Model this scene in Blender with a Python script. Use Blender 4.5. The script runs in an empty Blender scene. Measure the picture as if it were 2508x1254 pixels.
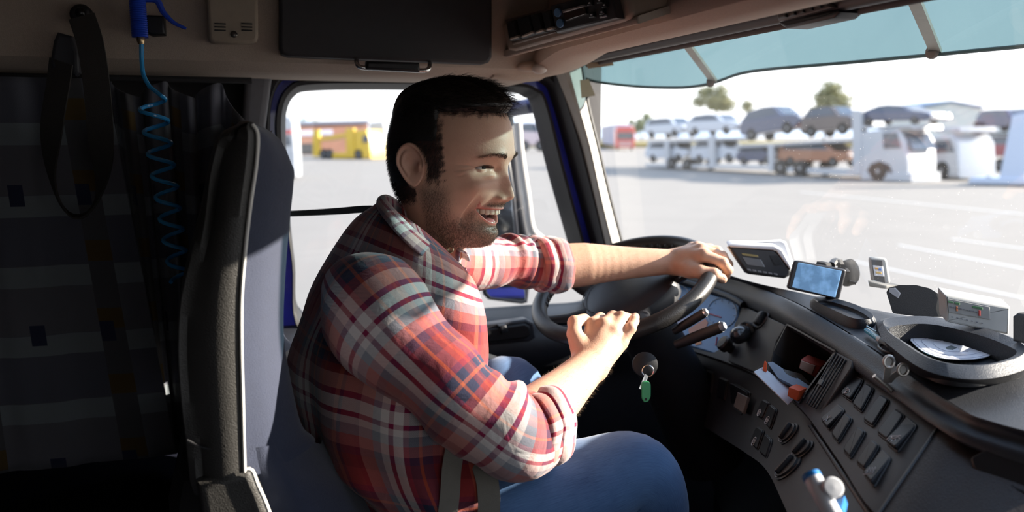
import bpy, bmesh, math, random
import numpy as np
from math import sin, cos, pi, radians, atan, tan, sqrt
from mathutils import Vector, Matrix

S = bpy.context.scene
COL = S.collection
random.seed(7)
RNG = np.random.default_rng(7)

# ------------------------------------------------------------------ camera, sky, sun, exposure
FPX = 2000.0                     # focal length in pixels of the 2508 x 1254 frame
YAW, PITCH = radians(18), atan(299 / 2000)
CAM = np.array([0.0, 0.0, 2.5])  # eye point in the cab: x forward, y to the driver's side, z up from the ground
_cp, _sp = cos(PITCH), sin(PITCH)
RV = np.array([cos(YAW), -sin(YAW), 0.0])
DV = np.array([sin(YAW) * _cp, cos(YAW) * _cp, -_sp])
UV_ = np.cross(RV, DV)
cam = bpy.data.objects.new('camera', bpy.data.cameras.new('camera'))
COL.objects.link(cam)
cam.matrix_world = Matrix(((RV[0], UV_[0], -DV[0], CAM[0]), (RV[1], UV_[1], -DV[1], CAM[1]),
                           (RV[2], UV_[2], -DV[2], CAM[2]), (0, 0, 0, 1)))
cam.data.sensor_width = 36.0
cam.data.lens = 36.0 * FPX / 2508.0
cam.data.clip_start = 0.05
cam.data.clip_end = 2000
cam.data.dof.use_dof = True
cam.data.dof.focus_distance = 1.28
cam.data.dof.aperture_fstop = 3.2
S.camera = cam

S.view_settings.view_transform = 'Standard'
S.view_settings.look = 'None'
S.view_settings.exposure = 0.0
S.view_settings.gamma = 1.0
S.view_settings.use_curve_mapping = False

world = bpy.data.worlds.new('sky')
S.world = world
world.use_nodes = True
_n = world.node_tree.nodes
_l = world.node_tree.links
_n.clear()
_o = _n.new('ShaderNodeOutputWorld')
_b = _n.new('ShaderNodeBackground')
_tc = _n.new('ShaderNodeTexCoord')
_sx = _n.new('ShaderNodeSeparateXYZ')
_r = _n.new('ShaderNodeValToRGB')
_r.color_ramp.elements[0].position = 0.0
_r.color_ramp.elements[0].color = (1.0, 1.0, 1.0, 1)
_r.color_ramp.elements[1].position = 0.7
_r.color_ramp.elements[1].color = (0.50, 0.68, 1.0, 1)
_l.new(_tc.outputs['Generated'], _sx.inputs[0])
_l.new(_sx.outputs['Z'], _r.inputs[0])
_l.new(_r.outputs[0], _b.inputs[0])
_b.inputs[1].default_value = 2.0
_l.new(_b.outputs[0], _o.inputs[0])

SUN_AZ, SUN_EL = radians(-11), radians(20.5)
sd = bpy.data.lights.new('sun', 'SUN')
sd.energy = 17.5
sd.angle = radians(0.6)
sd.color = (1.0, 0.90, 0.77)
sun = bpy.data.objects.new('sun', sd)
COL.objects.link(sun)
_sv = Vector((cos(SUN_EL) * cos(SUN_AZ), cos(SUN_EL) * sin(SUN_AZ), sin(SUN_EL)))
sun.rotation_euler = _sv.to_track_quat('Z', 'Y').to_euler()
sun.location = (12, 4, 8)


# ------------------------------------------------------------------ pixel helpers (author-time measuring of the photograph)
def ray(x, y): return DV + RV * ((x - 1254) / FPX) + UV_ * ((627 - y) / FPX)
def P(x, y, D): return CAM + D * ray(x, y)
def onA(x, y, v, a):
    q = ray(x, y)
    return CAM + q * ((v - CAM[a]) / q[a])
def onX(x, y, v): return onA(x, y, v, 0)
def onY(x, y, v): return onA(x, y, v, 1)
def onZ(x, y, v): return onA(x, y, v, 2)
def onS(x, y, f, lo=0.4, hi=4.0):
    """first point of the pixel's ray where world X exceeds f(Y)"""
    for i in range(40):
        m = 0.5 * (lo + hi)
        p = P(x, y, m)
        if p[0] > f(p[1]): hi = m
        else: lo = m
    return P(x, y, hi)
def A(*p): return np.array(p, float)
def nrm(v):
    v = np.asarray(v, float)
    return v / (np.linalg.norm(v) + 1e-12)


# ------------------------------------------------------------------ splines
def spl(pts, n, closed=False):
    """Catmull-Rom through pts (any dimension), n samples evenly spread over the control points' chord length"""
    p = np.asarray(pts, float)
    if closed:
        q = np.vstack([p[-1], p, p[0], p[1]])
        m = len(p)
    else:
        q = np.vstack([2 * p[0] - p[1], p, 2 * p[-1] - p[-2]])
        m = len(p) - 1
    k = 24
    out = []
    for i in range(m):
        a, b, c, d = q[i], q[i + 1], q[i + 2], q[i + 3]
        t = np.linspace(0, 1, k, endpoint=False)[:, None]
        out.append(0.5 * (2 * b + (c - a) * t + (2 * a - 5 * b + 4 * c - d) * t ** 2 + (3 * b - a - 3 * c + d) * t ** 3))
    out = np.vstack(out + [p[:1] if closed else p[-1:]])
    s = np.r_[0, np.cumsum(np.linalg.norm(np.diff(out, axis=0), axis=1))]
    t = np.linspace(0, s[-1], n, endpoint=not closed)
    return np.stack([np.interp(t, s, out[:, j]) for j in range(out.shape[1])], 1)
def spl_ctl(pts, per, closed=False):
    """Catmull-Rom with a fixed number of samples per control span (so two curves with matching controls pair up)"""
    p = np.asarray(pts, float)
    if closed:
        q = np.vstack([p[-1], p, p[0], p[1]]); m = len(p)
    else:
        q = np.vstack([2 * p[0] - p[1], p, 2 * p[-1] - p[-2]]); m = len(p) - 1
    out = []
    for i in range(m):
        a, b, c, d = q[i], q[i + 1], q[i + 2], q[i + 3]
        t = np.linspace(0, 1, per, endpoint=False)[:, None]
        out.append(0.5 * (2 * b + (c - a) * t + (2 * a - 5 * b + 4 * c - d) * t ** 2 + (3 * b - a - 3 * c + d) * t ** 3))
    if not closed: out.append(p[-1:])
    return np.vstack(out)
def lerp(a, b, t): return a + (b - a) * t
def sstep(a, b, x):
    t = np.clip((x - a) / (b - a), 0, 1)
    return t * t * (3 - 2 * t)


# ------------------------------------------------------------------ materials (all procedural)
MATS = {}
def mat(name, col, rough=0.6, metal=0.0, var=0.12, vscale=60.0, bump=0.0, bscale=300.0, spec=0.5, coat=0.0, sheen=0.0, sss=0.0, emis=None, voronoi=False):
    if name in MATS: return MATS[name]
    m = bpy.data.materials.new(name)
    m.use_nodes = True
    N, L = m.node_tree.nodes, m.node_tree.links
    b = N['Principled BSDF']
    b.inputs['Roughness'].default_value = rough
    b.inputs['Metallic'].default_value = metal
    b.inputs['Specular IOR Level'].default_value = spec
    b.inputs['Coat Weight'].default_value = coat
    b.inputs['Sheen Weight'].default_value = sheen
    tc = N.new('ShaderNodeTexCoord')
    nz = N.new('ShaderNodeTexNoise')
    nz.inputs['Scale'].default_value = vscale
    nz.inputs['Detail'].default_value = 4
    L.new(tc.outputs['Object'], nz.inputs['Vector'])
    mx = N.new('ShaderNodeMix'); mx.data_type = 'RGBA'
    c = (*col, 1)
    mx.inputs[6].default_value = tuple(x * (1 - var) for x in col) + (1,)
    mx.inputs[7].default_value = tuple(min(1, x * (1 + var)) for x in col) + (1,)
    L.new(nz.outputs[0], mx.inputs[0])
    L.new(mx.outputs[2], b.inputs['Base Color'])
    if bump:
        if voronoi:
            n2 = N.new('ShaderNodeTexVoronoi'); n2.feature = 'SMOOTH_F1'
        else:
            n2 = N.new('ShaderNodeTexNoise'); n2.inputs['Detail'].default_value = 3
        n2.inputs['Scale'].default_value = bscale
        L.new(tc.outputs['Object'], n2.inputs['Vector'])
        bp = N.new('ShaderNodeBump')
        bp.inputs['Strength'].default_value = bump
        bp.inputs['Distance'].default_value = 0.002
        L.new(n2.outputs[0], bp.inputs['Height'])
        L.new(bp.outputs[0], b.inputs['Normal'])
    if sss:
        b.inputs['Subsurface Weight'].default_value = sss
        b.inputs['Subsurface Radius'].default_value = (0.012, 0.005, 0.003)
        b.inputs['Subsurface Scale'].default_value = 1.0
    if emis:
        b.inputs['Emission Color'].default_value = (*emis[0], 1)
        b.inputs['Emission Strength'].default_value = emis[1]
    MATS[name] = m
    return m

def glassmat(name, tint, refl=0.08, dirt=0.0, rough=0.0, dirtcol=(0.8, 0.8, 0.78), dscale=4.0, specks=0.0):
    """thin glass: lets light straight through with a tint, mirrors a little, may carry dust that scatters light"""
    m = bpy.data.materials.new(name); m.use_nodes = True
    N, L = m.node_tree.nodes, m.node_tree.links
    N.clear()
    o = N.new('ShaderNodeOutputMaterial')
    t = N.new('ShaderNodeBsdfTransparent'); t.inputs[0].default_value = (*tint, 1)
    g = N.new('ShaderNodeBsdfGlossy'); g.inputs['Roughness'].default_value = rough
    f = N.new('ShaderNodeLayerWeight'); f.inputs['Blend'].default_value = 0.25
    mm = N.new('ShaderNodeMath'); mm.operation = 'MULTIPLY_ADD'
    mm.inputs[1].default_value = 0.5; mm.inputs[2].default_value = refl * 0.4
    L.new(f.outputs['Fresnel'], mm.inputs[0])
    m1 = N.new('ShaderNodeMath'); m1.operation = 'MINIMUM'; m1.inputs[1].default_value = refl * 2
    L.new(mm.outputs[0], m1.inputs[0])
    x = N.new('ShaderNodeMixShader')
    L.new(m1.outputs[0], x.inputs[0]); L.new(t.outputs[0], x.inputs[1]); L.new(g.outputs[0], x.inputs[2])
    last = x
    if dirt or specks:
        tc = N.new('ShaderNodeTexCoord')
        nz = N.new('ShaderNodeTexNoise'); nz.inputs['Scale'].default_value = dscale; nz.inputs['Detail'].default_value = 8
        L.new(tc.outputs['Object'], nz.inputs['Vector'])
        mr = N.new('ShaderNodeMapRange'); mr.inputs[1].default_value = 0.3; mr.inputs[2].default_value = 0.75
        mr.inputs[3].default_value = dirt * 0.5; mr.inputs[4].default_value = dirt * 1.5
        L.new(nz.outputs[0], mr.inputs[0])
        fac = mr.outputs[0]
        if specks:
            v = N.new('ShaderNodeTexVoronoi'); v.inputs['Scale'].default_value = 130
            L.new(tc.outputs['Object'], v.inputs['Vector'])
            lt = N.new('ShaderNodeMath'); lt.operation = 'LESS_THAN'; lt.inputs[1].default_value = 0.09
            L.new(v.outputs['Distance'], lt.inputs[0])
            nz2 = N.new('ShaderNodeTexNoise'); nz2.inputs['Scale'].default_value = 2.5
            L.new(tc.outputs['Object'], nz2.inputs['Vector'])
            gt = N.new('ShaderNodeMapRange'); gt.inputs[1].default_value = 0.5; gt.inputs[2].default_value = 0.65; gt.inputs[4].default_value = specks
            L.new(nz2.outputs[0], gt.inputs[0])
            ml = N.new('ShaderNodeMath'); ml.operation = 'MULTIPLY'
            L.new(lt.outputs[0], ml.inputs[0]); L.new(gt.outputs[0], ml.inputs[1])
            ad = N.new('ShaderNodeMath'); ad.operation = 'ADD'
            L.new(fac, ad.inputs[0]); L.new(ml.outputs[0], ad.inputs[1])
            fac = ad.outputs[0]
        tr = N.new('ShaderNodeBsdfTranslucent'); tr.inputs[0].default_value = (*dirtcol, 1)
        x2 = N.new('ShaderNodeMixShader')
        L.new(fac, x2.inputs[0]); L.new(last.outputs[0], x2.inputs[1]); L.new(tr.outputs[0], x2.inputs[2])
        last = x2
    L.new(last.outputs[0], o.inputs[0])
    MATS[name] = m
    return m


# ------------------------------------------------------------------ mesh building
class MB:
    """collects shapes; build() links them as ONE mesh object"""
    def __init__(s):
        s.v, s.f, s.m, s.uv, s.n, s.sm = [], [], [], {}, 0, []
    def add(s, verts, faces, mi=0, uvs=None, smooth=True):
        verts = np.asarray(verts, float)
        o = s.n
        s.v.append(verts); s.n += len(verts)
        for i, f in enumerate(faces):
            if uvs is not None: s.uv[len(s.f)] = uvs[i]
            s.f.append(tuple(int(k) + o for k in f)); s.m.append(mi); s.sm.append(smooth)
        return s
    def bm(s, b, mi=0, M=None, smooth=True):
        b.verts.index_update()
        vs = [(M @ v.co if M is not None else v.co)[:] for v in b.verts]
        s.add(vs, [[v.index for v in f.verts] for f in b.faces], mi, None, smooth)
        b.free()
        return s
    def box(s, M, sx, sy, sz, bev=0.0, mi=0, seg=2):
        """box of full size sx,sy,sz centred on frame M (4x4 or a point)"""
        if not isinstance(M, Matrix): M = Matrix.Translation(Vector(M))
        b = bmesh.new()
        bmesh.ops.create_cube(b, size=1.0)
        for v in b.verts: v.co = Vector((v.co.x * sx, v.co.y * sy, v.co.z * sz))
        if bev > 0:
            bmesh.ops.bevel(b, geom=list(b.edges), offset=min(bev, 0.49 * min(sx, sy, sz)), segments=seg, profile=0.5, affect='EDGES')
        return s.bm(b, mi, M)
    def grid(s, G, mi=0, uv=None, close_u=False, flip=False):
        """G: m x n x 3 array of points"""
        G = np.asarray(G, float)
        m, n = G.shape[:2]
        fs, us = [], []
        for i in range(m - 1):
            for j in range(n if close_u else n - 1):
                j2 = (j + 1) % n
                q = (i * n + j, i * n + j2, (i + 1) * n + j2, (i + 1) * n + j)
                if flip: q = q[::-1]
                fs.append(q)
                if uv is not None:
                    jn = j + 1
                    c = (uv[i][j], uv[i][jn], uv[i + 1][jn], uv[i + 1][j])
                    us.append(c[::-1] if flip else c)
        return s.add(G.reshape(-1, 3), fs, mi, us if uv is not None else None)
    def loft(s, rings, caps=True, mi=0, uv=None, cap_mi=None):
        R = np.asarray(rings, float)
        m, n = R.shape[:2]
        s.grid(R, mi, uv, close_u=True)
        if caps:
            o = s.n
            for i, fl in ((0, True), (m - 1, False)):
                idx = list(range(n))
                s.add(R[i], [idx[::-1] if fl else idx], mi if cap_mi is None else cap_mi)
        return s
    def tube(s, path, rad, n=10, closed=False, caps=True, mi=0, flat=1.0, up=None):
        p = np.asarray(path, float)
        m = len(p)
        rad = np.full(m, rad) if np.isscalar(rad) else np.asarray(rad, float)
        if closed: t = np.roll(p, -1, 0) - np.roll(p, 1, 0)
        else: t = np.gradient(p, axis=0)
        t /= np.linalg.norm(t, axis=1)[:, None] + 1e-12
        ref = np.array(up if up is not None else ((0, 0, 1) if abs(t[0][2]) < 0.9 else (1, 0, 0)), float)
        rings = []
        a = np.linspace(0, 2 * pi, n, endpoint=False)
        for i in range(m):
            e1 = ref - t[i] * (ref @ t[i])
            if np.linalg.norm(e1) < 1e-6: e1 = np.cross(t[i], (1, 0, 0))
            e1 = nrm(e1)
            if up is None: ref = e1
            e2 = np.cross(t[i], e1)
            rings.append(p[i] + rad[i] * (np.cos(a)[:, None] * e1 + flat * np.sin(a)[:, None] * e2))
        if closed: rings.append(rings[0])
        return s.loft(rings, caps and not closed, mi)
    def strap(s, path, width_dir, w, th=0.002, mi=0):
        """flat webbing along path; width_dir one vector or one per point"""
        p = np.asarray(path, float)
        wd = np.asarray(width_dir, float)
        if wd.ndim == 1: wd = np.tile(wd, (len(p), 1))
        t = np.gradient(p, axis=0)
        rings = []
        for i in range(len(p)):
            x = nrm(wd[i] - nrm(t[i]) * (wd[i] @ nrm(t[i])))
            nn = np.cross(nrm(t[i]), x)
            rings.append([p[i] + x * w / 2 + nn * th / 2, p[i] + x * w / 2 - nn * th / 2, p[i] - x * w / 2 - nn * th / 2, p[i] - x * w / 2 + nn * th / 2])
        return s.loft(rings, True, mi)
    def slab(s, outline, ext, bev=0.0, mi=0, seg=3):
        """outline: closed polygon of 3-D points (front face); ext: vector from the front to the back; rounded front edge"""
        o = np.asarray(outline, float); ext = np.asarray(ext, float)
        c = o.mean(0)
        e1 = np.roll(o, -1, 0) - o
        e0 = o - np.roll(o, 1, 0)
        nn = nrm(sum(np.cross(o[i] - c, o[(i + 1) % len(o)] - c) for i in range(len(o))))
        def inset(q, d):
            a = np.array([nrm(v) for v in e0]); b = np.array([nrm(v) for v in e1])
            na, nb = np.cross(nn, a), np.cross(nn, b)
            mm = na + nb
            k = (mm * na).sum(1)
            return q + d * mm / np.maximum(k, 0.35)[:, None]
        h = np.linalg.norm(ext)
        ed = ext / h
        rings = [o + ext]
        if bev > 0:
            for i in range(seg + 1):
                t = i / seg * pi / 2
                rings.append(inset(o, bev * (1 - cos(t))) + ed * bev * (1 - sin(t)))
        else:
            rings.append(o)
        if (nn @ ext) > 0: rings = [r[::-1] for r in rings]
        return s.loft(rings, True, mi)
    def lathe(s, prof, M, n=24, mi=0):
        """prof: (r, z) pairs in frame M"""
        a = np.linspace(0, 2 * pi, n, endpoint=False)
        M = np.array(M)
        rings = []
        for r_, z_ in prof:
            q = np.stack([r_ * np.cos(a), r_ * np.sin(a), np.full(n, z_)], 1)
            rings.append(q @ M[:3, :3].T + M[:3, 3])
        return s.loft(rings, True, mi)
    def ell(s, M, rx, ry, rz, nu=24, nv=14, mi=0):
        if not isinstance(M, Matrix): M = Matrix.Translation(Vector(M))
        M = np.array(M)
        rings = []
        for i in range(nv + 1):
            t = pi * (i / nv) * 0.998 + 0.001 * pi
            a = np.linspace(0, 2 * pi, nu, endpoint=False)
            q = np.stack([rx * sin(t) * np.cos(a), ry * sin(t) * np.sin(a), np.full(nu, -rz * cos(t))], 1)
            rings.append(q @ M[:3, :3].T + M[:3, 3])
        return s.loft(rings, True, mi)
    def build(s, name, mats, parent=None, smooth=True, sharp=40):
        V = np.vstack(s.v)
        if parent is None:
            org = np.array([(V[:, 0].min() + V[:, 0].max()) / 2, (V[:, 1].min() + V[:, 1].max()) / 2, V[:, 2].min()])
        else:
            org = ORG[parent.name]
        me = bpy.data.meshes.new(name)
        me.from_pydata((V - org).tolist(), [], s.f)
        if not isinstance(mats, (list, tuple)): mats = [mats]
        for m in mats: me.materials.append(m)
        me.polygons.foreach_set('material_index', s.m)
        if smooth:
            me.polygons.foreach_set('use_smooth', [True] * len(s.f))
        if s.uv:
            lay = me.uv_layers.new(name='UVMap')
            for i, p in enumerate(me.polygons):
                if i in s.uv:
                    for k, li in enumerate(p.loop_indices): lay.data[li].uv = s.uv[i][k]
        me.update()
        if smooth and sharp:
            me.set_sharp_from_angle(angle=radians(sharp))
        o = bpy.data.objects.new(name, me)
        COL.objects.link(o)
        if parent is None:
            o.location = Vector(org)
        else:
            o.parent = parent
        ORG[o.name] = org
        return o

ORG = {}
def tag(o, label=None, cat=None, group=None, kind=None):
    if label: o['label'] = label
    if cat: o['category'] = cat
    if group: o['group'] = group
    if kind: o['kind'] = kind
    return o
def thing(name, label, cat, loc, group=None):
    o = bpy.data.objects.new(name, None)
    COL.objects.link(o)
    o.empty_display_size = 0.1
    o.location = Vector(loc)
    ORG[o.name] = np.array(loc, float)
    return tag(o, label, cat, group)
def struct(o): return tag(o, kind='structure')
def copy_tree(o, parent=None):
    c = o.copy(); COL.objects.link(c); c.parent = parent
    ORG[c.name] = ORG.get(o.name, np.zeros(3))
    for ch in list(o.children): copy_tree(ch, c)
    return c
def frame(o, x, y=None, z=None):
    """4x4 frame at o with x axis along x and y axis as near y as possible"""
    x = nrm(x)
    if z is not None:
        z = nrm(np.asarray(z) - x * (np.asarray(z) @ x)); y = np.cross(z, x)
    else:
        y = nrm(np.asarray(y) - x * (np.asarray(y) @ x)); z = np.cross(x, y)
    return Matrix(((x[0], y[0], z[0], o[0]), (x[1], y[1], z[1], o[1]), (x[2], y[2], z[2], o[2]), (0, 0, 0, 1)))
def mpt(M, x, y, z): return np.array(M @ Vector((x, y, z)))
def rrect(w, h, r, n=5):
    out = []
    for cx, cy, a0 in ((w / 2 - r, h / 2 - r, 0), (-w / 2 + r, h / 2 - r, 90), (-w / 2 + r, -h / 2 + r, 180), (w / 2 - r, -h / 2 + r, 270)):
        for i in range(n + 1):
            a = radians(a0 + 90 * i / n)
            out.append((cx + r * cos(a), cy + r * sin(a)))
    return out
def on_frame(M, pts2, z=0.0): return np.array([mpt(M, a, b, z) for a, b in pts2])

# shared surfaces
M_BLACK = mat('black_plastic', (0.012, 0.012, 0.014), 0.45, bump=0.15, bscale=900)
M_DASH = mat('dark_dash_plastic', (0.020, 0.021, 0.026), 0.42, bump=0.2, bscale=900, voronoi=True)
M_DASHTOP = mat('grained_dash_top', (0.021, 0.0235, 0.030), 0.44, bump=0.28, bscale=1000, voronoi=True)
M_PANEL = mat('switch_panel_plastic', (0.016, 0.015, 0.017), 0.52, bump=0.1, bscale=900)
M_RUBBER = mat('window_rubber', (0.016, 0.016, 0.018), 0.55)
M_BEIGE = mat('beige_headliner', (0.50, 0.41, 0.335), 0.85, bump=0.4, bscale=700, vscale=300)
M_BEIGEP = mat('beige_plastic', (0.46, 0.37, 0.29), 0.5, bump=0.08, bscale=600)
M_GREYTRIM = mat('pale_pillar_trim', (0.42, 0.40, 0.36), 0.6, bump=0.15, bscale=500)
M_DGREY = mat('dark_grey_trim', (0.034, 0.033, 0.036), 0.7, bump=0.15, bscale=500)
M_BLUE = mat('blue_body_paint', (0.03, 0.045, 0.60), 0.3, coat=0.5)
M_CHROME = mat('polished_metal', (0.75, 0.74, 0.72), 0.22, metal=1.0)
M_WEB = mat('dark_webbing', (0.045, 0.041, 0.037), 0.75, bump=0.4, bscale=900)
M_WHITEP = mat('white_plastic', (0.72, 0.73, 0.76), 0.4)
M_TAN = mat('tan_label', (0.30, 0.22, 0.14), 0.7)
# ================================================================== the cab shell
WY = 2.0            # inner face of the driver's door wall
SY = 1.6            # front face of the side shelf over the door

def curtainmat():
    m = bpy.data.materials.new('checked_curtain_cloth'); m.use_nodes = True
    N, L = m.node_tree.nodes, m.node_tree.links
    b = N['Principled BSDF']; b.inputs['Roughness'].default_value = 0.85; b.inputs['Sheen Weight'].default_value = 0.2
    uv = N.new('ShaderNodeUVMap'); sp = N.new('ShaderNodeSeparateXYZ'); L.new(uv.outputs[0], sp.inputs[0])
    def mth(op, a, bb=None, c=None):
        n = N.new('ShaderNodeMath'); n.operation = op
        for i, v in enumerate((a, bb, c)):
            if v is None: continue
            if isinstance(v, (int, float)): n.inputs[i].default_value = v
            else: L.new(v, n.inputs[i])
        return n.outputs[0]
    def band(x, per, off, w):
        f = mth('FRACT', mth('DIVIDE', mth('ADD', x, off), per))
        return mth('LESS_THAN', f, w)
    u, v = sp.outputs[0], sp.outputs[1]
    def mix(fac, c1, c2):
        n = N.new('ShaderNodeMix'); n.data_type = 'RGBA'
        L.new(fac, n.inputs[0])
        for i, c in ((6, c1), (7, c2)):
            if isinstance(c, tuple): n.inputs[i].default_value = (*c, 1)
            else: L.new(c, n.inputs[i])
        return n.outputs[2]
    base = mix(band(v, 0.26, 0.13, 0.5), (0.13, 0.13, 0.15), (0.10, 0.105, 0.135))
    c = mix(band(v, 0.13, 0.04, 0.30), base, (0.20, 0.225, 0.245))
    strip = band(u, 0.21, 0.075, 0.19)
    c = mix(strip, c, (0.085, 0.085, 0.092))
    c = mix(mth('MULTIPLY', strip, band(v, 0.13, -0.005, 0.30)), c, (0.11, 0.07, 0.02))
    nav = band(u, 0.105, -0.030, 0.22)
    c = mix(mth('MULTIPLY', nav, band(v, 0.26, 0.02, 0.15)), c, (0.02, 0.025, 0.06))
    L.new(c, b.inputs['Base Color'])
    tc = N.new('ShaderNodeTexCoord'); nz = N.new('ShaderNodeTexNoise'); nz.inputs['Scale'].default_value = 900
    L.new(tc.outputs['Object'], nz.inputs['Vector'])
    bp = N.new('ShaderNodeBump'); bp.inputs['Strength'].default_value = 0.3; bp.inputs['Distance'].default_value = 0.001
    L.new(nz.outputs[0], bp.inputs['Height']); L.new(bp.outputs[0], b.inputs['Normal'])
    return m

# --- driver's door: closed loops round the window, from the glass outwards
LG = [(742, 768), (722, 640), (706, 480), (700, 330), (703, 270), (722, 235), (760, 222), (900, 219), (1100, 221), (1250, 225), (1290, 236), (1310, 262), (1350, 420), (1398, 590), (1434, 715), (1430, 742), (1300, 752), (1100, 766), (900, 775)]
LS = [(735, 812), (714, 640), (692, 480), (674, 330), (680, 255), (705, 212), (750, 196), (900, 193), (1100, 196), (1262, 202), (1310, 215), (1338, 250), (1382, 420), (1428, 590), (1470, 735), (1470, 772), (1300, 785), (1100, 797), (900, 805)]
LB = [(680, 870), (668, 640), (664, 480), (661, 330), (666, 250), (690, 200), (740, 186), (900, 184), (1100, 187), (1270, 192), (1330, 205), (1355, 250), (1402, 420), (1449, 590), (1500, 745), (1500, 800), (1300, 812), (1100, 822), (900, 830)]
LT = [(640, 980), (625, 640), (632, 480), (636, 330), (645, 240), (668, 178), (720, 155), (900, 150), (1100, 155), (1290, 160), (1370, 178), (1392, 240), (1440, 420), (1490, 590), (1550, 750), (1550, 830), (1300, 850), (1100, 860), (900, 870)]
def loop(pts, y): return np.array([onY(a, b, y) for a, b in spl_ctl(pts, 6, closed=True)])
lg, ls0, lb, lt = loop(LG, 2.05), loop(LS, 2.0), loop(LB, 2.0), loop(LT, 1.97)
def band_mesh(name, loops, m, parent=None):
    b = MB()
    rr = [np.vstack([l]) for l in loops]
    b.grid(np.array(rr), close_u=True)
    return b.build(name, m, parent)
door = thing('door_1', None, None, (0.5, WY, 1.35)); struct(door)
mid = (lg + ls0) / 2 + A(0, -0.035, 0)
band_mesh('window_seal', [lg + A(0, 0.03, 0), lg, lg + (ls0 - lg) * .12 + A(0, -.02, 0), mid, lg + (ls0 - lg) * .88 + A(0, -.02, 0), ls0, ls0 + A(0, 0.03, 0)], M_RUBBER, door)
band_mesh('painted_frame', [ls0 + A(0, 0.012, 0), lb + A(0, 0.012, 0), lb + A(0, 0.04, 0)], M_BLUE, door)
band_mesh('door_trim', [lb + A(0, 0.03, 0), lb + A(0, -0.01, 0), lb + (lt - lb) * .25 + A(0, -.03, 0), lt + A(0, -.0, 0), lt + A(0, .06, 0)], M_DGREY, door)
# lower door panel with a ledge, a pocket and a small latch
b = MB()
prof = [(2.02, 2.02), (1.93, 2.01), (1.88, 1.99), (1.865, 1.96), (1.87, 1.91), (1.90, 1.86), (1.91, 1.80), (1.92, 1.35)]
xs = np.linspace(0.05, 1.24, 24)
b.grid(np.array([[(x, y, z + 0.02) for y, z in spl(prof, 30)] for x in xs]), flip=True)
b.build('door_panel', mat('door_panel_plastic', (0.022, 0.024, 0.030), 0.45, bump=0.15, bscale=600), door)
b = MB()
pk = [onY(x, y, 1.865) for x, y in ((1165, 800), (1290, 782), (1308, 792), (1312, 828), (1296, 838), (1170, 850))]
b.slab(pk, A(0, 0.03, 0), 0.006)
pocket = b.build('door_pocket', mat('pocket_plastic', (0.03, 0.033, 0.042), 0.4), door)
b = MB()
b.slab([onY(x, y, 1.855) for x, y in ((1172, 812), (1286, 793), (1298, 800), (1300, 822), (1288, 829), (1174, 842))], A(0, 0.02, 0), 0.004)
b.build('pocket_recess', M_BLACK, pocket)
b = MB()
b.slab([onY(x, y, 1.85) for x, y in ((1222, 798), (1240, 795), (1246, 812), (1228, 820))], A(0, 0.02, 0), 0.005)
b.build('latch', M_DASHTOP, pocket)

M_SIDEGLASS = glassmat('side_glass', (0.96, 0.97, 0.97), 0.06, dirt=0.02)
b = MB(); b.add(lg + A(0, 0.012, 0), [list(range(len(lg)))], smooth=False)
struct(b.build('window_1', M_SIDEGLASS, smooth=False))

# --- body side around the door, rear wall, roof, floor, firewall
b = MB()
far = []
for k, p in enumerate(lt):
    far.append(p + A(0, .05, 0))
c = np.mean(far, 0)
outer = []
PB0 = onY(1526, 600, 1.95)
for p in far:
    dx, dz = p[0] - 0.45, p[2] - 2.33
    t = min(1.75 / max(abs(dx), 1e-6), 1.05 / max(abs(dz), 1e-6))
    outer.append((0.45 + dx * t if dx < 0 else min(0.45 + dx * t, PB0[0] - 0.03), WY + 0.04, 2.33 + dz * t))
b.grid(np.array([far, outer]), close_u=True)
struct(b.build('wall_left', M_DGREY))
b = MB(); b.box((-1.3, 0.65, 2.2), 0.04, 2.9, 1.8); struct(b.build('wall_back', M_DGREY))
b = MB()
ro, ri = [(-1.3, 1.3), (1.5, 1.3), (1.5, 3.1), (-1.3, 3.1)], [(0.05, 2.05), (0.92, 2.05), (0.80, 2.62), (0.05, 2.62)]
b.grid(np.array([[(x, -0.84, z) for x, z in ro], [(x, -0.84, z) for x, z in ri], [(x, -0.80, z) for x, z in ri], [(x, -0.80, z) for x, z in ro]]), close_u=True)
struct(b.build('wall_right', M_DGREY, smooth=False))
b = MB(); b.box((0.0, 0.62, 1.28), 2.7, 3.0, 0.05); struct(b.build('floor', mat('cab_floor_mat', (0.012, 0.012, 0.013), 0.8, bump=0.3, bscale=200)))
b = MB(); b.box((-0.28, 0.62, 3.06), 2.2, 3.0, 0.05); struct(b.build('ceiling', M_BEIGE))
b = MB(); b.box((1.25, 0.65, 1.67), 0.04, 2.8, 0.78); struct(b.build('wall_front', M_BLACK))

# --- pillars
b = MB()
e0 = [onY(x, y, 1.97) for x, y in ((1352, 190), (1372, 260), (1400, 360), (1432, 480), (1462, 595), (1492, 705))]
e1 = [onY(x, y, 1.93) for x, y in ((1362, 182), (1392, 260), (1425, 360), (1455, 480), (1482, 595), (1512, 705))]
b.grid(np.array([spl(e0, 30), spl((np.array(e0) + e1) / 2 + A(0, -0.02, 0), 30), spl(e1, 30)]), flip=True)
struct(b.build('trim_1', M_DGREY))
b = MB()
e2 = [onY(x, y, 1.90) for x, y in ((1394, 172), (1418, 260), (1446, 360), (1472, 480), (1500, 595), (1530, 705))]
e3 = [onY(x, y, 1.94) for x, y in ((1422, 160), (1438, 260), (1462, 360), (1490, 480), (1520, 595), (1550, 705))]
b.grid(np.array([spl(e1, 30), spl((np.array(e1) + e2) / 2 + A(0, -.012, 0), 30), spl(e2, 30), spl((np.array(e2) + e3) / 2 + A(0, -.006, 0), 30), spl(e3, 30)]), flip=True)
struct(b.build('trim_2', M_GREYTRIM))
b = MB()
e4 = [np.array(p) + A(0.018, 0.02, 0) for p in e3]
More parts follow.
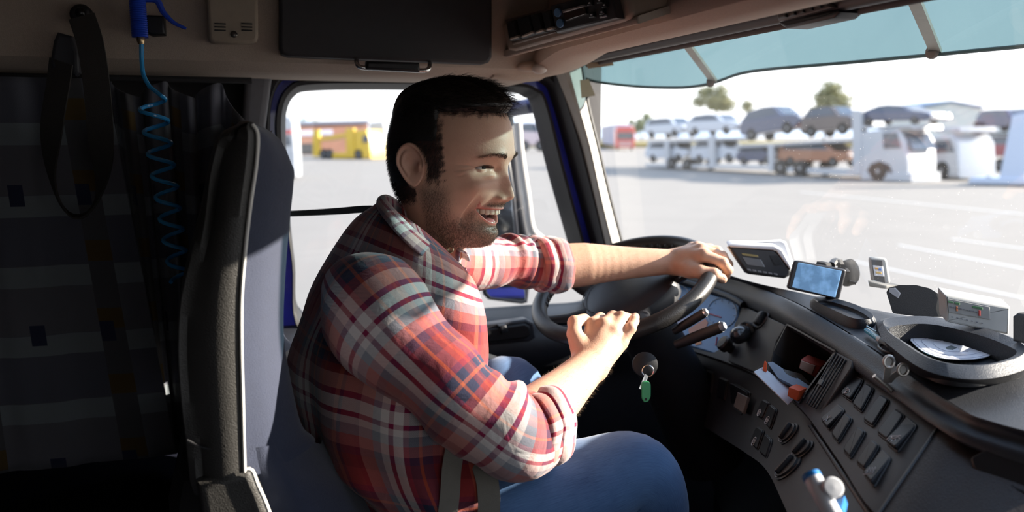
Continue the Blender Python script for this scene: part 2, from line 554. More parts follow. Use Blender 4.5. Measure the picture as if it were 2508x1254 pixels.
b.tube(spl(np.array(e3) + A(0.006, 0.01, 0), 30), 0.007, 8)
struct(b.build('trim_3', M_RUBBER))
b = MB()      # door pillar behind the seat
bp = [onY(x, y, 1.90) for x, y in ((600, 172), (668, 178), (648, 330), (642, 480), (640, 700), (650, 1000), (560, 1000), (575, 600))]
b.slab(bp, A(0, 0.1, 0), 0.015)
struct(b.build('trim_4', mat('pillar_grey', (0.15, 0.15, 0.165), 0.7, bump=0.15, bscale=500)))

# --- windscreen
PB, PT = onY(1526, 600, 1.95), onY(1430, 165, 1.95)
def wbase(y): return PB[0] + 0.17 * (1 - ((y - 0.70) / 1.25) ** 2)
def wtop(y): return PT[0] + 0.15 * (1 - ((y - 0.70) / 1.25) ** 2)
b = MB()
G = []
for y in np.linspace(1.95, -0.6, 30):
    G.append([A(lerp(wbase(y), wtop(y), t), y, lerp(2.17, 2.78, t)) for t in np.linspace(0, 1, 8)])
b.grid(np.array(G))
M_SCREEN = glassmat('windscreen_glass', (0.97, 0.98, 0.98), 0.025, dirt=0.010, specks=0.16)
struct(b.build('window_2', M_SCREEN))

# --- side shelf over the door and the front header
b = MB()
prof = spl([(1.60, 3.05), (1.60, 2.72), (1.602, 2.645), (1.612, 2.625), (1.635, 2.614), (1.70, 2.612), (2.05, 2.625)], 30)
b.grid(np.array([[(x, y, z) for y, z in prof] for x in np.linspace(-1.2, 0.60, 20)]))
struct(b.build('trim_5', M_BEIGE))

# header: profile in (x, z), swept across the cab; its driver-side end turns into the shelf
b = MB()
hp = spl([(0.585, 3.05), (0.585, 2.78), (0.572, 2.71), (0.552, 2.675), (0.554, 2.652), (0.58, 2.640), (0.63, 2.645), (0.68, 2.665), (0.71, 2.69), (0.75, 2.70), (0.92, 2.73)], 40)
def header_ring(y):
    t = sstep(1.40, 1.66, y)
    out = []
    for x, z in hp:
        out.append((x + 0.015 * t, y, z - 0.02 * t * float(sstep(2.9, 2.7, z))))
    return out
b.grid(np.array([header_ring(y) for y in np.linspace(1.97, -0.75, 60)]))
struct(b.build('trim_6', M_BEIGE))
b = MB()      # rounded corner under the header end, above the pillar
cp = [onY(x, y, 1.62) for x, y in ((1205, 150), (1205, 193), (1260, 198), (1330, 192), (1385, 172), (1420, 148), (1400, 110), (1300, 100))]
b.slab(cp, A(0.02, 0.36, 0), 0.012)
struct(b.build('trim_7', M_BEIGE))

# --- the console in the header: bezel, four rockers; the recorder beside it is its own thing
HX = 0.53
def ph(x, y, X=HX): return onX(x, y, X)
con = thing('overhead_console', 'beige overhead console bezel with four black rocker switches above the windscreen corner', 'console', ph(1400, 100))
out = [(1228, 62), (1236, 52), (1500, -18), (1530, -22), (1540, -12), (1546, 30), (1540, 50), (1525, 58), (1262, 128), (1244, 126)]
b = MB(); b.slab([ph(x, y, HX - .03) for x, y in out], A(0.10, 0, 0.02), 0.008)
b.build('bezel', M_BEIGEP, con)
b = MB(); b.slab([ph(x, y, HX - .027) for x, y in ((1208, 130), (1560, 40), (1560, 60), (1240, 142))], A(0.06, 0, 0.02), 0.004)
b.build('shadow_lip', M_BEIGE, con)
b = MB(); b.slab([ph(x, y, HX - .034) for x, y in ((1236, 48), (1346, 18), (1360, 80), (1254, 110))], A(0.02, 0, 0), 0.003)
b.build('switch_frame', mat('brown_switch_frame', (0.20, 0.15, 0.115), 0.5), con)
for q in (((1239, 53), (1258, 48), (1270, 94), (1246, 100)), ((1264, 44), (1295, 36), (1307, 83), (1275, 94)), ((1297, 36), (1318, 31), (1331, 78), (1309, 84)), ((1325, 29), (1343, 24), (1354, 73), (1336, 77))):
    b = MB(); b.slab([ph(x, y, HX - .045) for x, y in q], A(0.03, 0, 0), 0.004)
    s_ = b.build('rocker_switch', M_BLACK, con)
    (x3, y3), (x4, y4) = q[2], q[3]
    b = MB(); b.slab([ph(x, y, HX - .048) for x, y in ((x4 + 2, y4 - 3), (x3 - 2, y3 - 3), (x3 - 3, y3 - 8), (x4 + 3, y4 - 8))], A(0.01, 0, 0), 0.001)
    b.build('switch_mark', M_BEIGEP, s_)
rec = thing('trip_recorder', 'black slot-in trip recorder with small display and two round blue stickers', 'recorder', ph(1420, 50))
b = MB(); b.slab([ph(x, y, HX - .042) for x, y in ((1347, 13), (1495, -25), (1510, 45), (1362, 82))], A(0.05, 0, 0), 0.004)
fc = b.build('face_plate', mat('recorder_face', (0.045, 0.043, 0.045), 0.45), rec)
b = MB(); b.slab([ph(x, y, HX - .046) for x, y in ((1378, 28), (1428, 12), (1434, 34), (1384, 52))], A(0.02, 0, 0), 0.002)
b.build('display', mat('dark_display', (0.05, 0.035, 0.025), 0.2), rec)
b = MB(); b.slab([ph(x, y, HX - .049) for x, y in ((1376, 25), (1428, 11), (1428, 16), (1378, 31))], A(0.01, 0, 0), 0.001)
b.build('display_edge', mat('display_edge_grey', (0.30, 0.28, 0.26), 0.4), rec)
for cx, cy in ((1364, 31), (1370, 57)):
    pts = [ph(cx + 8 * cos(a), cy + 11 * sin(a), HX - .0445) for a in np.linspace(0, 2 * pi, 20, endpoint=False)]
    b = MB(); b.slab(pts, A(0.004, 0, 0), 0.0005)
    b.build('blue_sticker', mat('blue_sticker_paper', (0.13, 0.30, 0.55), 0.5), rec)['label'] = 'round blue sticker'
for cx, cy in ((1447, 36), (1472, 29), (1442, 7), (1466, 1), (1478, 12)):
    b = MB(); b.slab([ph(cx + dx, cy + dy, HX - .046) for dx, dy in ((-7, -4), (5, -7), (7, 5), (-5, 8))], A(0.008, 0, 0), 0.0015)
    b.build('button', M_BLACK, rec)
    b = MB(); b.slab([ph(cx + dx, cy + dy, HX - .0475) for dx, dy in ((-1.5, -1), (1.2, -1.6), (1.6, 1.2), (-1.2, 1.8))], A(0.004, 0, 0), 0.0003)
    b.build('button_mark', M_WHITEP, rec)
b = MB()
for i in range(5):
    b.slab([ph(1468 + 3.2 * i + dx, 41 - 0.9 * i + dy, HX - .0445) for dx, dy in ((0, 0), (2, -.6), (2.5, 3), (.5, 3.6))], A(0.003, 0, 0), 0.0003)
b.build('printed_word', M_WHITEP, rec)

# --- roller blind along the windscreen top, with its two latches
rb = thing('roller_blind', 'dark roller sun blind cassette running along the top of the windscreen', 'blind', A(0.76, 0.9, 2.67))
y0, y1 = onX(1412, 138, 0.735)[1], -0.5
b = MB(); b.tube([(0.735, y0, 2.668), (0.735, y1, 2.668)], 0.013, 14)
b.build('tube', mat('blind_tube', (0.045, 0.040, 0.042), 0.5), rb)
b = MB(); b.slab([(0.752, y0 - .01, 2.650), (0.752, y1, 2.650), (0.752, y1, 2.685), (0.752, y0 - .01, 2.685)], A(0.05, 0, 0.01), 0.006)
b.build('cassette', mat('blind_fabric_grey', (0.13, 0.125, 0.12), 0.9, bump=0.4, bscale=600), rb)
for k, (q, rc) in enumerate((((((1347, 136), (1396, 122), (1408, 138), (1362, 153)), ((1370, 151), (1428, 142), (1432, 150), (1424, 158), (1380, 161)))),
              (((1897, 25), (2020, 2), (2035, 18), (1903, 53)), ((1905, 50), (2050, 22), (2056, 30), (2040, 44), (1925, 70), (1910, 62))))):
    b = MB(); b.slab([ph(x, y, 0.715) for x, y in q], A(0.04, 0, 0), 0.005)
    lt_ = b.build('latch', mat('latch_plastic', (0.06, 0.052, 0.052), 0.4), rb)
    b = MB(); b.slab([ph(x, y, 0.725) for x, y in rc], A(0.035, 0, 0), 0.004)
    b.build('latch_recess', M_BLACK, lt_)
    b = MB()
    (xa, ya), (xb, yb) = q[3], q[2]
    for i in range(5):
        t = .15 + .16 * i
        cx, cy = lerp(xa, xb, t), lerp(ya, yb, t) - 9
        b.slab([ph(cx + dx, cy + dy, 0.712) for dx, dy in ((-2, 4), (2, 3), (1, -5), (-3, -4))], A(0.01, 0, 0), 0.001)
    b.build('grip_rib', M_BLACK, lt_)

# --- ceiling lamp / clip under the header corner
cl = thing('reading_lamp', 'small pale swivel lamp under the console by the pillar', 'lamp', onY(1310, 165, 1.58))
b = MB(); b.ell(frame(onY(1300, 163, 1.60), (1, 0, 0.05), (0, 1, 0)), 0.030, 0.02, 0.011)
b.build('lamp_base', M_BEIGEP, cl)
b = MB(); b.ell(frame(onY(1322, 168, 1.575), (1, 0, 0.1), (0, 1, 0)), 0.016, 0.014, 0.011)
b.build('swivel_head', mat('lamp_white', (0.55, 0.5, 0.45), 0.4), cl)

# --- overhead locker door and grab handle
b = MB()
o = [(684, -60), (684, 118), (690, 132), (706, 138), (950, 148), (1185, 157), (1198, 153), (1206, 140), (1206, -60)]
b.slab([onY(x, y, 1.575) for x, y in o], A(0, 0.03, 0), 0.006)
tag(b.build('overhead_locker_door', mat('charcoal_locker_panel', (0.045, 0.043, 0.046), 0.6, bump=0.1, bscale=700)), 'large charcoal locker door panel above the side window', 'locker')
gh = thing('grab_handle', 'metal grab rail with black rubber grip under the charcoal locker door', 'handle', onY(960, 165, 1.56))
pth = [onY(873, 146, 1.60), onY(873, 148, 1.565), onY(875, 158, 1.553), onY(890, 166, 1.55), onY(960, 169, 1.55), onY(1035, 173, 1.55), onY(1050, 168, 1.553), onY(1053, 156, 1.565), onY(1053, 153, 1.60)]
b = MB(); b.tube(spl(pth, 40), 0.0042, 10); b.build('rail', M_CHROME, gh)
b = MB(); b.slab([onY(x, y, 1.540) for x, y in ((898, 149), (1028, 153), (1030, 174), (1026, 177), (900, 170), (896, 166))], A(0, 0.02, 0), 0.005)
b.build('grip', M_BLACK, gh)['label'] = 'black rubber grip'

# --- beige box with vent slots on the shelf
bx = thing('speaker_box', 'beige plastic wall box with two groups of three vent slots', 'box', onY(570, 104, 1.58))
b = MB(); b.slab([onY(x, y, 1.572) for x, y in ((505, -20), (511, 92), (516, 101), (526, 105), (618, 106), (629, 102), (633, 92), (631, -20))], A(0, 0.03, 0), 0.006)
b.build('housing', mat('beige_box_plastic', (0.42, 0.35, 0.27), 0.5), bx)
for x0, x1 in ((525, 553), (591, 618)):
    b = MB()
    for y in (56, 64, 72): b.slab([onY(x, yy, 1.570) for x, yy in ((x0, y), (x1, y + 1), (x1, y + 4), (x0, y + 3))], A(0, 0.004, 0), 0.0003)
    b.build('vent_slots', M_BLACK, bx)
b = MB(); b.ell(onY(573, 84, 1.571), 0.006, 0.002, 0.006); b.build('screw', mat('dull_screw', (0.12, 0.11, 0.1), 0.3, metal=0.8), bx)

# --- blue air gun with coiled hose
M_BGUN = mat('blue_gun_plastic', (0.02, 0.08, 0.62), 0.4)
M_HOSE = mat('blue_hose', (0.04, 0.40, 0.85), 0.22, coat=0.5)
ag = thing('air_blow_gun', 'blue air blow gun with curved trigger and coiled blue hose', 'air gun', onY(345, 60, 1.55))
b = MB()
hp_ = [onY(x, y, 1.545) for x, y in ((335, -30), (337, 10), (340, 50), (343, 92))]
rr = spl(hp_, 46)
b.tube(rr, [0.0125 + (0.0012 if i % 2 else 0) for i in range(46)], 14)
b.build('ribbed_handle', M_BGUN, ag)
b = MB(); b.tube(spl([onY(x, y, 1.545) for x, y in ((340, -2), (362, -4), (385, 2), (400, 30), (425, 55), (456, 70))], 24), np.linspace(.007, .0025, 24), 8)
b.build('trigger', M_BGUN, ag)
b = MB(); b.tube([onY(343, 90, 1.545), onY(345, 97, 1.545), onY(346, 108, 1.545)], [.006, .0075, .005], 10)
b.build('brass_fitting', mat('brass', (0.55, 0.42, 0.25), 0.3, metal=1), ag)['label'] = 'brass hose fitting'
path = [onY(346, 108, 1.545), onY(347, 150, 1.545), onY(352, 185, 1.54), onY(366, 212, 1.53)]
path = list(spl(path, 16))
c0, c1 = onY(370, 236, 1.52), onY(443, 690, 1.52)
nt = 8.6
for t in np.linspace(0, 1, 260):
    a = t * nt * 2 * pi - 0.6
    rr_ = 0.0215 * (1 - .25 * t)
    path.append(lerp(c0, c1, t) + rr_ * (A(1, 0, 0) * cos(a) + A(0, 1, 0) * sin(a)))
b = MB(); b.tube(path, 0.0036, 8); b.build('coiled_hose', M_HOSE, ag)['label'] = 'coiled translucent blue hose'
hc = MB(); hc.slab([onY(x, y, 1.565) for x, y in ((356, 36), (402, 38), (404, 84), (372, 86), (358, 80))], A(0, 0.03, 0), 0.004)
tag(hc.build('gun_holder', M_BLACK), 'black clip on the shelf beside the blue air gun', 'clip')

# --- curtains on a rail under the shelf
M_CURT = curtainmat()
rl = MB(); rl.tube([(-1.0, 1.74, 2.605), (0.02, 1.74, 2.605)], 0.006, 8)
tag(rl.build('curtain_rail', M_DGREY), 'thin curtain rail under the beige shelf edge', 'rail')
def curtain(name, label, xt0, xt1, xb0, xb1, zt, zb, ybase, folds, amp, n=160, droop=0.0, uoff=0.0, flare=None):
    m = 40
    G, U = [], []
    for i in range(m):
        v = i / (m - 1)
        row, ur = [], []
        for j in range(n):
            u = j / (n - 1)
            x = lerp(lerp(xt0, xt1, u), lerp(xb0, xb1, u), v)
            ph_ = 2 * pi * folds * u
            a = amp * (0.6 + 0.4 * sin(3.1 * u + 1.0)) * (1 - 0.25 * v)
            y = ybase + a * (sin(ph_) + 0.35 * sin(2.3 * ph_ + 1.3 + 1.2 * v) + 0.25 * sin(0.41 * ph_ + 2.0 * v))
            x += 0.35 * amp * cos(ph_ + 0.6) * (1 - 0.3 * v)
            z = lerp(zt, zb, v)
            if droop: z -= droop * (0.5 - 0.5 * cos(ph_ * 0.5)) * (1 - v) ** 3
            if flare: x, y, z = flare(u, v, x, y, z)
            row.append((x, y, z)); ur.append((0, 0))
        P_ = np.array(row)
        s = np.r_[0, np.cumsum(np.linalg.norm(np.diff(P_[:, :2], axis=0), axis=1))]
        if i == 0: s0 = s
        ur = [(uoff + s0[j], (zt - zb) * (1 - v)) for j in range(n)]
        G.append(row); U.append(ur)
    b = MB(); b.grid(np.array(G), uv=U)
    o = b.build(name, M_CURT, sharp=0)
    md = o.modifiers.new('thickness', 'SOLIDIFY'); md.thickness = 0.0015; md.offset = 0
    return tag(o, label, 'curtain', 'checked curtains beside the bunk')
curtain('cab_curtain', 'wide flat grey checked curtain at the left, hanging behind the looped belt', -0.62, -0.235, -0.62, -0.155, 2.60, 1.87, 1.68, 3.2, 0.008, uoff=0.03)
def flr(u, v, x, y, z):
    k = max(0.0, (u - 0.72) / 0.28)
    z -= 0.055 * k * (1 - v) ** 4 * (1 + sin(9 * u))
    y -= 0.05 * k * (1 - v) ** 2
    x += 0.03 * k * (1 - v) ** 2
    return x, y, z
curtain('cab_curtain', 'gathered checked curtain hanging in deep folds behind the blue coiled hose', -0.245, 0.03, -0.20, -0.02, 2.60, 1.87, 1.745, 5.5, 0.022, n=220, droop=0.03, uoff=0.3, flare=flr)

# --- belt looped up on a hook at the left
sb = thing('hanging_belt', 'black belt webbing hung in a long loop from a round anchor', 'belt', onY(195, 40, 1.57))
b = MB(); b.slab([onY(195 + 27 * cos(a), 32 + 24 * sin(a), 1.572) for a in np.linspace(0, 2 * pi, 20, endpoint=False)], A(0, 0.028, 0), 0.006)
b.build('anchor', M_BLACK, sb)
b = MB(); b.ell(onY(196, 30, 1.570), 0.008, 0.004, 0.008); b.build('anchor_bolt', mat('dark_bolt', (0.06, 0.06, 0.06), 0.3, metal=1), sb)
b = MB(); b.slab([onY(x, y, 1.555) for x, y in ((140, 78), (176, 88), (192, 130), (193, 178), (184, 186), (126, 168), (122, 150), (130, 100))], A(0, 0.025, 0), 0.006)
b.build('belt_guide', mat('slate_plastic', (0.035, 0.037, 0.045), 0.5), sb)
pts = [(200, 40), (222, 110), (238, 220), (246, 330), (250, 420), (236, 490), (205, 528), (170, 524), (140, 480), (124, 400), (128, 300), (142, 210), (150, 150)]
pp = spl([onY(x, y, 1.545 - 0.02 * sin(i * .5)) for i, (x, y) in enumerate(pts)], 70)
wd = []
for i in range(70):
    t = i / 69
    k = sstep(0.28, 0.52, t) - 0.75 * sstep(0.62, 0.85, t)
    wd.append(nrm(lerp(A(0.95, -0.2, -0.1), A(0.25, -1, 0.1), k)))
b = MB(); b.strap(pp, np.array(wd), 0.042, 0.003); b.build('webbing', M_WEB, sb)

# --- bunk behind the seat
b = MB(); b.box((-0.70, 0.72, 1.64), 1.10, 2.35, 0.36, 0.05)
tag(b.build('bunk_mattress', mat('navy_bunk_cloth', (0.008, 0.009, 0.016), 0.95, bump=0.3, bscale=700, spec=0.05)), 'dark navy bunk mattress behind the seat', 'bunk')

# --- paper tags at the windscreen corner
for q, lb_, Y in (((((1420, 196), (1442, 194), (1458, 234), (1424, 240))), 'small tan paper tag hanging on the pillar below the sun blind', 1.86), (((1436, 154), (1500, 149), (1503, 160), (1440, 168)), 'narrow tan tag strip just under the end of the blind', 1.70)):
    b = MB(); b.slab([onY(x, y, Y) for x, y in q], A(0.001, 0.002, 0), 0.0)
    tag(b.build('paper_tag', M_TAN), lb_, 'tag')

# --- tinted sun visor outside, over the windscreen
def vis(y): return 1.20 - 0.30 * abs((y - 0.70) / 1.25) ** 2.6
M_VIS = glassmat('teal_visor_acrylic', (0.135, 0.225, 0.25), 0.05, dirt=0.04, dirtcol=(0.5, 0.7, 0.75), dscale=2.0)
low = [(1428, 190), (1455, 199), (1500, 206), (1560, 212), (1620, 214.5), (1680, 214), (1730, 207), (1765, 197), (1800, 184), (1840, 175), (1900, 168), (1960, 163), (2080, 153), (2200, 142), (2300, 133), (2400, 123), (2508, 113), (2620, 100), (2800, 80)]
lowp = [onS(x, y, vis) for x, y in spl(low, 80)]
upp = [A(p[0] - 0.05, p[1], 2.90) for p in lowp]
vz = thing('sun_visor', 'long teal tinted sun visor mounted outside over the windscreen', 'visor', A(1.2, 0.7, 2.7))
b = MB()
G = np.array([[lerp(a, c_, t) for t in np.linspace(0, 1, 6)] for a, c_ in zip(lowp, upp)])
b.grid(G); b.build('tinted_panel', M_VIS, vz)
b = MB(); b.tube(lowp, 0.0035, 6); b.build('lower_edge', mat('visor_edge', (0.03, 0.06, 0.06), 0.4), vz)
M_BRKT = mat('grey_bracket', (0.33, 0.31, 0.27), 0.45, metal=0.3)
for (xt, yt), (xb_, yb_) in (((1690, 120), (1748, 198)), ((2250, 25), (2292, 125))):
    pb_ = onS(xb_, yb_, vis); pt_ = onX(xt, yt, pb_[0] - 0.16)
    b = MB(); b.strap(np.array([lerp(pt_, pb_, t) for t in np.linspace(-.3, 1, 8)]), A(0, 1, 0), 0.020, 0.006)
    br = b.build('bracket_arm', M_BRKT, vz)
    b = MB(); b.tube([pb_ + A(-.004, 0, -.002), pb_ + A(-.012, 0, -.002)], 0.012, 10); b.tube([pb_ + A(-.01, 0, 0), pb_ + A(-.01, 0, .014)], [.007, .003], 8)
    b.build('bolt_knob', mat('rusty_knob', (0.10, 0.055, 0.04), 0.6), br)

# --- outside mirror by the driver's door
mr = thing('side_mirror', 'blue-black door mirror on curved arms outside the side window', 'mirror', onY(1240, 720, 2.25))
M_MARM = mat('mirror_arm_black', (0.010, 0.011, 0.018), 0.35)
MY = 2.28
b = MB(); b.tube(spl([onY(x, y, MY) for x, y in ((1180, 283), (1250, 268), (1312, 258), (1340, 255))] + [onY(1362, 250, 2.08)], 14), 0.022, 10); b.build('upper_arm', mat('blue_mirror_arm', (0.008, 0.012, 0.07), 0.35), mr)
b = MB(); b.tube(spl([onY(x, y, MY) for x, y in ((1238, 272), (1248, 350), (1258, 450), (1272, 540), (1284, 600), (1290, 680))], 24), 0.021, 10); b.build('upright_arm', M_MARM, mr)
b = MB(); b.tube(spl([onY(x, y, MY + .12) for x, y in ((1268, 300), (1275, 380), (1290, 480), (1302, 560), (1330, 590))], 24), 0.014, 10); b.build('pale_housing', mat('pale_mirror_back', (0.6, 0.58, 0.55), 0.35), mr)
b = MB(); b.slab([onY(x, y, MY - .03) for x, y in ((1150, 290), (1232, 280), (1262, 470), (1272, 588), (1200, 600), (1160, 560))], A(.02, .06, 0), 0.008)
hs = b.build('mirror_housing', M_MARM, mr)
M_MGLASS = mat('mirror_glass', (0.55, 0.62, 0.72), 0.04, metal=1.0, var=0.0)
b = MB(); b.slab([onY(x, y, MY - .034) for x, y in ((1155, 300), (1226, 292), (1252, 470), (1262, 580), (1205, 590), (1168, 555))], A(0, .006, 0), 0.002); b.build('mirror_pane', M_MGLASS, hs)
b = MB(); b.slab([onY(x, y, MY - .02) for x, y in ((1176, 690), (1186, 680), (1288, 690), (1297, 705), (1292, 742), (1278, 746), (1195, 735), (1182, 722))], A(.02, .06, 0), 0.008)
hs = b.build('wide_mirror_housing', M_MARM, mr)
b = MB(); b.slab([onY(x, y, MY - .026) for x, y in ((1190, 692), (1284, 700), (1288, 734), (1278, 739), (1202, 729), (1192, 718))], A(0, .006, 0), 0.002); b.build('mirror_pane', M_MGLASS, hs)
# ================================================================== dashboard
# columns across the dash, rows: 0 windscreen edge, 1 pad seam, 2 brow crest, 3 top of the panel, 4 foot of the panel, 5 foot of the lower panel
DC = [  # (row0, row1, row2, row3, row4, row5), D of row 2
    ((1505, 612), (1530, 634), (1545, 650), (1556, 672), (1560, 830), (1580, 950)),
    ((1690, 646), (1696, 664), (1706, 680), (1716, 706), (1680, 855), (1686, 1020)),
    ((1840, 690), (1836, 697), (1830, 714), (1832, 752), (1792, 892), (1758, 1066)),
    ((1955, 716), (1945, 738), (1930, 768), (1930, 803), (1880, 935), (1824, 1108)),
    ((2110, 752), (2056, 800), (2032, 826), (2030, 862), (1966, 1006), (1876, 1150)),
    ((2300, 790), (2194, 890), (2160, 912), (2150, 946), (2050, 1122), (1925, 1248)),
    ((2470, 830), (2352, 1000), (2318, 1016), (2290, 1044), (2150, 1262), (1990, 1390)),
    ((2560, 850), (2436, 1036), (2420, 1062), (2404, 1106), (2320, 1320), (2140, 1460)),
    ((2740, 890), (2640, 1090), (2640, 1118), (2630, 1180), (2560, 1420), (2400, 1560)),
]
def dzv(x, y, z): return float((CAM[2] - z) / -ray(x, y)[2])
cols = []
for c in DC:
    d2 = dzv(*c[2], 2.165)
    p0 = onZ(*c[0], 2.19)
    p1 = onZ(*c[1], 2.178)
    d3 = d2 - 0.012
    d4 = d2 - 0.085
    d5 = d4 - 0.015
    p = [p0, p1, P(*c[2], d2), P(*c[3], d3), P(*c[4], d4), P(*c[5], d5)]
    p.append(p[5] + A(0.16, 0.05, -0.10))
    p.append(p[6] + A(0.2, 0.05, -0.5))
    cols.append(p)
cols = np.array(cols)                        # 9 x 8 x 3
PER = 10
rows = [spl_ctl(cols[:, k], PER) for k in range(8)]   # each 81 x 3
NCOL = len(rows[0])
dash = thing('dashboard', 'dark moulded dashboard curving round the driver under the windscreen', 'dashboard', (0.95, 0.8, 1.5))
def strip(ra, rb, n, bulge=0.0, inward=None):
    out = []
    for t in np.linspace(0, 1, n):
        q = lerp(ra, rb, t)
        if bulge: q = q + bulge * sin(pi * t) * inward
        out.append(q)
    return np.array(out)
nrm_out = A(-0.45, -0.35, 0.82)
far_ = rows[0] + A(0.14, 0.03, -0.10)
top_lines = [far_] + list(strip(rows[0], rows[1], 10))
b = MB(); b.grid(np.array(top_lines), flip=False)
TOPPAD = b.build('top_pad', M_DASHTOP, dash)
brow = [rows[1] + A(0, 0, -0.008), rows[1] + A(-.003, -.001, -.001), lerp(rows[1], rows[2], .35) + A(-.002, 0, .006), rows[2] + A(0, 0, .003), lerp(rows[2], rows[3], .5) + A(-.005, -.004, .004), rows[3] + A(.0, .0, .0), rows[3] + A(.012, .006, -.004)]
brow = spl_ctl(np.array(brow).reshape(len(brow), -1), 5).reshape(-1, NCOL, 3)
b = MB(); b.grid(brow)
BROW = b.build('brow_pad', M_DASHTOP, dash)
seamrow = (rows[3] + A(.004, .003, -.002))
HOLE_CUBBY = [(1935, 800), (2046, 862), (1982, 950), (1960, 985), (1862, 905), (1890, 880)]
def inside(pt, poly):
    x, y = pt; c = False
    for i in range(len(poly)):
        (x1, y1), (x2, y2) = poly[i], poly[i - 1]
        if (y1 > y) != (y2 > y) and x < (x2 - x1) * (y - y1) / (y2 - y1) + x1: c = not c
    return c
def proj(p):
    v = np.asarray(p) - CAM; D = v @ DV
    return 1254 + FPX * (v @ RV) / D, 627 - FPX * (v @ UV_) / D
panel = strip(rows[3] + A(.012, .006, -.004), rows[4], 22)
def grid_holes(b, G, holes, sub=1):
    G = np.asarray(G); m, n = G.shape[:2]
    fs = []
    for i in range(m - 1):
        for j in range(n - 1):
            c = (G[i, j] + G[i, j + 1] + G[i + 1, j] + G[i + 1, j + 1]) / 4
            if any(inside(proj(c), h) for h in holes): continue
            fs.append((i * n + j, i * n + j + 1, (i + 1) * n + j + 1, (i + 1) * n + j))
    b.add(G.reshape(-1, 3), fs)
def dense(G, k):
    G = np.asarray(G); m, n = G.shape[:2]
    j = np.linspace(0, n - 1, (n - 1) * k + 1); j0 = np.minimum(j.astype(int), n - 2); t = (j - j0)[None, :, None]
    return G[:, j0] * (1 - t) + G[:, j0 + 1] * t
b = MB(); grid_holes(b, dense(panel[:, :61], 3), [HOLE_CUBBY])
PANEL = b.build('switch_panel', M_PANEL, dash)
step = [rows[4], rows[4] + A(.004, .002, -.006), rows[4] + A(.012, .006, -.004)]
low = strip(rows[4] + A(.012, .006, -.006), rows[5], 14)
b = MB(); b.grid(np.array(step + list(low[1:]) + [rows[5] + A(.02, .01, -.012), rows[6], rows[7]]))
LOWER = b.build('lower_panel', mat('lower_dash_plastic', (0.016, 0.015, 0.017), 0.5, bump=0.1, bscale=700), dash)

from mathutils.bvhtree import BVHTree
def bvh_of(objs):
    vs, fs = [], []
    for o in objs:
        org = ORG[o.name]; k = len(vs)
        vs += [Vector(v.co) + Vector(org) for v in o.data.vertices]
        fs += [[i + k for i in p.vertices] for p in o.data.polygons]
    return BVHTree.FromPolygons(vs, fs)
full = MB(); full.grid(panel)
_pt = BVHTree.FromPolygons([Vector(v) for v in np.vstack(full.v)], full.f)
_tree = bvh_of([TOPPAD, BROW, LOWER])
def hit(x, y, lift=0.0, tree=None):
    o = Vector(CAM); d = Vector(ray(x, y))
    best = None
    for t in ((_tree, _pt) if tree is None else (tree,)):
        h = t.ray_cast(o, d)
        if h[0] is not None and (best is None or h[3] < best[3]): best = h
    if best is None: return P(x, y, 1.1), nrm(-ray(x, y))
    n = np.array(best[1])
    if n @ ray(x, y) > 0: n = -n
    return np.array(best[0]) + n * lift, n
def on_dash(pts, lift=0.0):
    """outline on the dash surface, flattened to its best plane and lifted by lift"""
    q = np.array([hit(x, y)[0] for x, y in pts]); c = q.mean(0)
    n = nrm(sum(np.cross(q[i] - c, q[(i + 1) % len(q)] - c) for i in range(len(q))))
    if n @ (CAM - c) < 0: n = -n
    # keep each outline point on its own sight line, on the plane
    out = []
    for x, y in pts:
        r_ = ray(x, y); t = ((c + n * lift - CAM) @ n) / (r_ @ n)
        out.append(CAM + r_ * t)
    return np.array(out), n
def dslab(name, pts, lift, depth, m, parent, bev=0.002, label=None):
    q, n = on_dash(pts, lift)
    b = MB(); b.slab(q, -n * depth, bev)
    o = b.build(name, m, parent)
    if label: o['label'] = label
    return o
def rounded(pts, r=0.15, k=3):
    """px polygon with rounded corners"""
    out = []
    n = len(pts)
    for i in range(n):
        p, a, c = np.array(pts[i], float), np.array(pts[i - 1], float), np.array(pts[(i + 1) % n], float)
        for t in np.linspace(0, 1, k):
            s_ = p + (a - p) * r * (1 - t) ** 2 + (c - p) * r * t ** 2
            out.append(tuple(s_))
    return out

# passenger-side block: seam line, recess handle
b = MB(); b.grid(panel[:, 60:]); b.build('glovebox_front', mat('leather_grain_dash', (0.026, 0.019, 0.018), 0.45, bump=0.3, bscale=900, voronoi=True), dash)
b = MB(); b.tube([p + nrm(CAM - p) * .0005 for p in panel[:, 60]], .0022, 6); b.build('panel_seam', M_BLACK, dash)
dslab('glovebox_recess', rounded([(2376, 1120), (2420, 1098), (2560, 1130), (2600, 1200), (2480, 1190), (2385, 1150)], .2), 0.002, 0.01, M_BLACK, dash, 0.002)
dslab('trim_seam', [(2250, 1104), (2258, 1100), (2520, 1204), (2520, 1211)], 0.002, 0.006, M_BLACK, dash, 0.0005)

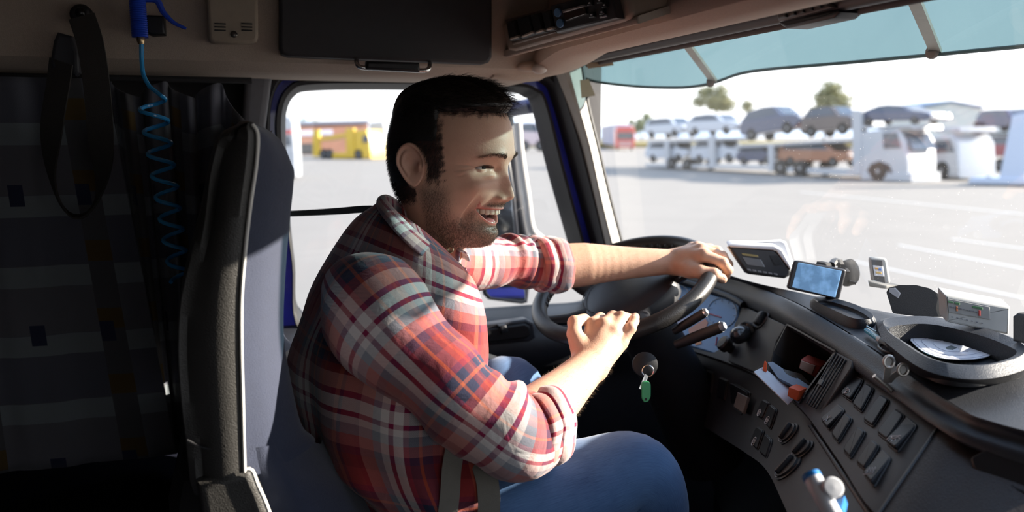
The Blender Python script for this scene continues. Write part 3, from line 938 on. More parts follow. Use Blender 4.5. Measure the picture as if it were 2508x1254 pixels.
# --- instrument cluster: hood, glass and dials, seen past the wheel rim
def dialmat():
    m = bpy.data.materials.new('blue_lit_dial'); m.use_nodes = True
    b = m.node_tree.nodes['Principled BSDF']
    b.inputs['Base Color'].default_value = (0.08, 0.20, 0.42, 1); b.inputs['Roughness'].default_value = 0.25
    return m
M_DIAL = dialmat()
cl = thing('instrument_cluster', 'blue instrument cluster with round dials behind the steering wheel', 'instrument panel', hit(1720, 760)[0])
CLQ = None
q, n_ = on_dash(rounded([(1590, 676), (1700, 706), (1812, 742), (1790, 880), (1700, 850), (1600, 826)], .08), 0.004)
b = MB(); b.slab(q, -n_ * 0.02, 0.003); b.build('dial_face', M_DIAL, cl)
CLQ = q.mean(0) + n_ * .0012
def onc(x, y):
    r_ = ray(x, y)
    return CAM + r_ * (((CLQ - CAM) @ n_) / (r_ @ n_))
for cx, cy, r_ in ((1660, 728, 30), (1768, 766, 36)):
    b = MB()
    b.tube([onc(cx + r_ * cos(a), cy + r_ * sin(a)) for a in np.linspace(0, 2 * pi, 40, endpoint=False)], 0.0010, 6, closed=True)
    ring = b.build('dial_ring', mat('dial_white', (0.40, 0.50, 0.62), 0.5), cl)
    for a in np.linspace(pi * .75, pi * 2.25, 9):
        b = MB(); b.tube([onc(cx + r_ * .78 * cos(a), cy + r_ * .78 * sin(a)), onc(cx + r_ * .95 * cos(a), cy + r_ * .95 * sin(a))], 0.0006, 5)
        b.build('dial_tick', MATS['dial_white'], ring)
b = MB(); b.tube([onc(1736, 768), onc(1766, 777)], 0.0012, 6)
b.build('red_needle', mat('red_needle_paint', (0.45, 0.03, 0.05), 0.5), cl)['label'] = 'red needle'
b = MB(); b.tube([onc(1756, 826), onc(1753, 846)], 0.0012, 6); b.build('red_needle', MATS['red_needle_paint'], cl)
for q_, c_, nm in ((((1652, 792), (1690, 772), (1702, 780), (1664, 806)), (0.45, 0.42, 0.55), 'pale_display'), (((1686, 806), (1728, 780), (1734, 790), (1728, 805), (1690, 828)), (0.50, 0.20, 0.12), 'amber_display'), (((1700, 836), (1716, 832), (1718, 842), (1704, 846)), (.6, .2, .04), 'amber_lamp')):
    b = MB(); b.slab(np.array([onc(x, y) for x, y in q_]), -n_ * .0008, 0); b.build(nm, mat(nm + '_face', c_, 0.35), cl)
hood = MB()
hq = spl([(1590, 668), (1680, 690), (1760, 716), (1800, 732), (1822, 746)], 20)
hood.tube([hit(x, y)[0] + A(-.006, -.006, .001) for x, y in hq], 0.0075, 8)
hood.build('hood_rim', M_BLACK, cl)
fp = dslab('end_panel', rounded([(1808, 744), (1925, 796), (1900, 838), (1880, 925), (1782, 885)], .05), 0.004, 0.02, M_PANEL, dash, 0.002)

# --- rotary switch and round knob on the end panel
def axis_frame(px, py, lift=0.0):
    p, n = hit(px, py, lift)
    return p, n
p0, n0 = axis_frame(1880, 795, .008)
rs = thing('light_switch', 'round black rotary light switch on the panel beside the dials', 'switch', p0)
F0 = frame(p0, np.cross(n0, A(0, 0, 1)), z=n0)
b = MB(); b.lathe([(0.0215, 0), (0.0215, 0.008), (0.019, 0.0095), (0.017, 0.006), (0.001, 0.006)], F0, 32); b.build('rim_ring', M_BLACK, rs)
b = MB(); b.box(F0 @ Matrix.Translation((0, 0, 0.012)) @ Matrix.Rotation(0.4, 4, 'Z'), 0.016, 0.030, 0.016, 0.004); b.build('grip_bar', M_PANEL, rs)
p1, n1 = axis_frame(1848, 812, 0.01)
sp_ = thing('wiper_knob', 'fat black knob lever sticking out of the panel towards the wheel', 'lever', p1)
p2 = P(1806, 822, np.linalg.norm((p1 - CAM)) * .94)
ax = nrm(P(1800, 826, ((p1 - CAM) @ DV) - .05) - p1)
F1 = frame(p1, np.cross(ax, A(0, 0, 1)), z=ax)
b = MB(); b.lathe([(0.012, -0.01), (0.012, 0.02)], F1, 20); b.build('shaft', M_BLACK, sp_)
b = MB(); b.lathe([(0.010, 0.012), (0.019, 0.016), (0.0195, 0.024), (0.015, 0.028), (0.0165, 0.034), (0.018, 0.048), (0.0165, 0.060), (0.011, 0.068), (0.001, 0.070)], F1, 28); b.build('knob_head', mat('satin_black', (0.02, 0.02, 0.022), 0.25, coat=0.3), sp_)
p3, n3 = axis_frame(1800, 862, 0.006)
F3 = frame(p3, np.cross(n3, A(0, 0, 1)), z=n3)
kb = thing('dimmer_knob', 'small round dark knob below the fat knob lever', 'knob', p3)
b = MB(); b.lathe([(0.010, 0), (0.010, 0.014), (0.016, 0.015), (0.0165, 0.028), (0.013, 0.032), (0.001, 0.033)], F3, 26); b.build('knob_head', mat('brown_black_knob', (0.022, 0.017, 0.015), 0.4), kb)

# --- open cubby with papers
cb = MB()
rim = np.array([hit(x, y)[0] for x, y in HOLE_CUBBY])
cbn = on_dash(HOLE_CUBBY)[1]
back = rim - cbn * 0.13 + A(0.0, 0.0, 0.02)
rim2 = np.array([hit(x, y)[0] for x, y in rounded([(1930, 794), (2052, 862), (1984, 955), (1960, 992), (1855, 906), (1888, 878)], .03)])
cc = rim2.mean(0)
cb.loft([rim2 + cbn * .003, rim2 + (cc - rim2) * .05 + cbn * .003, rim2 + (cc - rim2) * .07, rim2 + (cc - rim2) * .08 - cbn * 0.12], caps=False)
cb.add(rim2 + (cc - rim2) * .08 - cbn * 0.12, [list(range(len(rim2)))])
cb.build('cubby_box', M_BLACK, dash)
vnt = thing('air_vent', 'slanted black louvred air vent between the cubby and the switches', 'vent', hit(2035, 950)[0])
vq = [(2044, 858), (2090, 882), (2086, 900), (1998, 1032), (1968, 1012), (1972, 990)]
q, n_ = on_dash(rounded(vq, .12), 0.002)
b = MB(); b.slab(q, -n_ * 0.02, 0.003); b.build('vent_frame', M_PANEL, vnt)
q, n_ = on_dash(rounded([(2046, 868), (2080, 888), (2006, 1008), (1976, 990)], .08), 0.0026)
b = MB(); b.slab(q, -n_ * 0.012, 0.0005); b.build('vent_throat', mat('vent_black', (0.004, 0.004, 0.005), 0.6), vnt)
for i in range(5):
    t = 0.12 + 0.19 * i
    a0, a1 = lerp(A(2046, 868), A(2080, 888), t), lerp(A(1976, 990), A(2006, 1008), t)
    q0, q1 = hit(*a0)[0] + n_ * .004, hit(*a1)[0] + n_ * .004
    b = MB(); b.tube([q0, q1], 0.0013, 6); b.build('vent_slat', M_BLACK, vnt)
q, n_ = on_dash([(2008, 926), (2018, 930), (2010, 944), (2001, 939)], 0.012)
b = MB(); b.slab(q, -n_ * 0.004, 0.001); b.build('vent_tab', M_BLACK, vnt)
# things lying in the cubby, each a thing of its own
def px_slab(name, pts, D, ext, m, label, cat, bev=0.001, group=None):
    Ds = D if hasattr(D, '__len__') else [D] * len(pts)
    b = MB(); b.slab(np.array([P(x, y, d) for (x, y), d in zip(pts, Ds)]), np.asarray(ext), bev)
    return tag(b.build(name, m), label, cat, group)
DQ = float((hit(1950, 930)[0] - CAM) @ DV)
px_slab('white_card', [(1846, 910), (1868, 899), (1958, 966), (1930, 990)], [DQ - .05, DQ - .02, DQ - .03, DQ - .07], A(.0, .0, -.002), mat('white_paper', (0.62, 0.66, 0.74), 0.7), 'white paper card sticking out of the cubby lip', 'card', 0)
px_slab('paper_booklet', [(1880, 888), (1892, 886), (1990, 950), (1978, 962), (1905, 925)], [DQ - .01, DQ, DQ - .03, DQ - .05, DQ - .03], A(.004, .0, -.006), mat('grey_blue_paper', (0.22, 0.26, 0.33), 0.7), 'folded grey-blue booklet lying in the cubby above the white card', 'booklet', 0)
M_ORANGE = mat('orange_card', (0.75, 0.10, 0.025), 0.5)
px_slab('orange_box', [(1932, 948), (1958, 958), (1952, 982), (1928, 970)], DQ - .075, A(.03, .02, -.004), M_ORANGE, 'small orange carton at the lower corner of the cubby', 'carton', 0.001)
px_slab('orange_tab', [(1872, 885), (1876, 890), (1876, 911), (1868, 907)], DQ - .03, A(.004, .003, 0), M_ORANGE, 'thin orange tab at the left end of the cubby', 'tab', 0)
fb = thing('red_carton', 'red carton with a pale label deep in the cubby', 'carton', P(1985, 905, DQ))
b = MB(); b.slab(np.array([P(x, y, DQ) for x, y in ((1962, 880), (2010, 898), (1998, 926), (1956, 902))]), A(.03, .02, 0), 0.002); b.build('carton_body', mat('dull_red_card', (0.35, 0.05, 0.03), 0.6), fb)
b = MB(); b.slab(np.array([P(x, y, DQ - .002) for x, y in ((1962, 884), (1996, 896), (1988, 917), (1958, 902))]), A(.002, .001, 0), 0); b.build('carton_label', mat('pale_brown_label', (0.45, 0.33, 0.27), 0.6), fb)
px_slab('phone_case', [(1918, 903), (1962, 915), (1985, 940), (1975, 945), (1925, 915)], [DQ - .01, DQ, DQ - .02, DQ - .03, DQ - .02], A(.004, .0, -.01), mat('dark_brown_case', (0.03, 0.022, 0.015), 0.3), 'flat black case lying on the booklet in the cubby', 'case', 0.001)

# --- rocker switches
def rocker(q, label, mark=None, tilt=0.0, group='rocker switches on the centre panel'):
    """q: four px corners: upper-left, upper-right, lower-right, lower-left of the switch opening"""
    p, n = on_dash(rounded(q, .14), 0.0)
    t_ = thing('rocker_switch', label, 'switch', p.mean(0), group)
    b = MB(); b.slab(p + n * .0022, -n * .008, 0.0012); b.build('switch_well', M_BLACK, t_)
    c = p.mean(0)
    ins = c + (p - c) * 0.93
    k4 = [p[1], p[4], p[7], p[10]]; up, dn = (k4[0] + k4[1]) / 2, (k4[3] + k4[2]) / 2
    ax = nrm(up - dn); L_ = np.linalg.norm(up - dn)
    h = 0.0045 + tilt * ((ins - c) @ ax) / (L_ / 2)
    b = MB(); b.slab(ins + n * h[:, None], -n * .008, 0.0022)
    pad = b.build('rocker_pad', mat('rocker_black', (0.0065, 0.0065, 0.009), 0.42, spec=0.22), t_)
    if mark:
        # a thin printed mark near the lower end
        side = nrm(np.cross(ax, n))
        W_ = np.linalg.norm(k4[1] - k4[0]) * .80
        b = MB()
        o = c - ax * L_ * .27 + n * (0.005 - tilt * .54 + .0004)
        for seg in mark:
            b.tube([o + side * x * W_ * .5 + ax * y * W_ * .5 for x, y in seg], 0.0005, 5)
        b.build('white_mark', mat('mark_white', (0.7, 0.72, 0.75), 0.5), t_)
    return t_
lamp_mark = [[(-.6, .25), (.6, .25)], [(-.4, .25), (-.3, 0), (0, -.12), (.3, 0), (.4, .25)], [(-.55, -.05), (-.75, -.2)], [(-.3, -.25), (-.4, -.5)], [(0, -.3), (0, -.55)], [(.3, -.25), (.4, -.5)], [(.55, -.05), (.75, -.2)]]
heat_mark = [[(-.6, -.45), (.6, -.45)]] + [[(x, -.3), (x + .12, -.1), (x - .1, .1), (x + .1, .3), (x, .45)] for x in (-.35, 0, .35)]
fan_mark = [[(-.3, .4), (0, .1), (-.3, -.4), (0, -.2), (.3, -.4), (.1, .1), (.4, .4)]]
bed_mark = [[(-.5, .5), (-.2, .6), (-.05, .3)], [(-.5, -.4), (-.3, .1), (.3, .1), (.5, -.4)], [(-.2, -.4), (.2, -.4)], [(-.2, .1), (-.2, -.4)]]
def ax_box(tl, tr, br, bl): return (tl, tr, br, bl)
rocker(((2096, 920), (2118, 932), (2088, 988), (2060, 968)), 'rocker switch with a white lamp-over-bunk mark, nearest the vent', bed_mark, -.002)
rocker(((2124, 940), (2144, 954), (2112, 1014), (2088, 994)), 'blank rocker switch right of the lamp-over-bunk switch', None)
rocker(((2160, 968), (2182, 982), (2140, 1050), (2114, 1032)), 'blank rocker switch in the middle of the top row below the bulldog clip', None)
rocker(((2196, 1002), (2220, 1020), (2176, 1085), (2148, 1064)), 'blank tall rocker switch just left of the lamp-and-rays switch', None)
rocker(((2222, 1022), (2250, 1044), (2200, 1112), (2170, 1088)), 'rocker switch with a white lamp-and-rays mark at the panel right end', lamp_mark, -.003)
rocker(((2054, 990), (2072, 1006), (2032, 1058), (2012, 1032)), 'rocker switch with a white crossed fan mark under the vent', fan_mark, -.002)
rocker(((2074, 1013), (2091, 1028), (2055, 1090), (2037, 1068)), 'blank rocker switch right of the crossed fan switch', None)
rocker(((2104, 1046), (2124, 1060), (2085, 1128), (2066, 1107)), 'blank rocker switch in the lower row beside the heater switch', None)
rocker(((2138, 1078), (2158, 1094), (2120, 1155), (2098, 1137)), 'blank tall rocker switch just left of the heater switch', None)
rocker(((2162, 1102), (2186, 1124), (2142, 1198), (2116, 1166)), 'rocker switch with white heat-wave mark at the panel foot', heat_mark, -.003)
ring_mark = [[(.45 * cos(a), .45 * sin(a)) for a in np.linspace(0, 2 * pi, 14)], [(.2 * cos(a), .2 * sin(a)) for a in np.linspace(0, 2 * pi, 9)]]
G2 = 'dim switches on the lower panel'
rocker(((1704, 895), (1726, 903), (1720, 958), (1696, 950)), 'dim blank switch at the far left of the lower panel', None, 0, G2)
rocker(((1728, 904), (1750, 912), (1744, 968), (1721, 959)), 'dim blank switch second from the left on the lower panel', None, 0, G2)
rocker(((1764, 922), (1786, 932), (1778, 984), (1758, 974)), 'black slotted switch opening third from the left on the lower panel', None, 0, G2)
rocker(((1800, 938), (1842, 962), (1818, 1020), (1790, 996)), 'wide tilted switch with a brownish flap on the lower panel', None, .006, G2)
rocker(((1872, 978), (1888, 988), (1870, 1030), (1852, 1018)), 'left one of the paired switches with ring marks below the cubby', ring_mark, 0, G2)
rocker(((1890, 990), (1906, 1004), (1890, 1056), (1872, 1034)), 'right one of the paired switches with ring marks below the cubby', ring_mark, 0, G2)
rocker(((1858, 1044), (1874, 1056), (1858, 1106), (1840, 1086)), 'lower switch with a ring mark beside the heater dials', ring_mark, 0, G2)
rocker(((1878, 1062), (1894, 1078), (1880, 1126), (1862, 1110)), 'blank lower switch right of the ring mark switch', None, 0, G2)
b = MB(); q, n_ = on_dash([(1806, 960), (1830, 972), (1818, 1012), (1796, 996)], 0.016); b.slab(q, -n_ * .006, .002)
tag(b.build('switch_flap', mat('brown_flap', (0.12, 0.09, 0.075), 0.5)), 'brownish flap standing out from the wide switch on the lower panel', 'flap')
# heater dials
for (cx, cy, r_, lb_) in ((1934, 1064, 0.0175, 'top heater dial on the lower panel left of the long trim'), (1968, 1104, 0.0165, 'right heater dial with a pale pointer arc'), (1932, 1148, 0.0205, 'large bottom heater dial beside the white handset')):
    p, n = hit(cx, cy)
    t_ = thing('heater_dial', lb_, 'knob', p, 'round heater dials')
    Fd = frame(p, np.cross(n, A(0, 0, 1)), z=n)
    b = MB(); b.lathe([(r_ * 1.15, 0), (r_ * 1.15, .002), (r_, .003), (r_ * .97, .006), (r_ * .8, .007), (.0005, .007)], Fd, 30); b.build('dial_disc', M_BLACK, t_)
    b = MB(); b.box(Fd @ Matrix.Rotation(.5, 4, 'Z') @ Matrix.Translation((0, 0, .009)), r_ * .42, r_ * 1.7, .010, .003); b.build('grip_bar', M_PANEL, t_)
    b = MB(); b.tube([mpt(Fd, r_ * 1.05 * cos(a), r_ * 1.05 * sin(a), .0052) for a in np.linspace(.6, 2.2, 14)], .0006, 5); b.build('pointer_arc', mat('dial_arc_grey', (.30, .33, .38), .5), t_)
# long trim rail between the panels and the dark slot
dslab('trim_rail', [(1976, 1040), (1986, 1034), (2142, 1262), (2128, 1274)], 0.004, 0.012, M_DASH, dash, 0.004)

# --- tray on the top pad with liner and tachograph disc
TZ = 2.185
tr = thing('dash_tray', 'raised oval storage tray with mesh liner on top of the dash', 'tray', onZ(2340, 850, TZ))
tout = [(2150, 792), (2186, 782), (2262, 780), (2330, 790), (2420, 812), (2490, 838), (2530, 868), (2520, 900), (2440, 925), (2360, 928), (2290, 915), (2240, 893), (2190, 856), (2160, 828)]
tin = [(2176, 806), (2200, 797), (2264, 793), (2330, 803), (2415, 826), (2470, 848), (2490, 862), (2470, 878), (2410, 893), (2350, 893), (2300, 884), (2262, 868), (2222, 842), (2190, 822)]
LFT = 0.028
o3 = np.array([onZ(x, y, TZ - .01) for x, y in spl_ctl([(x + (6 if x > 2330 else -5), y + (22 if y > 850 else 4)) for x, y in tout], 6, True)])
o2 = np.array([onZ(x, y, TZ + LFT * .8) for x, y in spl_ctl(tout, 6, True)])
i2 = np.array([onZ(x, y, TZ + LFT) for x, y in spl_ctl(tin, 6, True)])
m2 = (o2 + i2) / 2 + A(0, 0, .008)
fl = i2 * A(1, 1, 0) + A(0, 0, TZ - .002)
fl = fl.mean(0) + (fl - fl.mean(0)) * .96
b = MB(); b.loft([o3, lerp(o3, o2, .6) + A(0, 0, .004), o2, m2, i2, lerp(i2, fl, .15) + A(0, 0, -.004), fl], caps=False)
b.build('tray_rim', M_DASHTOP, tr)
b = MB(); b.add(fl + A(0, 0, .001), [list(range(len(fl)))])
def meshmat():
    m = bpy.data.materials.new('tray_mesh_liner'); m.use_nodes = True
    N, L = m.node_tree.nodes, m.node_tree.links
    b = N['Principled BSDF']; b.inputs['Roughness'].default_value = .6
    tc = N.new('ShaderNodeTexCoord'); ck = N.new('ShaderNodeTexChecker'); ck.inputs['Scale'].default_value = 260
    ck.inputs[1].default_value = (.09, .085, .08, 1); ck.inputs[2].default_value = (.01, .01, .01, 1)
    L.new(tc.outputs['Object'], ck.inputs[0]); L.new(ck.outputs[0], b.inputs['Base Color'])
    return m
b.build('tray_liner', meshmat(), tr)
dc = thing('recorder_disc', 'round white paper recorder chart lying in the dash tray', 'paper disc', onZ(2335, 850, TZ + .003))
d0 = [onZ(x, y, TZ + .006) for x, y in spl([(2232, 826), (2290, 820), (2360, 826), (2410, 842), (2436, 858), (2420, 872), (2370, 880), (2310, 877), (2265, 862), (2238, 842)], 48, True)]
b = MB(); b.slab(d0, A(0, 0, -.0012), 0); b.build('disc_paper', mat('chart_paper', (.72, .72, .76), .7), dc)
b = MB(); b.slab([onZ(x, y, TZ + .0066) for x, y in ((2316, 850), (2330, 846), (2344, 851), (2334, 856), (2320, 855))], A(0, 0, -.0005), 0); b.build('centre_slot', mat('slot_grey', (.12, .14, .14), .6), dc)
b = MB(); b.add([onZ(2345, 851, TZ + .0066), onZ(2358, 846, TZ + .018), onZ(2374, 852, TZ + .016), onZ(2372, 862, TZ + .0066), onZ(2352, 862, TZ + .012)], [(0, 1, 4), (1, 2, 4), (2, 3, 4)]); b.build('torn_flap', MATS['chart_paper'], dc)
b = MB()
for k in (.93, .72, .45):
    c_ = np.mean(d0, 0); b.tube([c_ + (p - c_) * k + A(0, 0, .0004) for p in d0], .0003, 4, closed=True)
b.build('printed_rings', mat('ring_print', (.55, .55, .66), .7), dc)

# --- oblong cup recess on the pad in front of the navigator
pk = thing('coin_recess', 'oblong rimmed coin recess in the dash top in front of the navigator', 'recess', onZ(2060, 775, TZ))
po = [(1984, 738), (2000, 731), (2040, 734), (2100, 752), (2136, 772), (2146, 786), (2132, 794), (2090, 792), (2050, 776), (2005, 752)]
pi_ = [(2000, 740), (2014, 736), (2044, 741), (2096, 758), (2126, 776), (2130, 784), (2116, 787), (2086, 783), (2052, 768), (2012, 750)]
o2 = np.array([onZ(x, y, TZ + .004) for x, y in spl_ctl(po, 5, True)]); i2 = np.array([onZ(x, y, TZ + .008) for x, y in spl_ctl(pi_, 5, True)])
b = MB(); b.loft([o2 + A(0, 0, -.012), o2, (o2 + i2) / 2 + A(0, 0, .006), i2], caps=False); b.build('recess_rim', M_DASHTOP, pk)
fl_ = i2.mean(0) + (i2 - i2.mean(0)) * .97 + A(0, 0, -.006)
b = MB(); b.loft([i2, i2 + A(0, 0, -.004), fl_], caps=False); b.add(fl_, [list(range(len(fl_)))]); b.build('recess_well', M_BLACK, pk)

# --- pen in its clip
p0, p1 = onZ(2121, 808, TZ + .004), onZ(2236, 886, TZ + .006)
pn = thing('ballpoint_pen', 'blue ballpoint pen clipped to the dash edge beside the tray', 'pen', p0)
pa = lambda t: lerp(p0, p1, t)
M_CYAN = mat('cyan_pen', (.03, .36, .55), .3, coat=.4)
b = MB(); b.tube([pa(t) for t in (0, .02, .3)], [.0035, .0045, .0045], 12); b.build('upper_barrel', M_CYAN, pn)
b = MB(); b.tube([pa(t) for t in (.3, .34, .62, .66)], .0047, 12); b.build('grip_sleeve', mat('pale_grip', (.55, .62, .66), .4), pn)
b = MB(); b.tube([pa(t) for t in (.62, .88)], [.0052, .005], 12); b.build('lower_barrel', M_CYAN, pn)
b = MB(); b.tube([pa(t) for t in (.88, .97, 1.0)], [.0045, .002, .0006], 12); b.build('tip', M_CHROME, pn)
b = MB(); b.tube([pa(.02) + A(0, 0, .007), pa(.24) + A(0, 0, .008)], .0014, 6); b.build('pocket_clip', mat('pale_blue_clip', (.25, .55, .7), .3), pn)
pc = thing('pen_clip', 'black rubber clip holding the blue pen', 'clip', pa(.5))
dirp = nrm(p1 - p0)
b = MB(); b.tube([pa(.40), pa(.43), pa(.62), pa(.64)], [.007, .009, .009, .007], 14); b.build('clip_sleeve', M_BLACK, pc)
sd_ = nrm(np.cross(dirp, A(0, 0, 1)))
if sd_ @ DV < 0: sd_ = -sd_
b = MB(); b.tube(spl([pa(.50) + sd_ * .008, pa(.56) + sd_ * .017, pa(.70) + sd_ * .019, pa(.78) + sd_ * .010, pa(.70) + sd_ * .005], 20), .002, 8); b.build('clip_loop', M_BLACK, pc)

# --- bulldog clip on the brow
q0 = hit(2178, 940)[0]
bc = thing('bulldog_clip', 'metal bulldog clip gripping the dash lip by the switches', 'clip', q0)
n_ = hit(2150, 925)[1]
DB = float((hit(2165, 945)[0] - CAM) @ DV) - .022
bar = [P(x, y, DB) for x, y in ((2139, 923), (2148, 917), (2198, 960), (2190, 968))]
b = MB(); b.slab(bar, A(.012, .008, -.006), .002); b.build('jaw_bar', mat('clip_steel', (.62, .60, .57), .38, metal=.75), bc)
b = MB(); b.tube([P(2141, 920, DB - .002), P(2192, 964, DB - .002)], .0035, 10); b.build('rolled_edge', mat('clip_steel', (.62, .60, .57), .38, metal=.75), bc)
for pts in ([(2170, 938), (2173, 915), (2176, 895)], [(2176, 935), (2190, 920), (2205, 910)]):
    ds = [DB - .004, DB - .010, DB - .012]
    b = MB(); b.strap(np.array([P(x, y, d_) for (x, y), d_ in zip(pts, ds)]), RV, .009, .0012); h_ = b.build('lever', mat('clip_steel', (.62, .60, .57), .38, metal=.75), bc)
    cx, cy = pts[-1]; cx, cy = cx + (cx - pts[1][0]) * .45, cy + (cy - pts[1][1]) * .45
    b = MB(); b.tube([P(cx + 12 * cos(a), cy + 14 * sin(a), DB - .014) for a in np.linspace(0, 2 * pi, 22, endpoint=False)], .0022, 8, closed=True); b.build('finger_loop', MATS['clip_steel'], h_)
    b = MB(); b.slab([P(cx + 9 * cos(a), cy + 11 * sin(a), DB - .0135) for a in np.linspace(0, 2 * pi, 18, endpoint=False)], RV * .0 + DV * .001, 0); b.build('loop_plate', mat('dull_steel', (.3, .3, .3), .35, metal=1), h_)

# --- white handset at the bottom
hs = thing('white_handset', 'white plastic handset with blue ends standing in the lower slot', 'tool', P(2010, 1230, .80))
h0, h1 = P(1986, 1162, .84), P(2052, 1286, .80)
b = MB(); b.tube([lerp(h0, h1, t) for t in (.06, .09, .5, 1.0)], [.0082, .0092, .0092, .0092], 20); b.build('white_body', M_WHITEP, hs)
b = MB(); b.tube([lerp(h0, h1, t) for t in (-.02, .0, .09)], [.0070, .0096, .0098], 20); b.build('blue_cap', mat('bright_blue_plastic', (.02, .2, .55), .35), hs)
hd = P(2040, 1194, .815); Fh = frame(hd, RV, z=nrm(-ray(2040, 1194) + A(0, 0, .25)))
b = MB(); b.lathe([(.0085, -.010), (.0105, -.008), (.0105, .001), (.009, .003), (.0005, .0035)], Fh, 28); b.build('round_head', M_WHITEP, hs)
b = MB(); b.slab([P(x, y, .816) for x, y in ((2030, 1258), (2062, 1240), (2070, 1262), (2034, 1275))], A(.02, .02, 0), .003); b.build('blue_end', MATS['bright_blue_plastic'], hs)

# ------------------------------------------------------------------ devices at the windscreen
# toll box hanging on the glass
def Dz(x, y, z): return dzv(x, y, z)
tb = thing('toll_box', 'black and white toll box stuck on the windscreen beside the hand', 'box', P(1860, 640, 1.62))
DT = 1.62
tq = [(1784, 604), (1792, 600), (1895, 612), (1910, 620), (1938, 662), (1936, 674), (1922, 682), (1838, 672), (1828, 668)]
b = MB(); b.slab([P(x, y, DT) for x, y in tq], nrm(DV + RV * .15) * .030, .005); b.build('black_front', mat('toll_black', (.035, .037, .042), .4), tb)
wq = [(1783, 602), (1792, 598), (1896, 601), (1916, 612), (1940, 655), (1936, 662), (1900, 614), (1790, 606)]
b = MB(); b.slab([P(x, y, DT - .004) for x, y in wq], nrm(DV + RV * .15 + A(0, 0, .25)) * .035, .003); b.build('white_shell', M_WHITEP, tb)
b = MB(); b.slab([P(x, y, DT + .012) for x, y in ((1826, 593), (1912, 586), (1926, 592), (1944, 644), (1934, 656), (1900, 612), (1828, 601))], nrm(DV + RV * .2) * .02, .005); b.build('white_back', M_WHITEP, tb)
b = MB(); b.slab([P(x, y, DT - .001) for x, y in ((1818, 629), (1862, 636), (1872, 654), (1830, 648))], A(.002, 0, .0), 0); b.build('grey_display', mat('lcd_grey', (.16, .17, .18), .3), tb)
b = MB(); b.slab([P(x, y, DT - .001) for x, y in ((1816, 620), (1854, 625), (1856, 630), (1819, 625))], A(.002, 0, .0), 0); b.build('yellow_label', mat('mustard_label', (.32, .26, .10), .5), tb)
b = MB()
for i in range(6): b.slab([P(x + 13 * i, y + 2.2 * i, DT - .001) for x, y in ((1829, 658), (1836, 659), (1838, 663), (1831, 662))], A(.002, 0, .0), 0)
b.build('button_row', mat('key_grey', (.2, .2, .21), .4), tb)
b = MB(); b.slab([P(x, y, DT - .001) for x, y in ((1885, 626), (1904, 627), (1918, 648), (1898, 650))], A(.002, 0, 0), 0); b.build('dark_lens', M_BLACK, tb)

# navigator on its sucker mount
DN = 1.52
nv = thing('navigator', 'navigation screen with light map display on a suction mount', 'navigator', P(2000, 730, DN))
nq = rounded([(1946, 636), (2074, 660), (2056, 734), (1927, 707)], .07)
b = MB(); b.slab([P(x, y, DN) for x, y in nq], nrm(DV + RV * .25) * .018, .003); b.build('case', mat('navigator_case', (.035, .035, .04), .35), nv)
def screenmat():
    m = bpy.data.materials.new('map_screen'); m.use_nodes = True
    N, L = m.node_tree.nodes, m.node_tree.links
    b = N['Principled BSDF']; b.inputs['Roughness'].default_value = .15
    tc = N.new('ShaderNodeTexCoord'); nz = N.new('ShaderNodeTexNoise'); nz.inputs['Scale'].default_value = 45; nz.inputs['Detail'].default_value = 6
    L.new(tc.outputs['Object'], nz.inputs['Vector'])
    r = N.new('ShaderNodeValToRGB'); r.color_ramp.elements[0].position = .42; r.color_ramp.elements[0].color = (.10, .20, .34, 1)
    r.color_ramp.elements[1].position = .6; r.color_ramp.elements[1].color = (.17, .32, .52, 1)
    L.new(nz.outputs[0], r.inputs[0]); L.new(r.outputs[0], b.inputs['Base Color'])
    L.new(r.outputs[0], b.inputs['Emission Color']); b.inputs['Emission Strength'].default_value = .75
    return m
b = MB(); b.slab([P(x, y, DN - .001) for x, y in ((1955, 643), (2060, 664), (2044, 728), (1940, 703))], A(.002, 0, 0), 0); b.build('map_display', screenmat(), nv)
b = MB(); b.slab([P(x, y, DN + .004) for x, y in ((2000, 640), (2022, 645), (2024, 652), (1998, 647))], A(.012, 0, 0), .001); b.build('top_tab', M_BLACK, nv)
mt = thing('suction_mount', 'black suction cup mount on the glass behind the navigator', 'mount', P(2070, 670, DN + .06))
DM = DN + .05
b = MB(); b.slab([P(2066 + 26 * cos(a) * .8 + 3 * sin(a), 672 + 32 * sin(a), DM) for a in np.linspace(0, 2 * pi, 26, endpoint=False)], A(.018, 0, .004), .006); b.build('cup', M_BLACK, mt)
b = MB(); b.tube(spl([P(2036, 650, DM - .03), P(2046, 640, DM), P(2062, 650, DM + .01), P(2074, 670, DM)], 12), .007, 8); b.build('arm', M_BLACK, mt)
b = MB(); b.tube([P(2080, 690, DM), P(2097, 694, DM - .005)], [.004, .003], 8); b.build('lever_tip', M_BLACK, mt)
b = MB(); b.slab([P(x, y, DM - .01) for x, y in ((2034, 636), (2052, 636), (2058, 648), (2034, 652))], A(.01, 0, 0), .002); b.build('pivot', M_BLACK, mt)

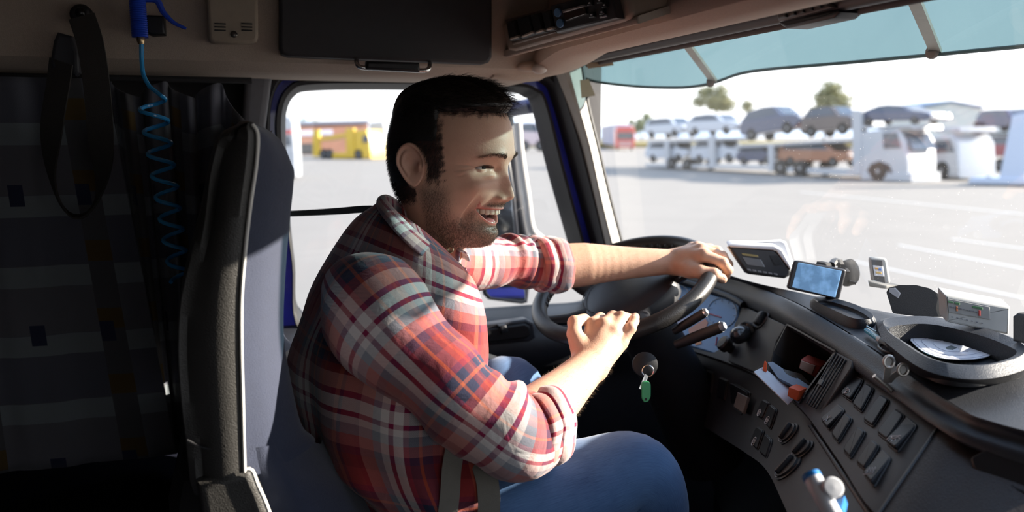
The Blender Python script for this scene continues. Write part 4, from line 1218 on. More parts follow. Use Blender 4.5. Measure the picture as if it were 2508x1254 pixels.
# little handheld in a cradle
DH = 1.50
hh = thing('remote_unit', 'small grey handheld unit with orange and blue label standing at the windscreen', 'remote', P(2150, 700, DH))
b = MB(); b.slab([P(x, y, DH) for x, y in rounded([(2128, 628), (2172, 632), (2182, 696), (2136, 694)], .14)], nrm(DV + RV * .35) * .020, .004); b.build('grey_case', mat('pale_grey_case', (.42, .42, .40), .4), hh)
b = MB(); b.slab([P(x, y, DH - .001) for x, y in ((2134, 636), (2160, 638), (2168, 694), (2143, 692))], A(.002, 0, 0), 0); b.build('dark_front', mat('remote_front', (.06, .06, .065), .3), hh)
b = MB(); b.slab([P(x, y, DH - .002) for x, y in ((2138, 650), (2161, 653), (2164, 677), (2142, 675))], A(.002, 0, 0), 0); b.build('white_label', M_WHITEP, hh)
for q_, c_, nm in ((((2143, 655), (2150, 656), (2151, 660), (2144, 659)), (.8, .4, .05), 'orange_mark'), (((2151, 657), (2158, 658), (2158, 663), (2152, 662)), (.08, .2, .5), 'blue_mark'), (((2145, 665), (2158, 667), (2159, 671), (2146, 669)), (.75, .5, .15), 'yellow_mark')):
    b = MB(); b.slab([P(x, y, DH - .003) for x, y in q_], A(.001, 0, 0), 0); b.build(nm, mat(nm + '_ink', c_, .5), hh)
cr = MB(); cr.slab([P(x, y, DH - .006) for x, y in ((2124, 686), (2132, 690), (2170, 700), (2170, 708), (2128, 702))], A(.03, 0, 0), .002)
tag(cr.build('cradle', mat('cradle_metal', (.20, .19, .17), .35, metal=.6)), 'short metal cradle under the grey handheld unit', 'cradle')
DK = 1.36
bk = thing('phone_holder', 'black angular holder with a pale sticker standing on the dash top', 'holder', P(2215, 770, DK))
b = MB(); b.slab([P(x, y, DK) for x, y in rounded([(2166, 716), (2172, 704), (2196, 698), (2230, 706), (2252, 720), (2242, 775), (2182, 768)], .08)], A(.03, -.01, 0), .005); b.build('holder_body', M_BLACK, bk)
b = MB(); b.slab([P(x, y, DK - .001) for x, y in ((2176, 706), (2190, 705), (2203, 718), (2198, 730), (2178, 716))], A(.003, 0, 0), .0005); b.build('pale_sticker', mat('grey_sticker', (.35, .35, .37), .4), bk)
b = MB(); b.slab([P(x, y, DK + .01) for x, y in ((2244, 724), (2252, 722), (2274, 774), (2264, 776))], A(.03, -.01, 0), .002); b.build('side_arm', M_BLACK, bk)
DE = 1.20
eb = thing('toll_tag_box', 'grey electronic box with a small coloured printed panel behind the tray', 'box', P(2390, 820, DE))
b = MB(); b.slab([P(x, y, DE) for x, y in rounded([(2314, 722), (2476, 752), (2472, 822), (2318, 790)], .04)], nrm(DV + RV * .15 + A(0, 0, .35)) * .03, .004); b.build('grey_case', mat('box_grey', (.40, .40, .38), .45), eb)
b = MB(); b.slab([P(x, y, DE - .001) for x, y in ((2320, 732), (2422, 752), (2424, 782), (2324, 764))], A(.002, 0, 0), 0); b.build('printed_panel', mat('box_print_panel', (.26, .26, .25), .5), eb)
for k, (q_, c_) in enumerate(((((2322, 737), (2334, 739), (2334, 743), (2322, 741)), (.05, .16, .06)), (((2338, 740), (2350, 742), (2350, 747), (2338, 745)), (.05, .16, .06)), (((2382, 749), (2406, 753), (2406, 758), (2382, 754)), (.05, .16, .06)), (((2342, 750), (2345, 751), (2345, 762), (2342, 761)), (.6, .15, .03)), (((2397, 760), (2401, 761), (2401, 774), (2397, 773)), (.5, .04, .03)))):
    b = MB(); b.slab([P(x, y, DE - .002) for x, y in q_], A(.001, 0, 0), 0); b.build(('green_print', 'green_print', 'green_print', 'orange_bar', 'red_bar')[k], mat('print_ink_%d' % k, c_, .5), eb)
b = MB()
for i in range(9): b.slab([P(x + 8 * i, y + 1.6 * i, DE - .002) for x, y in ((2326, 750), (2331, 751), (2331, 753), (2326, 752))], A(.001, 0, 0), 0)
for i in range(7): b.slab([P(x + 12 * i, y + 2.5 * i, DE - .002) for x, y in ((2330, 775), (2334, 776), (2334, 778), (2330, 777))], A(.001, 0, 0), 0)
b.build('small_print', mat('small_print_grey', (.12, .12, .13), .5), eb)
px_slab('black_case', [(2478, 775), (2490, 766), (2540, 772), (2540, 850), (2478, 836)], 1.12, A(.04, 0, 0), M_BLACK, 'black case at the right edge behind the tray', 'case', .004)

# ------------------------------------------------------------------ steering wheel
WC = A(0.724, 1.495, 2.190); WR = 0.18
wt, wa = radians(25), radians(20)
WN = A(-sin(wt) * cos(wa), -sin(wt) * sin(wa), cos(wt))
WE1 = nrm(np.cross(A(0, 1, 0), WN)); WE2 = np.cross(WN, WE1)       # e1 points forward-up, e2 to the left
def wp(a, r_=WR, h=0.0): return WC + r_ * (cos(a) * WE1 + sin(a) * WE2) + h * WN
sw = thing('steering_wheel', 'dark thick-rimmed steering wheel held by the driver', 'steering wheel', WC - WN * .3)
M_RIM = mat('worn_rim_leather', (0.030, 0.028, 0.027), 0.36, bump=0.25, bscale=500)
b = MB(); b.tube([wp(a) for a in np.linspace(0, 2 * pi, 120, endpoint=False)], 0.0165, 18, closed=True, up=WN); b.build('rim', M_RIM, sw)
# finger grips on the inner side of the far rim
b = MB()
for i in range(34):
    a = lerp(-1.2, 2.6, i / 33); b.ell(wp(a, WR - .0135), .0065, .0065, .007, 8, 6)
b.build('finger_grips', M_RIM, sw)
M_HUB = mat('hub_plastic', (0.022, 0.023, 0.028), 0.38, bump=0.1, bscale=700)
b = MB()
hub_out = [(0.095, -1.15), (0.112, -.35), (0.108, .35), (0.112, 1.1), (0.105, 1.9), (0.092, 2.6), (0.098, 3.4), (0.10, 4.3)]
pts = spl([A(r_ * cos(a), r_ * sin(a)) for r_, a in hub_out], 48, True)
rings = []
for k, h in ((1.0, -.05), (1.0, -.028), (.95, -.016), (.8, -.010), (.5, -.006), (.1, -.005)):
    rings.append([WC + k * (x * WE1 + y * WE2) + h * WN for x, y in pts])
b.loft(rings); b.build('hub', M_HUB, sw)
b = MB()
b.tube([WC + .088 * (cos(a) * WE1 + sin(a) * WE2) - .008 * WN + 0 * WN for a in np.linspace(.1, 3.4, 30)], .0012, 6)
b.build('hub_seam', M_BLACK, sw)
for a in (-.25, 1.9, 2.95, 4.45):
    b = MB(); b.tube([wp(a, .075, -.03), wp(a, .125, -.022), wp(a, WR - .006, -.003)], [.026, .020, .014], 12, flat=.55, up=WE2 if abs(sin(a)) < .6 else WE1); b.build('spoke', M_HUB, sw)
b = MB(); b.tube(spl([wp(-.55, .115, -.008), wp(-.42, .125, -.006), wp(-.12, .13, -.006), wp(.1, .122, -.008)], 14), .0022, 6); b.build('spoke_trim', mat('steel_trim', (.3, .31, .33), .3, metal=.8), sw)
col = thing('steering_column', 'dark steering column shroud below the wheel', 'column', WC - WN * .35)
b = MB()
c0, c1, c2 = WC - WN * .05, WC - WN * .13 + A(.03, 0, 0), WC - WN * .40 + A(.10, 0, -.05)
b.tube(spl([c0, c1, c2], 14), np.linspace(.055, .085, 14), 20); b.build('shroud', M_BLACK, col)
def stalk(name, pa_, pb_, Da, Db, r_, tipm, label):
    t_ = thing(name, label, 'stalk', P(*pa_, Da))
    a_, c_ = P(*pa_, Da), P(*pb_, Db)
    b = MB(); b.tube([a_, lerp(a_, c_, .3), lerp(a_, c_, .93)], [r_ * .8, r_, r_], 12, flat=.6); b.build('lever_body', M_BLACK, t_)
    b = MB(); b.tube([lerp(a_, c_, .92), lerp(a_, c_, .97), c_], [r_ * .9, r_ * .85, r_ * .6], 12, flat=.7); b.build('tip', tipm, t_)
stalk('column_stalk', (1650, 812), (1732, 762), 1.52, 1.47, .0085, mat('bright_tip', (.7, .7, .7), .2, metal=.7), 'upper black column stalk with a bright tip right of the wheel')
stalk('column_stalk', (1655, 845), (1776, 797), 1.50, 1.42, .010, mat('grey_tip', (.20, .25, .30), .35), 'lower longer column stalk with a grey tip right of the wheel')

# ignition key and tag
ky = thing('ignition_keys', 'bunch of keys with a green tag hanging from the ignition', 'keys', P(1585, 905, 1.42))
DKY = 1.42
b = MB(); b.lathe([(.022, 0), (.022, .012), (.012, .016), (.001, .016)], frame(P(1578, 893, DKY + .02), RV, z=-ray(1578, 893)), 22); b.build('ignition_lock', M_BLACK, ky)
b = MB(); b.tube([P(1587 + 14 * cos(a), 909 + 14 * sin(a), DKY) for a in np.linspace(0, 2 * pi, 24, endpoint=False)], .0012, 6, closed=True); b.build('key_ring', M_CHROME, ky)
for x1, y1 in ((1568, 952), (1577, 948)):
    b = MB(); b.slab([P(x, y, DKY - .003) for x, y in ((1580, 916), (1587, 920), (x1 + 4, y1 + 2), (x1 - 3, y1))], DV * .002, 0); b.build('key', M_CHROME, ky)
q = [(1575, 936), (1588, 934), (1594, 940), (1594, 972), (1588, 984), (1578, 986), (1572, 976), (1572, 942)]
b = MB(); b.slab([P(x, y, DKY - .008) for x, y in rounded(q, .2)], DV * .004, .001); tg = b.build('green_tag', mat('green_tag_plastic', (.06, .42, .16), .35), ky); tg['label'] = 'green plastic key tag'
b = MB(); b.slab([P(1582 + 3 * cos(a), 978 + 3.5 * sin(a), DKY - .0085) for a in np.linspace(0, 2 * pi, 12, endpoint=False)], DV * .001, 0); b.build('tag_hole', M_BLACK, tg)
# ================================================================== driver's seat
seat = thing('driver_seat', 'tall driver seat with dark leather side and navy cloth front', 'seat', (0.1, 1.28, 1.6))
M_LEATH = mat('dark_seat_leather', (0.036, 0.034, 0.031), 0.48, bump=0.35, bscale=800, voronoi=True)
M_NAVY = mat('navy_seat_cloth', (0.020, 0.028, 0.060), 0.8, bump=0.5, bscale=800, sheen=.25)
M_PIPE = mat('pale_piping', (0.75, 0.73, 0.68), 0.4)
YN, YF = 1.02, 1.70     # near and far side of the back rest, widened outward to shade the curtain
# side outline in pixels on the near face: back edge, piping line, front edge
SB = [(600, 300), (548, 330), (522, 400), (498, 520), (468, 640), (446, 740), (439, 860), (447, 980), (459, 1080), (470, 1185)]
SP = [(618, 304), (631, 330), (628, 400), (615, 490), (602, 600), (592, 720), (591, 840), (594, 960), (597, 1080), (600, 1176)]
SF = [(640, 312), (682, 345), (708, 400), (716, 440), (704, 560), (694, 690), (690, 820), (704, 930), (735, 1060), (770, 1100)]
N_S = 60
sb_ = spl_ctl([onY(x, y, YN) for x, y in SB], 8)
sp2 = spl_ctl([onY(x, y, YN - .012) for x, y in SP], 8)
sf_ = spl_ctl([onY(x, y, YN + .04) for x, y in SF], 8)
n_ = len(sb_)
hw = (YF - YN) / 2
def back_row(i):
    """half cross-section of the leather shell at station i, near side to far side round the back"""
    a, p = sb_[i], sp2[i]
    k = min(1.0, .55 + i / 8 * .45) if i < 8 else 1.0
    pts = [p, lerp(p, a, .3) + A(0, -.012, 0), lerp(p, a, .7) + A(0, -.006, 0), a + A(.012, .002, 0), a + A(-.004, .022, 0)]
    m = [a + A(-.012, hw * 1.0, 0)]
    far = [q * A(1, 0, 1) + A(0, YN + YF - q[1], 0) for q in pts[::-1]]
    return spl(pts + m + far, 60)
b = MB(); b.grid(np.array([back_row(i) for i in range(n_)]), flip=True)
top = back_row(0); c_ = top.mean(0)
b.grid(np.array([top, c_ + (top - c_) * .6 + A(0, 0, .004), c_ + (top - c_) * .05 + A(0, 0, .004)]))
# foot of the shell
bt = back_row(n_ - 1); c2_ = bt.mean(0)
b.grid(np.array([bt, bt + A(.004, 0, -.015), c2_ + (bt - c2_) * .8 + A(0, 0, -.02)]), flip=True)
shell = b.build('back_shell', M_LEATH, seat)
sm = MB(); sm.tube([onY(x, y, YN - .0125) for x, y in spl([(458, 1078), (500, 1096), (560, 1105), (596, 1107)], 20)], .0016, 6); sm.build('shell_seam', M_BLACK, shell)
def front_row(i):
    p, q = sp2[i], sf_[i]
    w = q - p
    pts = [p + A(.001, .003, 0), p + w * .45 + A(0, -.004, 0), p + w * .85 + A(.0, .006, 0), q + A(.004, .035, 0), q + A(-.012, .085, 0), q + A(-.022, .12, 0)]
    mid = [q + A(-.02, hw - .04, 0)]
    far = [v * A(1, 0, 1) + A(0, YN + YF - v[1], 0) for v in pts[::-1]]
    return spl(pts + mid + far, 64)
b = MB(); b.grid(np.array([front_row(i) for i in range(n_)]))
tp = front_row(0); c3 = tp.mean(0)
b.grid(np.array([tp, c3 + (tp - c3) * .5 + A(0, 0, .006), c3 + (tp - c3) * .04 + A(0, 0, .006)]), flip=True)
b.build('cloth_front', M_NAVY, seat, sharp=0)
b = MB(); b.tube(sp2 + A(0, -.003, 0), .0022, 8)
b.build('piping', M_PIPE, seat)['label'] = 'pale piping down the side of the back rest'
# lower side bolster and cushion
b = MB()
lo = [(480, 1184), (604, 1150), (622, 1160), (640, 1200), (664, 1270), (680, 1330), (500, 1330)]
b.slab([onY(x, y, YN - .02) for x, y in lo], A(0, .5, 0), .012); b.build('side_panel', M_LEATH, seat)
b = MB(); b.tube([onY(x, y, YN - .024) for x, y in spl([(603, 1150), (617, 1152), (630, 1185), (650, 1230), (668, 1280)], 20)], .0026, 8); b.build('panel_piping', M_PIPE, seat)
cu = []
for (x0, y0), (x1, y1), yb in (((602, 1100), (760, 1080), 0), ((616, 1150), (800, 1135), 0), ((640, 1190), (850, 1190), 0), ((664, 1260), (905, 1255), 0), ((680, 1330), (980, 1330), 0)):
    p, q = onY(x0, y0, YN + .0), onY(x1, y1, YN + .10)
    row = [p, lerp(p, q, .3) + A(0, -.03, .012), lerp(p, q, .7) + A(0, -.02, .010), q, q + A(.02, .06, -.02), q + A(.02, .34, -.02), p + A(.05, .40, -.03)]
    cu.append(spl(row, 40))
cu = np.array(cu); cu = spl_ctl(cu.reshape(5, -1), 8).reshape(-1, 40, 3)
b = MB(); b.grid(cu); b.build('cushion_bolster', M_NAVY, seat, sharp=0)

b = MB(); b.box((0.20, 1.46, 1.66), 0.66, 0.56, 0.74, 0.06); b.build('sun_block_base', mat('seat_base_black', (.012, .012, .013), .7), seat)  # added hidden base block, sized to keep sun off the bunk
# ================================================================== the driver
# --- smooth distance-field shapes turned into one skin (forearms, hands)
class SDF:
    def __init__(s, lo, hi, h):
        s.h = h; s.lo = np.array(lo, np.float32)
        s.n = np.ceil((np.array(hi) - np.array(lo)) / h).astype(int) + 1
        s.D = np.full(s.n, 0.05, np.float32)
    def _box(s, lo, hi):
        a = np.clip(((np.array(lo) - s.lo) / s.h).astype(int), 0, s.n - 1)
        b = np.clip(((np.array(hi) - s.lo) / s.h).astype(int) + 2, 1, s.n)
        sl = tuple(slice(i, j) for i, j in zip(a, b))
        g = [(s.lo[k] + s.h * np.arange(a[k], b[k])).astype(np.float32) for k in range(3)]
        return sl, g
    def cone(s, a, b, ra, rb, k=0.004, flat=None):
        a, b = np.asarray(a, np.float32), np.asarray(b, np.float32)
        m = max(ra, rb) + 0.02 + k
        sl, (X, Y, Z) = s._box(np.minimum(a, b) - m, np.maximum(a, b) + m)
        ab = b - a; L2 = float(ab @ ab) + 1e-12
        px, py, pz = X[:, None, None] - a[0], Y[None, :, None] - a[1], Z[None, None, :] - a[2]
        t = np.clip((px * ab[0] + py * ab[1] + pz * ab[2]) / L2, 0, 1)
        dx, dy, dz = px - t * ab[0], py - t * ab[1], pz - t * ab[2]
        if flat is not None:       # squash along an axis: (axis, factor)
            ax, fa = flat
            q = dx * ax[0] + dy * ax[1] + dz * ax[2]
            d = np.sqrt(np.maximum(dx * dx + dy * dy + dz * dz - q * q, 0) + (q / fa) ** 2) - (ra + (rb - ra) * t)
            d = d * min(1, fa)
        else:
            d = np.sqrt(dx * dx + dy * dy + dz * dz) - (ra + (rb - ra) * t)
        c = s.D[sl]
        hh = np.clip(0.5 + 0.5 * (c - d) / k, 0, 1)
        s.D[sl] = c + (d - c) * hh - k * hh * (1 - hh)
    def mesh(s):
        D = s.D
        neg = D < 0
        n = s.n
        cnt = np.zeros(n - 1, np.int8)
        for i in (0, 1):
            for j in (0, 1):
                for k in (0, 1):
                    cnt += neg[i:n[0] - 1 + i, j:n[1] - 1 + j, k:n[2] - 1 + k]
        act = (cnt > 0) & (cnt < 8)
        idx = np.full(n - 1, -1, np.int64)
        cells = np.argwhere(act)
        idx[act] = np.arange(len(cells))
        acc = np.zeros((len(cells), 3)); w = np.zeros(len(cells))
        cor = [(i, j, k) for i in (0, 1) for j in (0, 1) for k in (0, 1)]
        val = {c: D[cells[:, 0] + c[0], cells[:, 1] + c[1], cells[:, 2] + c[2]] for c in cor}
        for c in cor:
            for ax in range(3):
                if c[ax] == 0:
                    e = list(c); e[ax] = 1; e = tuple(e)
                    a, b = val[c], val[e]
                    m = (a < 0) != (b < 0)
                    t = np.where(m, a / (a - b + 1e-20), 0)
                    for q in range(3):
                        acc[:, q] += m * (c[q] + (t if q == ax else 0))
                    w += m
        V = (cells + acc / w[:, None]) * s.h + s.lo
        F = []
        for ax in range(3):
            o1, o2 = [(1, 2), (2, 0), (0, 1)][ax]
            sl0 = [slice(None)] * 3; sl1 = [slice(None)] * 3
            sl0[ax] = slice(0, n[ax] - 1); sl1[ax] = slice(1, n[ax])
            ch = neg[tuple(sl0)] != neg[tuple(sl1)]
            P_ = np.argwhere(ch)
            ok = (P_[:, o1] > 0) & (P_[:, o2] > 0) & (P_[:, o1] < n[o1] - 1) & (P_[:, o2] < n[o2] - 1)
            P_ = P_[ok]
            q = []
            for a, b in ((0, 0), (-1, 0), (-1, -1), (0, -1)):
                c = P_.copy(); c[:, o1] += a; c[:, o2] += b
                q.append(idx[c[:, 0], c[:, 1], c[:, 2]])
            q = np.stack(q, 1)
            fl = neg[P_[:, 0], P_[:, 1], P_[:, 2]]
            q[~fl] = q[~fl][:, ::-1]
            F.append(q)
        F = np.vstack(F)
        e0 = F.ravel(); e1 = np.roll(F, -1, 1).ravel()
        for _ in range(9):       # relax the steps of the sampling grid
            acc = np.zeros_like(V); w = np.zeros(len(V))
            for a_, b_ in ((e0, e1), (e1, e0)):
                w += np.bincount(a_, minlength=len(V))
                for q_ in range(3): acc[:, q_] += np.bincount(a_, V[b_, q_], len(V))
            V = V * .45 + .55 * acc / np.maximum(w, 1)[:, None]
        return V, F

def skinmat():
    m = bpy.data.materials.new('skin'); m.use_nodes = True
    N, L = m.node_tree.nodes, m.node_tree.links
    b = N['Principled BSDF']; b.inputs['Roughness'].default_value = 0.46
    b.inputs['Specular IOR Level'].default_value = 0.4
    b.inputs['Subsurface Weight'].default_value = 0.12
    b.inputs['Subsurface Radius'].default_value = (0.010, 0.004, 0.002)
    b.inputs['Subsurface Scale'].default_value = 1.0
    tc = N.new('ShaderNodeTexCoord'); nz = N.new('ShaderNodeTexNoise'); nz.inputs['Scale'].default_value = 55; nz.inputs['Detail'].default_value = 5
    L.new(tc.outputs['Object'], nz.inputs['Vector'])
    def mix(fac, c1, c2):
        n = N.new('ShaderNodeMix'); n.data_type = 'RGBA'
        if isinstance(fac, float): n.inputs[0].default_value = fac
        else: L.new(fac, n.inputs[0])
        for i, c in ((6, c1), (7, c2)):
            if isinstance(c, tuple): n.inputs[i].default_value = (*c, 1)
            else: L.new(c, n.inputs[i])
        return n.outputs[2]
    base = mix(nz.outputs[0], (0.60, 0.355, 0.245), (0.72, 0.465, 0.335))
    at = N.new('ShaderNodeAttribute'); at.attribute_name = 'tint'
    sp = N.new('ShaderNodeSeparateColor'); L.new(at.outputs['Color'], sp.inputs[0])
    n2 = N.new('ShaderNodeTexNoise'); n2.inputs['Scale'].default_value = 420; n2.inputs['Detail'].default_value = 3
    L.new(tc.outputs['Object'], n2.inputs['Vector'])
    mr = N.new('ShaderNodeMapRange'); mr.inputs[1].default_value = .35; mr.inputs[2].default_value = .65; mr.inputs[3].default_value = .55
    L.new(n2.outputs[0], mr.inputs[0])
    ml = N.new('ShaderNodeMath'); ml.operation = 'MULTIPLY'; L.new(sp.outputs[1], ml.inputs[0]); L.new(mr.outputs[0], ml.inputs[1])
    c = mix(ml.outputs[0], base, (0.12, 0.075, 0.055))
    c = mix(sp.outputs[0], c, (0.50, 0.17, 0.14))
    c = mix(sp.outputs[2], c, (0.05, 0.01, 0.01))
    L.new(c, b.inputs['Base Color'])
    n3 = N.new('ShaderNodeTexNoise'); n3.inputs['Scale'].default_value = 330; n3.inputs['Detail'].default_value = 4
    L.new(tc.outputs['Object'], n3.inputs['Vector'])
    bp = N.new('ShaderNodeBump'); bp.inputs['Strength'].default_value = .25; bp.inputs['Distance'].default_value = .0012
    L.new(n3.outputs[0], bp.inputs['Height']); L.new(bp.outputs[0], b.inputs['Normal'])
    return m
M_SKIN = skinmat()

# --- head frame: f forward (the way the face looks), u up, s to his right (towards the passenger side); millimetres
HA = radians(25)
DH = A(sin(YAW), cos(YAW), 0)
HF = cos(HA) * RV - sin(HA) * DH
HS = -sin(HA) * RV - cos(HA) * DH
HO = P(1083, 420, 1.33)
def HL(f, u, s): return HO + 0.001 * (np.multiply.outer(np.asarray(f, float), HF) + np.multiply.outer(np.asarray(u, float), A(0, 0, 1)) + np.multiply.outer(np.asarray(s, float), HS))

KR = np.array([  # front f,u ; back f,u ; half width ; pointedness of the front
    (34, 140, 12, 140, 10, 1.0), (76, 129, -40, 126, 52, 1.0), (102, 106, -68, 100, 70, 1.0), (117, 80, -80, 72, 77, .95), (123, 52, -86, 45, 79, .92),
    (122, 28, -87, 20, 78, .92), (115, 10, -84, -2, 75, .95), (111, -5, -78, -22, 74, 1.0), (110, -22, -71, -38, 72, 1.05), (109, -42, -65, -52, 69, 1.1),
    (108, -52, -62, -62, 66, 1.12), (102, -66, -60, -72, 62, 1.15), (96, -80, -60, -84, 58, 1.12), (95, -98, -60, -98, 53, 1.05), (80, -118, -62, -110, 50, 1.0),
    (55, -117, -64, -122, 53, 1.0), (36, -124, -68, -136, 57, 1.0), (26, -150, -78, -158, 62, 1.0), (18, -200, -95, -195, 74, 1.0)], float)
ki = np.r_[np.linspace(0, 5, 60, endpoint=False), np.linspace(5, 14.4, 230, endpoint=False), np.linspace(14.4, 18, 45)]
dense_ = spl_ctl(KR, 24)
KK = np.stack([np.interp(ki, np.arange(len(dense_)) / 24., dense_[:, j]) for j in range(6)], 1)
NPH = 260
tt = np.linspace(0, 1, NPH, endpoint=False)
phi = 2 * pi * tt - 0.5 * np.sin(2 * pi * tt)
xi = np.cos(phi); xi = xi - 0.16 * (1 - xi ** 2)
HV = np.zeros((len(KK), NPH, 3))
for i, (fa, ua, fb, ub, w, pw) in enumerate(KK):
    g = (1 + xi) / 2
    pwf = np.where(np.cos(phi) > 0, 1 + (pw - 1) * np.cos(phi), 1.0)
    HV[i, :, 0] = fb + (fa - fb) * g
    HV[i, :, 1] = ub + (ua - ub) * g
    HV[i, :, 2] = w * np.sign(np.sin(phi)) * np.abs(np.sin(phi)) ** pwf
HVV = HV.reshape(-1, 3)
def gauss(c, r):
    d = (HVV - np.array(c, float)) / np.array(r, float)
    return np.exp(-(d ** 2).sum(1))
def grab(c, r, v): HVV[:] += gauss(c, r)[:, None] * np.array(v, float)
f_, u_, s_ = HVV[:, 0].copy(), HVV[:, 1].copy(), HVV[:, 2].copy()
frontm = sstep(55, 85, f_)
# nose
nu = [-54, -50, -46, -42, -37, -30, -20, -5, 4, 12, 20]
hN = np.interp(u_, nu, [0, 1.5, 8, 16.5, 20, 18.5, 14.5, 8.5, 5, 2, 0])
wN = np.interp(u_, nu, [9, 9, 9.5, 10.5, 11, 9.8, 8.2, 7.5, 8, 10, 12])
HVV[:, 0] += frontm * hN * np.exp(-(np.abs(s_) / wN) ** 2.2)
for sg in (-1, 1):
    grab((112, -41, 14.5 * sg), (9, 6.5, 6.5), (7, 0, 3.5 * sg))        # nostril wings
    grab((118, -47.5, 8 * sg), (6, 2.6, 4), (-5, 3.5, 0))            # nostrils
    grab((100, 9, 33 * sg), (30, 12, 17), (-8.5, 0, -1 * sg))         # eye sockets
    grab((104, 3, 17 * sg), (20, 9, 6), (-5, 0, -1.5 * sg))
    grab((112, 27, 26 * sg), (25, 8, 18), (4.5, -1.5, 1 * sg))       # brow ridge
    grab((88, -24, 46 * sg), (24, 17, 18), (5, 3, 5.5 * sg))         # smiling cheeks
    grab((75, 2, 58 * sg), (20, 10, 12), (1.5, 0, 2.5 * sg))
    grab((70, -60, 52 * sg), (20, 22, 14), (0, 0, -2.5 * sg))        # hollow below the cheek
    grab((40, -78, 58 * sg), (26, 20, 16), (0, 0, 2.0 * sg))         # jaw angle
    # fold from the nose wing round the mouth corner
    for t in np.linspace(0, 1, 25):
        c = (lerp(108, 80, t), lerp(-36, -76, t), lerp(19, 41, t ** .8) * sg)
        grab(c, (8, 5.2, 4.4), (-.36, 0.05, -.24 * sg))
        c2 = (lerp(106, 78, t), lerp(-33, -70, t), lerp(24, 47, t ** .8) * sg)
        grab(c2, (9, 6, 5), (.26, 0.10, .26 * sg))
    # crow's feet
    for k, (du, sl_) in enumerate(((2, .12), (-2, -.15), (-6, -.4))):
        for t in np.linspace(0, 1, 12):
            grab((78 - 14 * t, 10 + du + sl_ * 20 * t, (52 + 8 * t) * sg), (6, 1.5, 4), (-.25, 0, -.35 * sg))
    grab((98, -2, 31 * sg), (14, 4.5, 15), (4.2, 0, 0))                # pouch under the eye
    grab((94, -10.5, 32 * sg), (14, 2.2, 16), (-1.3, 0, 0))
grab((98, -100, 0), (22, 11, 20), (4, 0, 0))                          # chin
grab((98, -86, 0), (12, 5, 22), (-3.5, 0, 0))                         # groove under the lip
for sg in (-1, 1): grab((34, -130, 40 * sg), (26, 34, 16), (0, 0, -3 * sg))
# eyes: lids bulge over each ball, parted by a narrow slit
EYES = []
LASH = np.zeros(len(HVV))
for sg in (1, -1):
    m_ = (np.abs(HVV[:, 1] - 9) < 2.5) & (np.abs(HVV[:, 2] - 33 * sg) < 2.5) & (HVV[:, 0] > 30)
    ec = np.array([HVV[m_, 0].mean() + 2.2 - 14.3, 9.0, 32.5 * sg]); EYES.append((sg, ec))
    d2 = (HVV[:, 1] - ec[1]) ** 2 + (HVV[:, 2] - ec[2]) ** 2
    fs = ec[0] + np.sqrt(np.maximum(14.3 ** 2 - d2, 0)) - 14 * sstep(10.5, 14.3, np.sqrt(d2))
    k_ = 3.0
    hh_ = np.clip(.5 + .5 * (fs - HVV[:, 0]) / k_, 0, 1) * (HVV[:, 0] > 50) * (d2 < 14.2 ** 2)
    HVV[:, 0] += hh_ * (fs - HVV[:, 0]) + k_ * hh_ * (1 - hh_)
    ds = (HVV[:, 2] - ec[2]) * sg
    us = ec[1] + .8 - .010 * ds ** 2 + .03 * ds            # middle line of the slit
    hs_ = 2.3 * np.sqrt(np.clip(1 - (ds / 13.5) ** 2, 0, 1))
    e_ = (HVV[:, 1] - us)
    op = np.clip((hs_ - np.abs(e_)) / .7, 0, 1) * (np.abs(ds) < 13.5) * (HVV[:, 0] > 60)
    HVV[:, 0] -= 7 * op
    LASH = np.maximum(LASH, (np.abs(ds) < 14.5) * (HVV[:, 0] > 60) * np.maximum(np.exp(-((e_ - hs_ - .3) / .9) ** 2), .5 * np.exp(-((e_ + hs_ + .2) / .7) ** 2)))
    LASH = np.maximum(LASH, op)
# mouth: lips rolled outwards, opening pushed in
f_, u_, s_ = HVV[:, 0].copy(), HVV[:, 1].copy(), HVV[:, 2].copy()
MW = 35.0
q = np.clip(np.abs(s_) / MW, 0, 1.3)
utop = -57.5 + 4.5 * q ** 2
ubot = -80.0 + 27.0 * q ** 2.4
face = sstep(40, 60, f_)
HVV[:, 0] -= face * 7.0 * np.exp(-((u_ + 60) / 20) ** 2) * q ** 2 * (q < 1.3)     # corners drawn back
inside_ = face * np.clip(np.minimum(utop - u_, u_ - ubot) / 1.6, 0, 1) * (np.abs(s_) < MW)
dl = np.where(face > .5, np.minimum(np.abs(u_ - utop), np.abs(u_ - ubot)), 99)
lipw = np.where(np.abs(u_ - utop) < np.abs(u_ - ubot), 3.6, 5.0)
lip = face * np.exp(-(dl / lipw) ** 2) * (np.abs(s_) < MW + 3) * (1 - inside_)
HVV[:, 0] += lip * 3.0 * (1 - .6 * q)
HVV[:, 1] += lip * np.where(np.abs(u_ - utop) < np.abs(u_ - ubot), -.8, .8)
HVV[:, 0] -= inside_ * 21.0
inm = inside_
_G = HVV.reshape(len(KK), NPH, 3)
for _ in range(4):          # relax the skin a little
    av = (np.roll(_G, 1, 1) + np.roll(_G, -1, 1)) / 2
    av[1:-1] = (av[1:-1] + (_G[:-2] + _G[2:]) / 2) / 2
    _G[1:-1] = _G[1:-1] * .5 + av[1:-1] * .5
